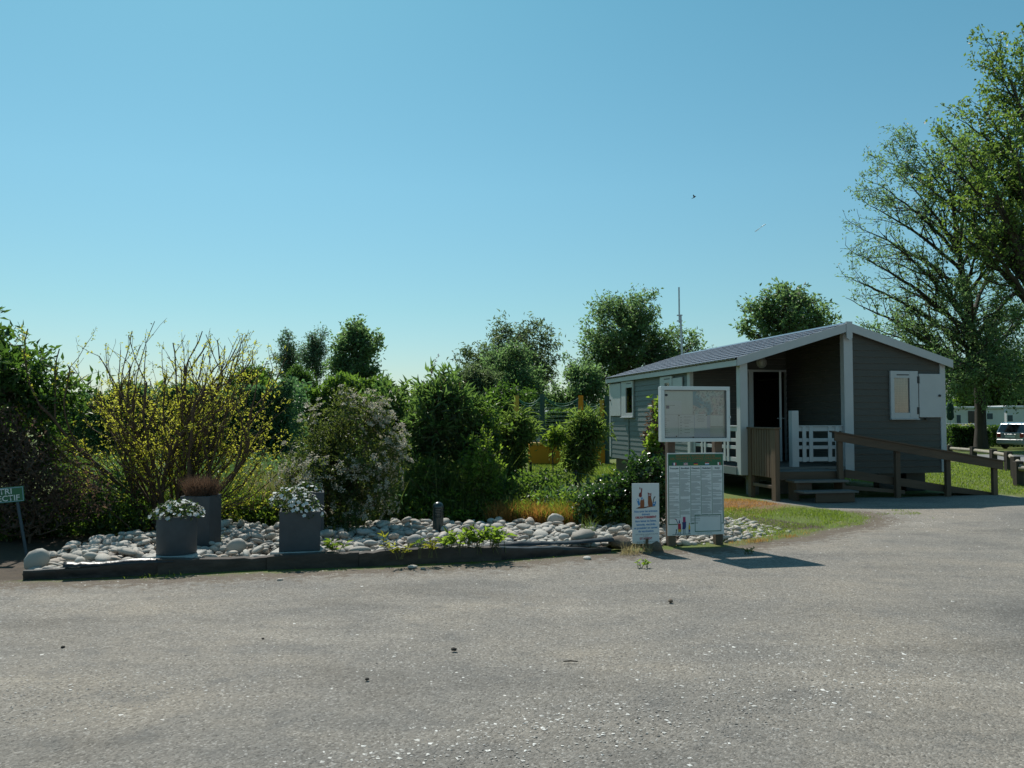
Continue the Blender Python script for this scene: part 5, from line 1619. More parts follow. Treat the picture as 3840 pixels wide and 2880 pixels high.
# the big trees at the right
def limb_ends(b, lst):
    return [tuple(P(px, py, b.y + dy) - b) for px, py, dy in lst]
b = base_at(3678, 42)
ash_ends = limb_ends(b, [(3235, 1150, 0), (3225, 1060, 1), (3230, 960, -1), (3235, 860, 1), (3260, 770, 0), (3290, 690, -1), (3330, 610, 1), (3390, 560, 0), (3450, 545, -1), (3520, 550, 1), (3590, 600, -1), (3650, 560, 1),
    (3330, 900, -2.5), (3360, 760, 2.5), (3420, 700, -2), (3300, 1240, 1.5), (3400, 1230, -2), (3380, 1080, 2.5), (3470, 1330, -1.5), (3540, 1420, -1), (3500, 1000, -3), (3560, 860, 3), (3620, 760, -2), (3700, 700, 0), (3780, 780, 2), (3830, 900, -1), (3860, 1050, 1),
    (3840, 1200, -1), (3900, 1130, 2), (3780, 1320, -2), (3850, 1400, 0), (3640, 1100, -3.5), (3720, 1000, 3), (3600, 1250, 3), (3700, 1250, -3), (3560, 1180, -2.5), (3760, 1150, -3), (3690, 880, -2.5), (3650, 1400, -2.5), (3740, 1440, -2), (3580, 1480, -1.5), (3800, 1490, -1), (3560, 1430, -2.5), (3625, 1420, -3.5), (3700, 1430, -3.5), (3770, 1410, -3.5), (3830, 1420, -2.5), (3740, 1370, -4), (3600, 1360, -4)])
def ash_dens(q):
    X = q[0] + b.x; Yq = q[1] + b.y
    px = 1920 + FPX * X / Yq; py = HOR - FPX * (q[2] - EYE) / Yq
    k = np.clip((px - 3330) / 260, 0.42, 1.0)
    if py < 760 and px < 3560: k = max(k, .75)
    if py > 1130: k = max(k, .6)
    if py > 1200: k = max(k, 1.0)
    return float(k)
tk = [P(3680, 1684, 42), P(3676, 1500, 42), P(3655, 1300, 42), P(3620, 1100, 42), P(3590, 900, 42), P(3570, 720, 42)]
grown_tree('ash_tree', 'tall ash tree beside the chalet, its left side still nearly bare', 'tree', b, [tuple(q - b) for q in tk], ash_ends, L_far, M_barkd, 121, size=3.4, r0=.30, dens=ash_dens, n_leaf=4.6, L=.17, W=.075, step=.42, kids=15, low=.26, tw=.012, lj=.13, rise=.55, arch=.10)
b2 = base_at(3900, 38)
map_ends = limb_ends(b2, [(3500, 720, 0), (3520, 610, 1), (3550, 520, -1), (3600, 450, 1), (3680, 400, -1), (3760, 360, 1), (3715, 170, 0), (3725, 260, 1), (3790, 300, -1), (3850, 220, 1), (3900, 130, 0), (3950, 300, 1), (4050, 400, 0), (4100, 600, 0),
    (3610, 650, -2.5), (3680, 560, 2.5), (3780, 500, -2.5), (3850, 430, 2), (3900, 650, -3), (3620, 780, 2), (3720, 720, -3), (3800, 850, -2), (3580, 860, -1), (3900, 950, 0), (3700, 640, -3.5), (3820, 620, -3), (3760, 800, 3), (3680, 900, -2), (3840, 760, 3), (3640, 560, 0), (3780, 420, 0), (3860, 560, -2), (3740, 590, -1), (3560, 640, 2), (3850, 900, 2)])
tk = [P(3900, 1700, 38), P(3895, 1300, 38), P(3870, 900, 38), P(3860, 650, 38), P(3850, 430, 38)]
grown_tree('maple_tree', 'tall dense leafy tree at the right edge, its crown above the ash', 'tree', b2, [tuple(q - b2) for q in tk], map_ends, L_ash, M_barkd, 122, size=2.7, r0=.34, n_leaf=3.7, L=.19, W=.11, step=.42, kids=9, low=.4, tw=.014, lj=.16)
far_tree('dark hedge tree far right behind the white mobile homes', 3720, 60, [(3560, 3800, 1360, 1560), (3700, 3900, 1330, 1560)], L_mid, 123, th=1.5, n=50, L=.3, W=.15, size=2.0, n_leaf=6, lj=.25)

# far-off wood closing the horizon
def far_wood():
    rg = np.random.default_rng(77)
    n = 26000
    ang = rg.uniform(-0.85, 0.85, n)
    Y = rg.uniform(95, 135, n)
    X = np.tan(ang) * Y
    top = 2.4 + 1.5 * np.sin(X * 0.11) + 1.2 * np.sin(X * 0.31 + 1) + rg.normal(0, .35, n)
    Z = rg.random(n) ** 0.7 * np.maximum(1.2, top)
    C = np.stack([X, Y, Z], 1)
    V, F = leaf_geo(rg, C, rg.normal(size=(n, 3)), rg.uniform(0.9, 1.6, n), rg.uniform(0.6, 1.0, n))
    np_mesh('far_wood', V, [F], L_mid, kind='stuff')
far_wood()

# =================================================================== hedges and meadow behind the bed
def hedge(label, px0, px1, py0, py1, Y, mat, seed, dep=1.2, n=9000, L=0.12, W=0.05, name='hedge', grp=None, bottom=None):
    rg = np.random.default_rng(seed)
    a, c = P(px0, py0, Y), P(px1, py1 if bottom is None else bottom, Y)
    H = a.z; wd = c.x - a.x
    t = thing(name, label, 'hedge', ((a.x + c.x) / 2, Y, 0), 0, grp)
    u = rg.uniform(-.5, .5, n) * wd; v = rg.uniform(-.5, .5, n) * dep
    top = H * (1 + 0.07 * np.sin(u * 2.1 + seed) + 0.05 * np.sin(u * 5.3))
    z = rg.random(n) ** 0.75 * top
    s = rg.random(n) < 0.45
    v = np.where(s, -dep / 2 + rg.normal(0, .06, n), v)
    C = np.stack([u, v, z], 1)
    V, F = leaf_geo(rg, C, rg.normal(size=(n, 3)) + np.array([0, 0, .6]), L * rg.uniform(.6, 1.3, n), W * rg.uniform(.6, 1.3, n))
    np_mesh('leaves', V, [F], mat, t)
    m = MB()
    for i in range(max(4, int(wd / 0.7))):
        x = -wd / 2 + (i + .5) * wd / max(4, int(wd / 0.7)) + rg.normal(0, .1)
        m.tube([(x, 0, -.05), (x + rg.normal(0, .08), rg.normal(0, .1), H * .5), (x + rg.normal(0, .15), rg.normal(0, .15), H * .85)], [.04, .025, .008], 5)
    m.build('stems', M_barkd, t)
    return t
hedge('feathery sea green hedge beyond the meadow, between the two flowering shrubs', 660, 1130, 1465, 1700, 19, L_blue, 131, 1.6, 22000, 0.13, 0.05)
hedge('tall green hedge at the back, over the white flowering shrub', 1000, 1500, 1440, 1700, 24, L_mid, 132, 1.6, 14000, 0.17, 0.08)
hedge('sea green hedge seen through the yellow shrub', 250, 720, 1480, 1700, 21, L_blue, 133, 1.6, 14000, 0.15, 0.06)
hedge('clipped dark hedge behind the orange trampoline', 2035, 2290, 1548, 1700, 33, L_dark, 134, 1.0, 7000, 0.15, 0.08)
hedge('clipped dark hedge before the white caravan', 3548, 3690, 1604, 1672, 43.5, L_dark, 135, 1.0, 6000, 0.16, 0.09)
hedge('clipped dark hedge behind the silver car', 3690, 3990, 1600, 1670, 45.5, L_dark, 136, 1.0, 6000, 0.16, 0.09)

def grass(name, poly, n, h, wd, mat, seed, kind='stuff', lean=0.5, zfun=None, curl=0.4, keep=None, parent=None, clump=0):
    rg = np.random.default_rng(seed)
    pl = np.array(poly); lo, hi = pl.min(0), pl.max(0)
    if clump:
        cc = rg.uniform(lo, hi, (clump, 2))
        pts = cc[rg.integers(0, clump, n * 2)] + rg.normal(size=(n * 2, 2)) * 0.09
    else:
        pts = rg.uniform(lo, hi, (n * 2, 2))
    pts = pts[inside(pts, poly)][:n]
    if keep is not None: pts = pts[keep(pts, rg)]
    z = zfun(pts) if zfun else np.zeros(len(pts))
    C = np.concatenate([pts, z[:, None]], 1)
    k = len(C)
    V, F = blade_geo(rg, C, rg.uniform(h[0], h[1], k), rg.uniform(wd[0], wd[1], k), lean, curl)
    return np_mesh(name, V, F, mat, parent, kind=kind)
def wpoly(*a):
    return [(q.x, q.y) for q in a]
B = lambda px, Y: base_at(px, Y)
# meadow: tall grass and weeds between bed and hedges
grass('meadow_grass', wpoly(B(250, 11.4), B(1500, 11.9), B(1700, 16), B(1350, 20), B(250, 19)), 52000, (0.25, 0.85), (0.008, 0.016), L_grass, 141, lean=0.55)
def weeds(name, poly, n, mat, seed, h=(0.1, 0.7), L=0.07, W=0.03, cl=260, zf=None):
    rg = np.random.default_rng(seed)
    pl = np.array(poly); lo, hi = pl.min(0), pl.max(0)
    c = rg.uniform(lo, hi, (cl * 3, 2)); c = c[inside(c, poly)][:cl]
    hh = rg.uniform(*h, len(c))
    i = rg.integers(0, len(c), n)
    f = rg.random(n)
    z0 = zf(c) if zf else np.zeros(len(c))
    C = np.stack([c[i, 0] + rg.normal(size=n) * .07 * (1 + f), c[i, 1] + rg.normal(size=n) * .07 * (1 + f), z0[i] + f * hh[i]], 1)
    A = rg.normal(size=(n, 3)) + np.array([0, 0, .8])
    V, F = leaf_geo(rg, C, A, L * rg.uniform(.6, 1.4, n), W * rg.uniform(.6, 1.4, n))
    return np_mesh(name, V, [F], mat, kind='stuff')
weeds('meadow_weeds', wpoly(B(330, 11.3), B(1480, 11.9), B(1600, 14.5), B(1250, 17), B(300, 16)), 34000, L_blue, 142, (0.2, 0.9), 0.075, 0.022, 700)
weeds('leafy_weeds', wpoly(B(640, 11.5), B(1080, 11.6), B(1100, 12.6), B(640, 12.6)), 7000, L_fresh, 143, (0.15, 0.55), 0.07, 0.035, 120)
weeds('leafy_weeds', wpoly(B(1480, 12.0), B(2300, 11.8), B(2250, 13.2), B(1500, 13.4)), 15000, L_fresh, 144, (0.12, 0.5), 0.07, 0.032, 240)
weeds('shade_weeds', wpoly(B(-60, 10.2), B(560, 10.9), B(560, 12), B(-60, 11.4)), 9000, L_mid, 145, (0.1, 0.5), 0.07, 0.03, 150)
grass('orange_dry_grass', wpoly(B(1830, 11.75), B(2290, 11.2), B(2270, 11.7), B(1850, 12.2)), 5200, (0.12, 0.40), (0.006, 0.011), L_dry, 146, lean=0.8, clump=54)
grass('green_tall_grass', wpoly(B(1900, 11.7), B(2300, 11.2), B(2290, 11.6), B(1900, 12.1)), 1800, (0.15, 0.45), (0.007, 0.012), L_lawn, 1146, lean=0.8, clump=24)
grass('straw_grass', wpoly(B(1700, 12.2), B(2300, 11.9), B(2300, 13.6), B(1700, 13.8)), 3600, (0.2, 0.55), (0.005, 0.009), L_straw, 147, lean=0.8, clump=70)
grass('green_tall_grass', wpoly(B(1560, 12.1), B(2320, 11.6), B(2320, 12.6), B(1560, 13.2)), 5000, (0.15, 0.48), (0.008, 0.014), L_grass, 148, lean=0.75, clump=90)
grass('green_tall_grass', wpoly(B(2240, 11.2), B(2440, 11.0), B(2460, 11.8), B(2240, 12)), 2200, (0.2, 0.5), (0.008, 0.014), L_lawn, 149, lean=0.8, clump=24)
grass('tall_stalks', wpoly(B(1480, 12.2), B(1900, 12.2), B(1900, 14.0), B(1480, 14.2)), 3600, (0.4, 1.15), (0.007, 0.012), L_bamboo, 1501, lean=0.5, clump=70)
weeds('tall_weeds', wpoly(B(1850, 12.3), B(2330, 12.0), B(2330, 13.2), B(1850, 13.6)), 7000, L_bamboo, 1502, (0.15, 0.5), 0.07, 0.022, 90)
grass('straw_grass', wpoly(B(1850, 12.2), B(2330, 11.6), B(2330, 13.0), B(1850, 13.4)), 4200, (0.15, 0.45), (0.005, 0.009), L_dry, 1504, lean=0.8, clump=60)
grass('tall_stalks', wpoly(B(930, 11.6), B(1100, 11.6), B(1100, 14.0), B(930, 14.2)), 1500, (0.4, 1.0), (0.006, 0.010), L_straw, 1503, lean=0.4, clump=30)
weeds('tangled_weeds', wpoly(B(1850, 12.2), B(2130, 12.1), B(2120, 13.2), B(1850, 13.5)), 7000, L_mid, 1505, (0.3, 0.75), 0.08, 0.032, 60)
weeds('tangled_weeds', wpoly(B(2000, 12.1), B(2260, 11.7), B(2250, 12.4), B(2000, 12.8)), 3500, L_blue, 1506, (0.2, 0.5), 0.08, 0.036, 50)
# lawns
grass('lawn_grass', wpoly(Vector((3.0, 10.2)), Vector((3.9, 11.0)), Vector((4.6, 11.6)), Vector((5.5, 12.6)), Vector((5.6, 13.3)), Vector((4.5, 14.3)), Vector((3.6, 14.0)), Vector((2.6, 12.6))), 16000, (0.02, 0.055), (0.004, 0.008), L_lawn, 150, lean=1.2,
      keep=lambda p, r: (np.sin(p[:, 0] * 4.1) + np.cos(p[:, 1] * 3.3) + r.normal(0, .8, len(p)) > -0.9) & ((seg_dist(p, DIRTL) > 0.25) | (r.random(len(p)) < .18)))
grass('lawn_grass', wpoly(Vector((9.0, 16.9)), Vector((12.5, 15.3)), Vector((16, 15.5)), Vector((22, 28)), Vector((11, 29)), Vector((7.4, 24.5))), 42000, (0.03, 0.08), (0.008, 0.016), L_lawn, 151, lean=1.0)
grass('lawn_grass', wpoly(B(1980, 19.5), B(2330, 19.5), B(2330, 28), B(1980, 28)), 16000, (0.03, 0.08), (0.008, 0.016), L_lawn, 152, lean=1.0)
grass('dry_turf', wpoly(Vector((2.4, 12.7)), Vector((3.3, 13.4)), Vector((4.7, 14.6)), Vector((4.4, 15.6)), Vector((2.9, 15.6))), 8000, (0.015, 0.05), (0.004, 0.008), L_dry, 153, lean=1.3)
# tufts along the edging foot
grass('edge_tufts', [(-4.5, 7.62), (-1.8, 8.2), (0.6, 9.0), (1.6, 9.5), (1.7, 9.65), (0.6, 9.16), (-1.8, 8.34), (-4.5, 7.75)], 900, (0.015, 0.06), (0.003, 0.006), L_lawn, 154, lean=1.3, clump=40)
grass('edge_tufts', [(2.7, 9.9), (4.0, 10.9), (3.8, 11.1), (2.5, 10.0)], 700, (0.015, 0.06), (0.003, 0.006), L_dry, 155, lean=1.3, clump=26)
grass('edge_tufts', [(4.5, 11.6), (6.4, 12.6), (6.6, 13.9), (5.3, 13.6)], 900, (0.012, 0.04), (0.004, 0.007), L_lawn, 156, lean=1.3, clump=30)

# =================================================================== shrubs close to the bed
def shrub(name, label, px, Y, lob, mat, seed, cat='shrub', **k):
    b = base_at(px, Y)
    ll = [lobe(*q[:4], Y, b, *(q[4:])) for q in lob]
    a = dict(n_clump=70, per=6, spread=0.10, n_leaf=26, L=0.07, W=0.03, lspread=0.08, r_tip=0.003, rmax=0.035, step=0.22, jit=0.2, bark=M_twig, trunk=[(0, 0, -0.03), (0.01, 0, 0.08)], parts=('stems', 'leaves'), zmin=0.06, zfac=0.6, rise=0.0)
    a.update(k)
    a['n_leaf'] = max(4, int(a['n_leaf'] * .68)); a['n_clump'] = int(a['n_clump'] * .85)
    bark = a.pop('bark')
    return plant(name, label, cat, b, ll, mat, bark, seed, **a)
shrub('elder_tree', 'large dark leafy shrub at the left edge, behind the green sign', 20, 10.7, [(-380, 250, 1290, 1640), (-420, 70, 1165, 1420), (-130, 150, 1270, 1500), (40, 290, 1320, 1620), (-250, 260, 1550, 1850)], L_dark, 161, 'tree',
      n_clump=150, per=7, spread=0.15, n_leaf=30, L=0.11, W=0.042, lspread=0.12, rmax=0.07, step=0.3, r_tip=0.004)
shrub('dark_bush', 'dark brown twiggy bush in the shade beneath the leafy shrub at the left', 120, 10.1, [(-260, 330, 1600, 2060), (-150, 200, 1520, 1750), (150, 430, 1680, 2040)], L_deadleaf, 162, n_clump=200, per=8, spread=0.10, n_leaf=9, L=0.055, W=0.022, lspread=0.10, rmax=0.018, step=0.2, r_tip=0.003)
shrub('dark_bush', 'low dark green bush in front of the twiggy brown bush', 330, 10.8, [(150, 560, 1760, 2010), (-200, 300, 1820, 2060)], L_dark, 163, n_clump=110, per=6, spread=0.09, n_leaf=16, L=0.07, W=0.03, rmax=0.014)
# yellow blossoming shrub: bare stems fanning out of one base
def fan_shrub():
    rg = np.random.default_rng(173)
    b = base_at(640, 11.3)
    t = thing('yellow_shrub', 'vase shaped shrub of bare brown stems dotted with yellow blossom', 'shrub', b)
    A0 = []; A1 = []; R0 = []; R1 = []; LP = []; LD = []
    def grow(p, d, L, r, lev, bare):
        n = max(2, int(L / 0.13)); s = L / n
        for i in range(n):
            d2 = d + rg.normal(size=3) * (0.10 if lev < 2 else 0.16) + np.array([0, 0, 0.05])
            d2 /= np.linalg.norm(d2)
            q = p + d2 * s
            if q[2] > 2.72 + 0.12 * math.sin(q[0] * 9): return
            r2 = r * (1 - 0.55 / n)
            A0.append(p); A1.append(q); R0.append(r); R1.append(r2)
            hq = q[2]
            dens = (1.6 if lev >= 1 else 0.8) * (1.15 if hq < 1.75 else 1.1 if hq < 2.1 else 0.7)
            for _ in range(rg.poisson(dens * (s / 0.13) * (1.35 if lev > 1 else .9))):
                LP.append(p + (q - p) * rg.random() + rg.normal(size=3) * 0.012); LD.append(rg.normal(size=3) + d2)
            if lev < 3 and i > 0 and rg.random() < (0.62 if lev == 0 else 0.48):
                side = rg.normal(size=3); side -= d2 * (side @ d2); side /= np.linalg.norm(side)
                dd = d2 * 0.82 + side * rg.uniform(0.35, 0.75) + np.array([0, 0, .12]); dd /= np.linalg.norm(dd)
                grow(q, dd, L * rg.uniform(0.35, 0.6) * (1 - .3 * i / n), r2 * 0.62, lev + 1, bare)
            p, d, r = q, d2, r2
    for i in range(23):
        a = -1 + 2 * (i + rg.random()) / 23; fx_ = a * 0.70
        d = np.array([fx_ + 0.06, rg.uniform(-.45, .45), 1.0]); d /= np.linalg.norm(d)
        p = np.array([0.27 * a + rg.normal(0, .05), rg.normal(0, .10), -0.03])
        grow(p, d, rg.uniform(1.85, 2.5) * (1.0 - 0.08 * abs(a)), rg.uniform(0.020, 0.036), 0, 0)
    for i in range(10):        # low outer sprays
        a = -1 if i % 2 else 1
        d = np.array([a * rg.uniform(.6, 1.1), rg.uniform(-.5, .3), rg.uniform(.45, .8)]); d /= np.linalg.norm(d)
        grow(np.array([a * .2, rg.normal(0, .1), -0.03]), d, rg.uniform(1.0, 1.7), 0.012, 1, 0)
    A0, A1 = np.array(A0), np.array(A1)
    V, F = frusta(A0, A1, np.maximum(0.0022, np.array(R0)), np.maximum(0.0018, np.array(R1)), 5)
    np_mesh('stems', V, [F], M_twig, t, smooth=True)
    LP, LD = np.array(LP), np.array(LD)
    m = rg.random(len(LP)) < 0.72
    n = m.sum()
    LPy = np.repeat(LP[m], 3, 0) + rg.normal(size=(n * 3, 3)) * 0.012
    V, F = leaf_geo(rg, LPy, np.repeat(LD[m], 3, 0) + rg.normal(size=(n * 3, 3)), rg.uniform(.022, .042, n * 3), rg.uniform(.014, .024, n * 3), 0.3)
    np_mesh('blossoms', V, [F], L_yel, t, kind='stuff')
    n = (~m).sum()
    V, F = leaf_geo(rg, LP[~m], LD[~m], rg.uniform(.03, .06, n), rg.uniform(.012, .022, n), 0.3)
    np_mesh('leaves', V, [F], L_olive, t)
fan_shrub()
# white flowering shrub
def spirea():
    b = base_at(1270, 11.1)
    lob = [lobe(1040, 1330, 1560, 1990, 11.1, b, .9), lobe(1180, 1540, 1500, 1930, 11.1, b, .9), lobe(1130, 1460, 1455, 1700, 11.1, b, .9), lobe(1060, 1500, 1640, 2020, 10.75, b, .8)]
    t, pos, tips = plant('flowering_shrub', 'dense rounded shrub covered with small pinkish white flower heads', 'shrub', b, lob, L_spir, M_twig, 172, n_clump=200, per=6, spread=0.085, n_leaf=17, L=0.05, W=0.024, lspread=0.075,
                         trunk=[(0, 0, -.03), (0, 0, .08)], r_tip=0.0022, rmax=0.022, step=0.2, jit=0.25, zmin=0.06, zfac=0.5, rise=0.0, parts=('stems', 'leaves'), shell=3.2)
    rg = np.random.default_rng(5)
    c = np.array([0.02, 0, 0.95])
    rel = tips - c
    out = np.linalg.norm(rel / np.array([0.95, 0.85, 0.95]), axis=1)
    w_ = np.clip((out - 0.55) * 2.2, 0, 1) * np.where(rel[:, 2] < -.25, .4, 1.0) * np.where(np.abs(rel[:, 0] - .1) < .25, .55, 1.0)
    sel = tips[rg.random(len(tips)) < w_]
    heads = np.concatenate([sel + rg.normal(size=sel.shape) * .06 for _ in range(3)])
    heads = heads[heads[:, 2] > .12]
    up = nrm(nrm(heads - c) + np.array([0, 0, .55]))
    heads = heads + up * rg.uniform(.03, .09, (len(heads), 1))
    k = 22
    H = np.repeat(heads, k, 0); U = np.repeat(up, k, 0)
    off = rg.normal(size=H.shape); off -= U * (off * U).sum(1, keepdims=True)
    off = nrm(off) * rg.uniform(0.0, .036, (len(H), 1)) + U * rg.normal(0, .006, (len(H), 1))
    V, F = leaf_geo(rg, H + off, off + rg.normal(size=H.shape) * .02, rg.uniform(.015, .026, len(H)), rg.uniform(.013, .021, len(H)), 0.6, 0.1)
    np_mesh('blossoms', V, [F], L_white, t, kind='stuff')
spirea()
def spikes(t, tips, n, seed, L=(0.12, 0.22)):
    rg = np.random.default_rng(seed)
    o = tips[np.argsort(-tips[:, 2])][:n * 3]
    o = o[rg.permutation(len(o))[:n]]
    C = []; A = []
    for q in o:
        l = rg.uniform(*L); d = nrm(np.array([rg.normal(0, .3), rg.normal(0, .3), 1.0]))
        m_ = 34
        f = rg.random(m_)
        C.append(q + d * (f * l)[:, None] + rg.normal(size=(m_, 3)) * (0.012 * (1 - f * .8))[:, None]); A.append(np.tile(d, (m_, 1)) + rg.normal(size=(m_, 3)) * .9)
    C = np.concatenate(C); A = np.concatenate(A)
    V, F = leaf_geo(rg, C, A, rg.uniform(.018, .032, len(C)), rg.uniform(.010, .016, len(C)))
    np_mesh('flower_spikes', V, [F], L_red, t, kind='stuff')
bud = dict(L=0.145, W=0.034, lspread=0.10, n_leaf=15, spread=0.11, axis_up=0.35, droop=0.3, rmax=0.02, step=0.25)
t, pos, tips = shrub('buddleia', 'buddleia with long leaves and old red spikes behind the white flowering shrub', 1650, 13.0, [(1520, 1800, 1400, 1800), (1560, 1740, 1370, 1560), (1480, 1680, 1480, 1860)], L_budd, 173, n_clump=110, per=5, **bud)
spikes(t, tips, 16, 3)
m_ = P(1612, 1395, 13.0) - base_at(1650, 13.0)
spikes(t, np.array([[m_.x, m_.y, m_.z]] * 3), 1, 4, (0.30, 0.31))
t, pos, tips = shrub('buddleia', 'smaller buddleia bush above the left half of the white shrub', 1450, 13.4, [(1330, 1560, 1420, 1800), (1400, 1520, 1400, 1600)], L_budd, 174, n_clump=70, per=5, **bud)
spikes(t, tips, 8, 5)
shrub('green_shrub', 'bushy green shrub at the right of the buddleia', 1800, 13.2, [(1700, 1900, 1520, 1860), (1760, 1880, 1480, 1650)], L_mid, 175, n_clump=90, per=6, L=0.085, W=0.04, n_leaf=22)
shrub('green_shrub', 'light green speckled shrub behind the bollard lamp', 1800, 12.3, [(1740, 1880, 1650, 1960), (1760, 1860, 1630, 1780)], L_fresh, 176, n_clump=70, per=5, L=0.06, W=0.028, n_leaf=18, spread=.09)
shrub('green_shrub', 'dark green reedy shrub directly left of the speckled shrub', 1650, 12.5, [(1560, 1760, 1740, 1990), (1540, 1680, 1680, 1850)], L_mid, 177, n_clump=70, per=5, L=0.11, W=0.025, n_leaf=20)
bam = dict(L=0.12, W=0.02, lspread=0.10, n_leaf=22, spread=0.09, axis_up=-0.1, droop=0.35, rmax=0.02, step=0.25, bark=M_stem)
shrub('bamboo_bush', 'leafy bamboo bush left of the orange trampoline', 1950, 13.6, [(1850, 1960, 1580, 1790), (1885, 1990, 1550, 1680), (1860, 1940, 1680, 1880)], L_bamboo, 178, n_clump=110, per=5, **bam)
shrub('bamboo_bush', 'leafy bamboo bush standing before the orange trampoline on dark stems', 2180, 13.6, [(2140, 2240, 1560, 1680), (2130, 2205, 1640, 1800), (2170, 2250, 1570, 1640)], L_bamboo, 179, n_clump=100, per=5, **bam)
shrub('small_tree', 'small umbrella of leaves on a thin stake between the two bamboos', 2072, 13.4, [(2045, 2115, 1625, 1665)], L_fresh, 180, 'plant', n_clump=14, per=5, spread=.05, n_leaf=22, L=.08, W=.035, trunk=[(0, 0, -.03), (0.01, 0, .5), (0.0, 0, .98)], rmax=.028, bark=M_barkd, zfac=1.5, rise=.3)
shrub('ivy_mound', 'glossy dark ivy mound sloping up to the rules board', 2390, 11.4, [(2330, 2520, 1720, 1990), (2230, 2400, 1800, 2000), (2140, 2300, 1860, 1980), (2420, 2530, 1690, 1850)], L_ivy, 181, n_clump=150, per=6, spread=.09, n_leaf=26, L=.062, W=.052, lspread=.09, shell=4, up=1.0)
shrub('climbing_plant', 'climbing plant, half dead and brown, beside the notice board', 2455, 11.9, [(2425, 2490, 1560, 1760), (2440, 2490, 1500, 1640)], L_deadleaf, 182, 'plant', n_clump=46, per=6, spread=.05, n_leaf=16, L=.06, W=.03, lspread=.05, rmax=.02)
shrub('climbing_plant', 'fresh green shoots climbing left of the notice board', 2462, 11.7, [(2450, 2480, 1480, 1580), (2435, 2465, 1600, 1720)], L_fresh, 183, 'plant', n_clump=16, per=4, spread=.04, n_leaf=10, L=.08, W=.045, lspread=.05, rmax=.008)
# weeds growing on the stones and the edging
def weed(label, px, py, h, seed, n=26, L=.11, W=.032, mat=L_fresh, wd=.09):
    g = G(px, py, 0.12) + Vector((0, .09 if py > 2060 and px < 2300 else 0, 0)); rg = np.random.default_rng(seed)
    t = thing('weed', label, 'weed', (g.x, g.y, 0.11 if px < 2300 else 0.0))
    st = MB(); C = []; A = []
    for i in range(n // 4):
        d = Vector((rg.normal(0, wd), rg.normal(0, wd * .6), h * rg.uniform(.6, 1.0)))
        o = Vector((rg.normal(0, wd * .6), rg.normal(0, wd * .3), 0))
        st.tube([o + Vector((0, 0, -.03)), o + d * .5 + Vector((0, 0, .02)), o + d], [.004, .003, .002], 5)
        for j in range(5):
            f = rg.uniform(.35, 1); C.append(np.array(o + d * f)); A.append(np.array([rg.normal(), rg.normal(), .55]))
    st.build('stems', M_stem, t)
    C = np.array(C); A = np.array(A); k = len(C)
    V, F = leaf_geo(rg, C, A, L * rg.uniform(.6, 1.2, k), W * rg.uniform(.7, 1.2, k), .6, .2, .3)
    np_mesh('leaves', V, [F], mat, t)
weed('bushy green weed on the longest sleeper, left of three', 1705, 2070, .22, 1, 60); weed('tallest bushy weed on the longest sleeper, middle of three', 1790, 2068, .27, 2, 70); weed('bushy green weed on the longest sleeper, right of three', 1855, 2066, .24, 3, 56)
weed('small yellowish weed just left of the bushy weeds', 1610, 2082, .14, 4, 26, .07, .022, L_olive, .05); weed('reddish yellow weed sprouting from the edging in the middle', 1500, 2088, .13, 5, 30, .07, .03, L_olive, .06)
weed('thin pale weed standing upright among the stones', 1437, 2075, .20, 6, 14, .07, .02, L_olive, .02); weed('low pale weed at the right corner of the front square planter', 1250, 2085, .17, 7, 34, .09, .03, L_fresh, .07)
weed('slender weed under the bollard lamp near the edging', 1572, 2085, .22, 8, 12, .07, .02, L_mid, .02)
weed('tiny weed at the yard edge below the animal sign', 2400, 2085, .07, 9, 20, .05, .025, L_fresh, .05); weed('tiny green weed at the right foot of the rules board', 2805, 2035, .06, 10, 30, .04, .015, L_mid, .07)
zb_ = lambda p: bed_h(p)
grass('stone_bed_grass', wpoly(G(1205, 2010, .1), G(1290, 2050, .1), G(1420, 2000, .1), G(1300, 1975, .1)), 60, (.12, .30), (.005, .009), L_grass, 191, lean=.8, zfun=zb_, clump=5)
grass('stone_bed_grass', wpoly(G(790, 2040, .1), G(840, 2050, .1), G(830, 2010, .1), G(790, 2005, .1)), 50, (.05, .14), (.004, .007), L_grass, 192, lean=.8, zfun=zb_, clump=2)
grass('stone_bed_grass', wpoly(G(2170, 2000, .1), G(2230, 2000, .1), G(2240, 1960, .1), G(2180, 1960, .1)), 70, (.1, .24), (.004, .007), L_grass, 193, lean=.7, zfun=zb_, clump=2)
grass('dry_tuft', wpoly(G(2320, 2088), G(2440, 2078), G(2450, 2060), G(2340, 2066)), 260, (.05, .16), (.003, .006), L_straw, 194, lean=1.2, clump=5)

# =================================================================== things beyond the bed
M_orangepad = leaf('orange_padding', (0.60, 0.27, 0.012), (0.66, 0.30, 0.015), (0.7, 0.30, 0.01), 0.25, 0.5, 0.3)
M_yellowpad = solid('yellow_padding', (0.55, 0.33, 0.03), 0.5, 0.1, 3)
M_greenpad = solid('green_padding', (0.012, 0.06, 0.045), 0.5, 0.1, 3)
M_rope = solid('green_rope', (0.03, 0.15, 0.09), 0.6, 0.1)
TY = 27.5
tl0, tl1 = P(1985, 1660, TY), P(2282, 1660, TY)
TR = thing('trampoline', 'large trampoline with orange skirt, coloured posts and green netting left of the chalet', 'trampoline', ((tl0.x + tl1.x) / 2, TY, 0))
TWd = tl1.x - tl0.x; TH = tl0.z
for k in range(4):
    a = -TWd / 2 + k * TWd / 4
    m = MB(); m.bb((a + 0.005, -0.03, 0.02), (a + TWd / 4 - 0.005, 0.03, TH - 0.09)); m.build('skirt_panel', M_orangepad, TR, bevel=0.008)
m = MB(); m.bb((-TWd / 2, 0.03, 0.02), (-TWd / 2 + 0.05, 3.0, TH - 0.09)); m.build('skirt_panel', M_orangepad, TR)
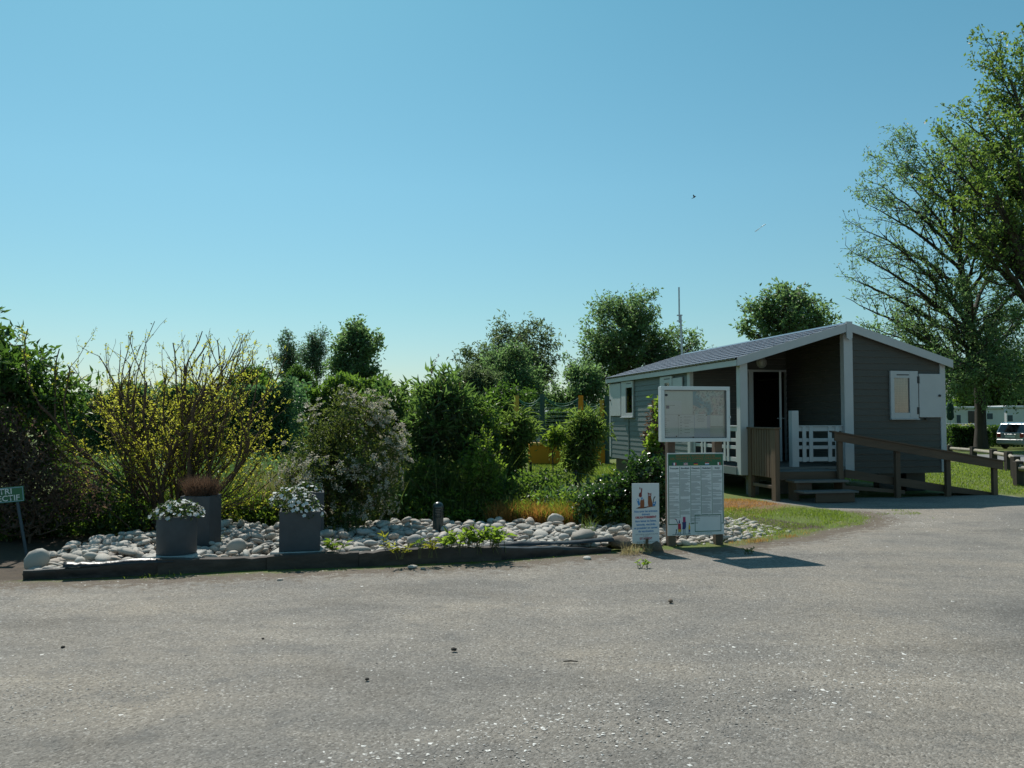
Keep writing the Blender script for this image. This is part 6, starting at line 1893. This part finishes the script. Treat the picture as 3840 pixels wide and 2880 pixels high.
m = MB(); m.bb((TWd / 2 - 0.05, 0.03, 0.02), (TWd / 2, 3.0, TH - 0.09)); m.build('skirt_panel', M_orangepad, TR)
for k in range(4):
    a = -TWd / 2 + k * TWd / 4
    m = MB(); m.bb((a, -0.08, TH - 0.085), (a + TWd / 4 - 0.01, 0.35, TH)); m.build('edge_pad', M_greenpad if k % 2 else M_yellowpad, TR, bevel=0.02)
m = MB(); m.bb((-TWd / 2 + .06, 0.35, TH - 0.05), (TWd / 2 - .06, 3.0, TH - 0.02)); m.build('mat', M_black, TR)
pps = []
for px, dy, mt, py in ((1937, 0.1, M_yellowpad, 1483), (2033, 0.1, M_greenpad, 1478), (2178, 0.1, M_orangepad, 1483), (2258, 0.1, M_yellowpad, 1500), (2276, 0.0, M_greenpad, 1485), (2165, 3.0, M_greenpad, 1490)):
    q = P(px, py, TY + dy); x = q.x - (tl0.x + tl1.x) / 2
    if px == 2258: x = q.x - (tl0.x + tl1.x) / 2
    m = MB(); m.tube([(x, dy, 0), (x, dy, q.z)], 0.085 if px != 2165 else 0.06, 10); m.build('net_post', mt, TR, smooth=True)
    if dy < 1: pps.append((x, q.z))
m = MB()
for (xa, za), (xb, zb) in zip(pps[:-1], pps[1:]):
    if xb - xa < 0.3: continue
    for s in (0.25, 0.34):
        m.tube([(xa + (xb - xa) * f, 0.1, za + (zb - za) * f - s * 4 * f * (1 - f) - 0.05) for f in np.linspace(0, 1, 13)], 0.018, 5)
m.build('rope', M_rope, TR, smooth='all')
m = MB()
for (xa, za), (xb, zb) in zip(pps[:-1], pps[1:]):
    if xb - xa < 0.3: continue
    for j in range(18):
        z = TH + 0.06 + j * 0.07
        m.tube([(xa + (xb - xa) * f, 0.1, z + 0.03 * math.sin(f * PI) * (1 if j % 2 else -.4)) for f in np.linspace(0, 1, 5)], 0.005, 3, cap=False)
    for j in range(int((xb - xa) / 0.09)):
        x = xa + j * 0.09
        f = (x - xa) / (xb - xa); zt = za + (zb - za) * f - 0.30 * 4 * f * (1 - f) - 0.06
        m.tube([(x, 0.1, TH), (x, 0.1, zt)], 0.0035, 3, cap=False)
m.build('net', M_rope, TR, kind='stuff')

# low green wire fence at the back of the bed
M_wire = solid('green_wire', (0.10, 0.22, 0.17), 0.5, 0.1)
fp = [P(1860, 1722, 14.6), P(1990, 1742, 13.9), P(2160, 1772, 13.2), P(2345, 1790, 12.6)]
WF = thing('wire_fence', 'low green wire mesh fence running behind the dry grass to the ivy', 'fence', (fp[0].x, fp[0].y, 0))
o_ = Vector((fp[0].x, fp[0].y, 0))
mw = MB()
for a_, b_ in zip(fp[:-1], fp[1:]):
    A = Vector((a_.x, a_.y, 0)) - o_; Bv = Vector((b_.x, b_.y, 0)) - o_
    for s in (0, .33, .66, 1.0):
        mw.tube([A + Vector((0, 0, 0.05 + (a_.z - 0.05) * s)), (A + Bv) / 2 + Vector((0, 0, 0.03 + ((a_.z + b_.z) / 2 - .05) * s - .02)), Bv + Vector((0, 0, 0.05 + (b_.z - 0.05) * s))], 0.004 if s == 1 else 0.0025, 4, cap=False)
    n = int((Bv - A).length / 0.05)
    for k in range(n):
        f = k / n; q = A + (Bv - A) * f
        mw.tube([q + Vector((0, 0, .02)), q + Vector((.004, 0, a_.z + (b_.z - a_.z) * f - .01))], 0.0018, 3, cap=False)
mw.build('wire_mesh', M_wire, WF, kind='stuff')
for q in fp:
    m = MB(); A = Vector((q.x, q.y, 0)) - o_; m.tube([A + Vector((0, 0.02, -.05)), A + Vector((0, 0.02, q.z + .04))], 0.022, 8); m.build('fence_post', M_barkd, WF)

# houses and caravans far behind
M_rooftile = solid('pink_roof', (0.42, 0.25, 0.19), 0.85, 0.2, 5)
M_wallp = solid('pale_wall', (0.5, 0.45, 0.38), 0.9, 0.1, 2)
def far_house(label, px0, px1, pyr, pye, Y, roofm, wallm, grp=None, name='house', cat='house'):
    a, c = P(px0, pyr, Y), P(px1, pye, Y)
    t = thing(name, label, cat, ((a.x + c.x) / 2, Y + 3, 0), R(4), grp)
    wd = (c.x - a.x) / 2; ze, zr_ = c.z, a.z
    m = MB(); m.bb((-wd, -2.6, 0), (wd, 2.6, ze)); m.build('wall', wallm, t)
    m = MB(); m.prism([(-wd - .2, -2.95, ze - .05), (-wd - .2, 0, zr_), (-wd - .2, 2.95, ze - .05)], (2 * wd + .4, 0, 0)); m.build('roof', roofm, t)
    m = MB()
    for x in (-wd * .5, wd * .4): m.bb((x - .45, -2.64, ze - 1.3), (x + .45, -2.58, ze - .35))
    m.build('window', M_black, t)
    return t
far_house('low house with pinkish tiled roof showing between the shrubs', 1590, 1800, 1478, 1512, 58, M_rooftile, M_wallp)
M_roofg = solid('grey_roof', (0.30, 0.33, 0.36), 0.6, 0.1, 3)
far_house('pale grey roofed mobile home behind the trampoline, left one', 1990, 2080, 1522, 1548, 50, M_roofg, M_white, 'mobile homes behind the trampoline', 'mobile_home', 'mobile home')
far_house('long pale grey roofed mobile home behind the trampoline, next to the chalet', 2095, 2330, 1524, 1546, 54, M_roofg, M_white, 'mobile homes behind the trampoline', 'mobile_home', 'mobile home')
far_house('small beige shed left of the first orange trampoline post', 1895, 1928, 1540, 1560, 40, M_slab, M_wallp, None, 'shed', 'shed')

M_cara = solid('caravan_white', (0.62, 0.64, 0.64), 0.45, 0.05, 3)
def caravan(label, px0, px1, pyt, pyb, Y, dep, wins, door=None):
    a, c = P(px0, pyt, Y), P(px1, pyb, Y)
    t = thing('mobile_home', label, 'mobile home', ((a.x + c.x) / 2, Y, 0), 0, 'white mobile homes beyond the car')
    x0 = -(c.x - a.x) / 2; wd = c.x - a.x; H = a.z
    m = MB(); m.bb((x0, 0, 0.35), (x0 + wd, dep, H - .16)); m.build('wall', M_cara, t, bevel=.02)
    m = MB(); m.bb((x0 - .1, -.12, H - .155), (x0 + wd + .1, dep + .1, H)); m.build('roof', M_cara, t, bevel=.04)
    m = MB(); m.bb((x0 + .1, .1, 0), (x0 + wd - .1, dep - .1, .348)); m.build('skirt', M_black, t)
    for (w0, w1, wy0, wy1) in wins:
        q0, q1 = P(w0, wy0, Y), P(w1, wy1, Y); ox = (a.x + c.x) / 2
        m = MB(); m.bb((q0.x - ox - .05, -.03, q1.z - .05), (q1.x - ox + .05, -.002, q0.z + .05)); f = m.build('window', M_frame, t)
        m = MB(); m.bb((q0.x - ox, -.036, q1.z), (q1.x - ox, -.0302, q0.z)); m.build('pane', M_slate, f)
    if door:
        q0, q1 = P(door[0], door[2], Y), P(door[1], door[3], Y); ox = (a.x + c.x) / 2
        m = MB(); m.bb((q0.x - ox, -.03, q1.z), (q1.x - ox, -.002, q0.z)); m.build('door', solid('brown_door', (0.05, 0.035, 0.03), 0.5), t)
    return t
caravan('white mobile home with a brown door behind the ash trunk', 3548, 3768, 1524, 1600, 49, 3, [(3586, 3602, 1556, 1588), (3700, 3722, 1550, 1572)], (3630, 3660, 1541, 1592))
caravan('white mobile home above the roof of the silver car', 3775, 4100, 1521, 1600, 50, 3, [(3771 + 6, 3797, 1557, 1580), (3860, 3920, 1550, 1580)])
# flower boxes on a white rail in front of it
fb0, fb1 = P(3545, 1590, 46), P(3690, 1590, 46)
t = thing('white_rail', 'white horizontal rail with flower boxes before the mobile home', 'rail', (fb0.x, 46, 0))
m = MB(); m.tube([(0, 0, fb0.z), (fb1.x - fb0.x, 0, fb0.z)], .035, 8); m.build('rail', M_white, t)
for k in range(4):
    m = MB(); x = k * (fb1.x - fb0.x) / 3; m.tube([(x, 0, 0), (x, 0, fb0.z)], .03, 6); m.build('rail_post', M_black, t)
for k, (px, mt) in enumerate(((3565, 'white'), (3590, 'orange'), (3612, 'white'), (3635, 'orange'), (3655, 'white'))):
    q = P(px, 1602, 45.5); rg = np.random.default_rng(300 + k)
    tt = thing('flower_box', {0: 'white flowers under the rail, nearest the chalet', 1: 'orange flowers under the white rail, second from the chalet', 2: 'white flowers in the middle under the white rail', 3: 'orange flowers right of the middle under the white rail', 4: 'white flowers nearest the ash trunk under the rail'}[k], 'flowers', (q.x, q.y, 0), 0, 'flower boxes under the white rail')
    m = MB(); m.bb((-.17, -.12, q.z - .25), (.17, .12, q.z - .05)); m.build('box', M_black, tt)
    C = rg.normal(size=(160, 3)) * np.array([.12, .08, .06]) + np.array([0, 0, q.z])
    V, F = leaf_geo(rg, C, rg.normal(size=(160, 3)), .07, .06)
    np_mesh('blossoms', V, [F], M_pet if mt == 'white' else L_yel, tt, kind='stuff')
# closed green parasol beside the chalet corner
q = P(3562, 1500, 44)
t = thing('closed_parasol', 'closed dark green parasol standing right of the chalet corner', 'parasol', (q.x, q.y, 0))
m = MB(); m.tube([(0, 0, 0), (0, 0, q.z + .25)], .025, 8); m.build('pole', M_metal, t)
m = MB(); m.lathe([(.09, 1.45), (.19, 1.6), (.16, 1.95), (.20, 2.05), (.13, 2.35), (.03, q.z + .15)], 12); m.build('canopy', solid('parasol_green', (.01, .05, .04), .8, .2, 9), t, smooth='all')

# silver car
def car():
    q = P(3775, 1686, 41)
    h = math.atan2(0.41, 0.91)
    t = thing('parked_car', 'silver hatchback parked beyond the low rail fence, seen from behind', 'car', (q.x + .55, q.y + 0.6, 0), h)
    Mb = solid('silver_paint', (0.36, 0.42, 0.47), 0.28, 0.04, 2, metal=0.5, coat=0.6)
    Mg = solid('car_glass', (0.012, 0.015, 0.018), 0.06, 0.05, spec=0.8)
    Mr = solid('tail_light', (0.35, 0.01, 0.012), 0.25)
    Mp = solid('bumper_grey', (0.30, 0.34, 0.37), 0.4)
    hw = 0.80
    # stations along x (rear at x = 0, nose at 3.7): half width / heights
    low = [(0.0, .92), (0.10, 1.0), (0.8, 1.0), (2.8, 1.0), (3.5, .93), (3.72, .78)]
    secs = []
    for x, k in low:
        belt = .82 if x < 3 else (.74 if x < 3.6 else .62)
        if x == 0: belt = .80
        y = hw * k
        secs.append([(x, -y * .92, .24), (x, -y, .42), (x, -y, .66), (x, -y * .95, belt), (x, y * .95, belt), (x, y, .66), (x, y, .42), (x, y * .92, .24)])
    m = MB(); vs = [p for s in secs for p in s]; fs = []
    for i in range(len(secs) - 1):
        for j in range(8):
            a = i * 8 + j; b = i * 8 + (j + 1) % 8
            fs.append((a, b, b + 8, a + 8))
    fs.append(tuple(range(7, -1, -1))); fs.append(tuple(range(40, 48)))
    m.add(vs, fs); m.build('body', Mb, t, smooth=True, bevel=0.0)
    cab = [(0.04, .74, .80), (0.22, .60, 1.30), (0.5, .58, 1.36), (1.7, .58, 1.36), (2.25, .60, 1.22), (2.95, .72, .80)]
    m = MB(); vs = []; fs = []
    prof = [(.04, .80), (.20, 1.27), (.42, 1.345), (1.7, 1.345), (2.15, 1.24), (2.95, .79)]
    for x, z in prof:
        y = .77 - (z - .8) * .26
        vs += [(x, -y, z), (x, y, z)]
    for i in range(5): fs.append((2 * i, 2 * i + 1, 2 * i + 3, 2 * i + 2))
    fs.append(tuple(2 * i for i in range(6))); fs.append(tuple(2 * i + 1 for i in range(5, -1, -1))); fs.append((0, 1, 11, 10))
    m.add(vs, fs); m.build('cabin', Mb, t, bevel=0.02)
    def onrear(f): x = .04 + .16 * f; z = .80 + .47 * f; return x, z
    m = MB(); (xa, za), (xb, zb) = onrear(.10), onrear(.92)
    ya = .77 - (za - .8) * .26 - .07; yb = .77 - (zb - .8) * .26 - .07
    m.prism([(xa - .012, -ya, za), (xa - .012, ya, za), (xb - .012, yb, zb), (xb - .012, -yb, zb)], (.01, 0, 0)); rw = m.build('rear_window', Mg, t)
    m = MB(); m.beam((xa - .03, .05, za + .03), (xa - .0, .42, za + .10), .02, .015); m.build('wiper', M_black, rw)
    for s in (-1, 1):
        for (xw0, xw1, xt0, xt1) in ((.42, 1.18, .48, 1.14), (1.26, 2.25, 1.24, 1.86)):
            zb_, zt_ = .86, 1.27; y0 = s * (.77 - (zb_ - .8) * .26 + .006); y1 = s * (.77 - (zt_ - .8) * .26 + .006)
            m = MB(); m.prism([(xw0, y0, zb_), (xw1, y0, zb_), (xt1, y1, zt_), (xt0, y1, zt_)], (0, s * .006, 0)); m.build('side_window', Mg, t)
        m = MB(); m.bb((-.02, s * .60 - .10, .58), (.06, s * .60 + .10, .80)); m.build('tail_light', Mr, t, bevel=.015)
        m = MB(); m.bb((2.1, s * .80, .80), (2.26, s * .93, .92)); m.build('mirror', Mb, t, bevel=.02)
        for xw in (.62, 3.0):
            m = MB(); m.lathe([(.24, -.09), (.275, -.06), (.275, .06), (.24, .09), (.16, .07)], 20); wh = m.build('wheel', M_black, t, smooth=True)
            wh.matrix_local = Matrix.Translation((xw, s * .715, .275)) @ Matrix.Rotation(-s * PI / 2, 4, 'X')
            m = MB(); m.lathe([(.155, .05), (.15, .098), (.04, .095)], 12); m.build('rim', M_metal, wh, smooth=True)
    m = MB(); m.bb((-.07, -.70, .26), (.05, .70, .50)); m.build('bumper', Mp, t, bevel=.03)
    m = MB(); m.bb((-.022, -.26, .58), (.0, .26, .69)); m.build('number_plate', M_wht, t)
    m = MB(); m.bb((-.03, -.30, .72), (.01, .30, .755)); m.build('tailgate_trim', M_metal, t, bevel=.005)
car()

# low round rail fence along the lawn
M_rail = solid('weathered_rail', (0.30, 0.265, 0.21), 0.85, 0.2, 8, 0.3, 30)
fps = [(3561, 1727), (3651, 1737), (3726, 1751), (3782, 1766), (3809, 1795), (3820, 1823)]
g0 = G(*fps[0])
LFN = thing('rail_fence', 'low fence of dark square posts and round pale rails on the right lawn', 'fence', (g0.x, g0.y, 0))
ps = []
for k, (px, py) in enumerate(fps):
    g = G(px, py) - g0; ps.append(Vector((g.x, g.y, 0)))
    m = MB(); m.bb((g.x - .085, g.y - .085, -.05), (g.x + .085, g.y + .085, .56)); m.build('fence_post', M_barkd, LFN, bevel=.01)
ps = [ps[0] + (ps[0] - ps[1]) * 2.0] + ps
for a_, b_ in zip(ps[:-1], ps[1:]):
    m = MB(); m.tube([a_ + Vector((0, -.1, .44)), b_ + Vector((0, -.1, .44))], .058, 10); m.build('round_rail', M_rail, LFN, smooth=True)
g = G(3825, 1823); 
m = MB(); m.tube([ps[-1] + Vector((-.02, -.1, .40)), ps[-1] + Vector((.5, -1.6, .40))], .058, 10); m.build('round_rail', M_rail, LFN, smooth=True)

# loose chips on the yard
def chips(name, n, area, dens, size, cols, seed, flat_=0.5):
    rg = np.random.default_rng(seed)
    pts = np.stack([rg.uniform(area[0], area[1], n), rg.uniform(area[2], area[3], n)], 1)
    ok = inside(pts, YARD) & (np.abs(pts[:, 0]) < pts[:, 1] * .66 + .3) & (rg.random(n) < dens(pts))
    pts = pts[ok]; n = len(pts)
    s = rg.uniform(size[0], size[1], n) * (rg.random(n) ** 1.5 + .45)
    a = rg.uniform(0, 6.28, n); ca, sa = np.cos(a), np.sin(a)
    el = rg.uniform(.5, 1.0, n); hh = rg.uniform(.35, .8, n) * flat_
    base = np.array([(1, 0, 0), (.2, 1, 0), (-1, .2, 0), (-.1, -1, 0), (.15, .1, 1), (-.3, -.2, .75)])
    base = base[None] + rg.normal(0, .18, (n, 6, 3))
    V = base * np.stack([s, s * el, s * hh], 1)[:, None, :]
    X = V[:, :, 0] * ca[:, None] - V[:, :, 1] * sa[:, None] + pts[:, None, 0]
    Y = V[:, :, 0] * sa[:, None] + V[:, :, 1] * ca[:, None] + pts[:, None, 1]
    gz = 0.012 * np.sin(pts[:, 0] * 1.7 + 1.3 * np.sin(pts[:, 1] * 0.9)) * np.cos(pts[:, 1] * 1.3) * (pts[:, 1] > 3)
    Z = V[:, :, 2] + gz[:, None] - .0005
    b = np.arange(n)[:, None] * 6
    F = np.concatenate([b + np.array([q]) for q in ((0, 1, 4), (1, 2, 5), (1, 5, 4), (2, 3, 5), (3, 0, 4), (3, 4, 5))], 0)
    m, t, out = _new(name)
    p = t.nodes.new('ShaderNodeBsdfPrincipled')
    g_ = t.nodes.new('ShaderNodeNewGeometry')
    t.links.new(_ramp(t, g_.outputs['Random Per Island'], cols), p.inputs['Base Color'])
    p.inputs['Roughness'].default_value = .7
    t.links.new(p.outputs[0], out.inputs[0])
    np_mesh(name, np.stack([X, Y, Z], 2).reshape(-1, 3), [F], m, kind='stuff')
def pale_patch(p):
    d1 = np.exp(-(((p[:, 0] + .35) / 1.1) ** 2 + ((p[:, 1] - 4.25) / .55) ** 2))
    d2 = np.exp(-(((p[:, 0] - 1.9) / .9) ** 2 + ((p[:, 1] - 5.1) / .7) ** 2))
    d3 = np.exp(-(((p[:, 0] - 5.3) / 1.3) ** 2 + ((p[:, 1] - 12.6) / .9) ** 2))
    d4 = np.exp(-(((p[:, 0] - 2.3) / .9) ** 2 + ((p[:, 1] - 4.4) / .35) ** 2))
    return np.clip(1.0 * d1 + .5 * d2 + .35 * d3 + .5 * d4 + .02, 0, 1)
chips('pale_chips', 90000, (-4.5, 8, 3.3, 14.5), pale_patch, (.004, .0125), [(0, (.36, .34, .31)), (.5, (.52, .50, .46)), (1, (.72, .70, .66))], 401, .45)
chips('gravel', 60000, (-5.5, 7, 3.3, 9.5), lambda p: np.clip(1.25 - p[:, 1] / 9, .1, 1), (.004, .009), [(0, (.06, .057, .052)), (.35, (.17, .16, .145)), (.8, (.28, .27, .245)), (1, (.42, .41, .38))], 402, .6)
chips('edge_debris', 9000, (-5, 5, 7.4, 12.5), lambda p: np.exp(-seg_dist(p, DIRTL) / .14), (.006, .016), [(0, (.07, .05, .035)), (.5, (.16, .12, .085)), (1, (.34, .31, .27))], 403, .5)
# a few bigger loose stones and a twig lying on the yard
for k, (px, py, s, lab) in enumerate(((1700, 2440, .022, 'single dark pebble on the yard, nearest the middle of the picture'), (1375, 2552, .017, 'dark pebble on the yard below and left of the middle pebble'), (2515, 2258, .028, 'dark pebble on the yard below the rules board shadow'), (987, 2399, .014, 'tiny dark pebble on the yard below the round planter'), (235, 2430, .016, 'tiny dark pebble on the yard at the left'))):
    g = G(px, py); me = stone_mesh(60 + k, 1); me.materials.clear(); me.materials.append(M_barkd if k != 2 else M_brownrock)
    o = link('pebble', me); o.matrix_world = Matrix.Translation((g.x, g.y, s * .22 + .004)) @ Matrix.Rotation(k, 4, 'Z') @ Matrix.Diagonal((s * .9, s * .7, s * .5, 1))
    props(o, lab, 'pebble')
g = G(2140, 2484)
m = MB(); m.tube([(g.x - .045, g.y, .006), (g.x, g.y + .003, .009), (g.x + .045, g.y - .002, .006)], [.004, .005, .003], 6)
props(m.build('twig', M_barkd, smooth='all'), 'short dark twig lying on the yard right of the middle', 'twig')
for k, (px, py, s, lab) in enumerate(((1547, 2131, .05, 'white pebble on the yard below the longest sleeper'), (1584, 2136, .03, 'smaller pale pebble beside the white one below the longest sleeper'), (2203, 2098, .05, 'flat white stone on the yard left below the animal sign'), (1052, 2178, .03, 'pale pebble on the yard below the front square planter'))):
    g = G(px, py); o = link('pebble', SM[k]); o.matrix_world = Matrix.Translation((g.x, g.y, s * .28)) @ Matrix.Rotation(k, 4, 'Z') @ Matrix.Diagonal((s, s * .7, s * .45, 1)); props(o, lab, 'pebble')

# bird and far aeroplane in the sky
q = P(2604, 739, 70)
t = thing('bird', 'small dark bird flying in the clear sky above the mast', 'bird', q, R(-25))
M_bird = solid('dark_plumage', (.03, .03, .035), .8)
m = MB(); m.lathe([(.004, -.22), (.03, -.14), (.05, -.02), (.045, .06), (.03, .11), (.006, .16)], 10)
bb = m.build('body', M_bird, t, smooth='all'); bb.matrix_local = Matrix.Rotation(R(62), 4, 'Y')
for s in (-1, 1):
    m = MB(); m.prism([(.03, 0, 0), (.06, s * .14, .06), (.0, s * .33, .03), (-.06, s * .14, .05), (-.06, 0, 0)], (0, 0, .008))
    w_ = m.build('wing', M_bird, t); w_.matrix_local = Matrix.Rotation(R(-20), 4, 'Y') @ Matrix.Rotation(R(25 * s), 4, 'X')
m = MB(); m.prism([(-.10, -.02, -.05), (-.10, .02, -.05), (-.24, .05, -.11), (-.24, -.05, -.11)], (0, 0, .006)); m.build('tail', M_bird, t)
pa, pb = P(2863, 846, 3000), P(2832, 868, 3000)
t = thing('aeroplane', 'tiny far aeroplane trailing a short white vapour streak', 'aeroplane', pa)
M_plane = solid('plane_white', (.8, .8, .8), .4)
d = (pb - pa)
e = d.normalized() * -1
m = MB(); m.tube([-e * 9, Vector((0, 0, 0)), e * 9, e * 11], [.9, 1.3, 1.2, .2], 8); m.build('fuselage', M_plane, t)
m = MB(); sd_ = Vector((0, 1, 0)); m.prism([e * 1.5, sd_ * 10 - e * 2.5, sd_ * 10 - e * 4, -e * 2, -sd_ * 10 - e * 4, -sd_ * 10 - e * 2.5], (0, 0, .25)); m.build('wing', M_plane, t)
m = MB(); m.prism([-e * 7.0, -e * 9.5, -e * 10 + Vector((0, 0, 3.2)), -e * 9 + Vector((0, 0, 3.2))], (0, .2, 0)); m.build('fin', M_plane, t)
def vapour():
    mt, tr_, out = _new('vapour')
    a = tr_.nodes.new('ShaderNodeBsdfTransparent'); b2 = tr_.nodes.new('ShaderNodeBsdfDiffuse'); b2.inputs[0].default_value = (.9, .9, .9, 1)
    x = tr_.nodes.new('ShaderNodeMixShader'); x.inputs[0].default_value = .45
    tr_.links.new(a.outputs[0], x.inputs[1]); tr_.links.new(b2.outputs[0], x.inputs[2]); tr_.links.new(x.outputs[0], out.inputs[0])
    return mt
m = MB(); m.tube([-e * 9, d * .5, d], [.7, 1.5, 2.4], 8); m.build('vapour_trail', vapour(), t, smooth='all')
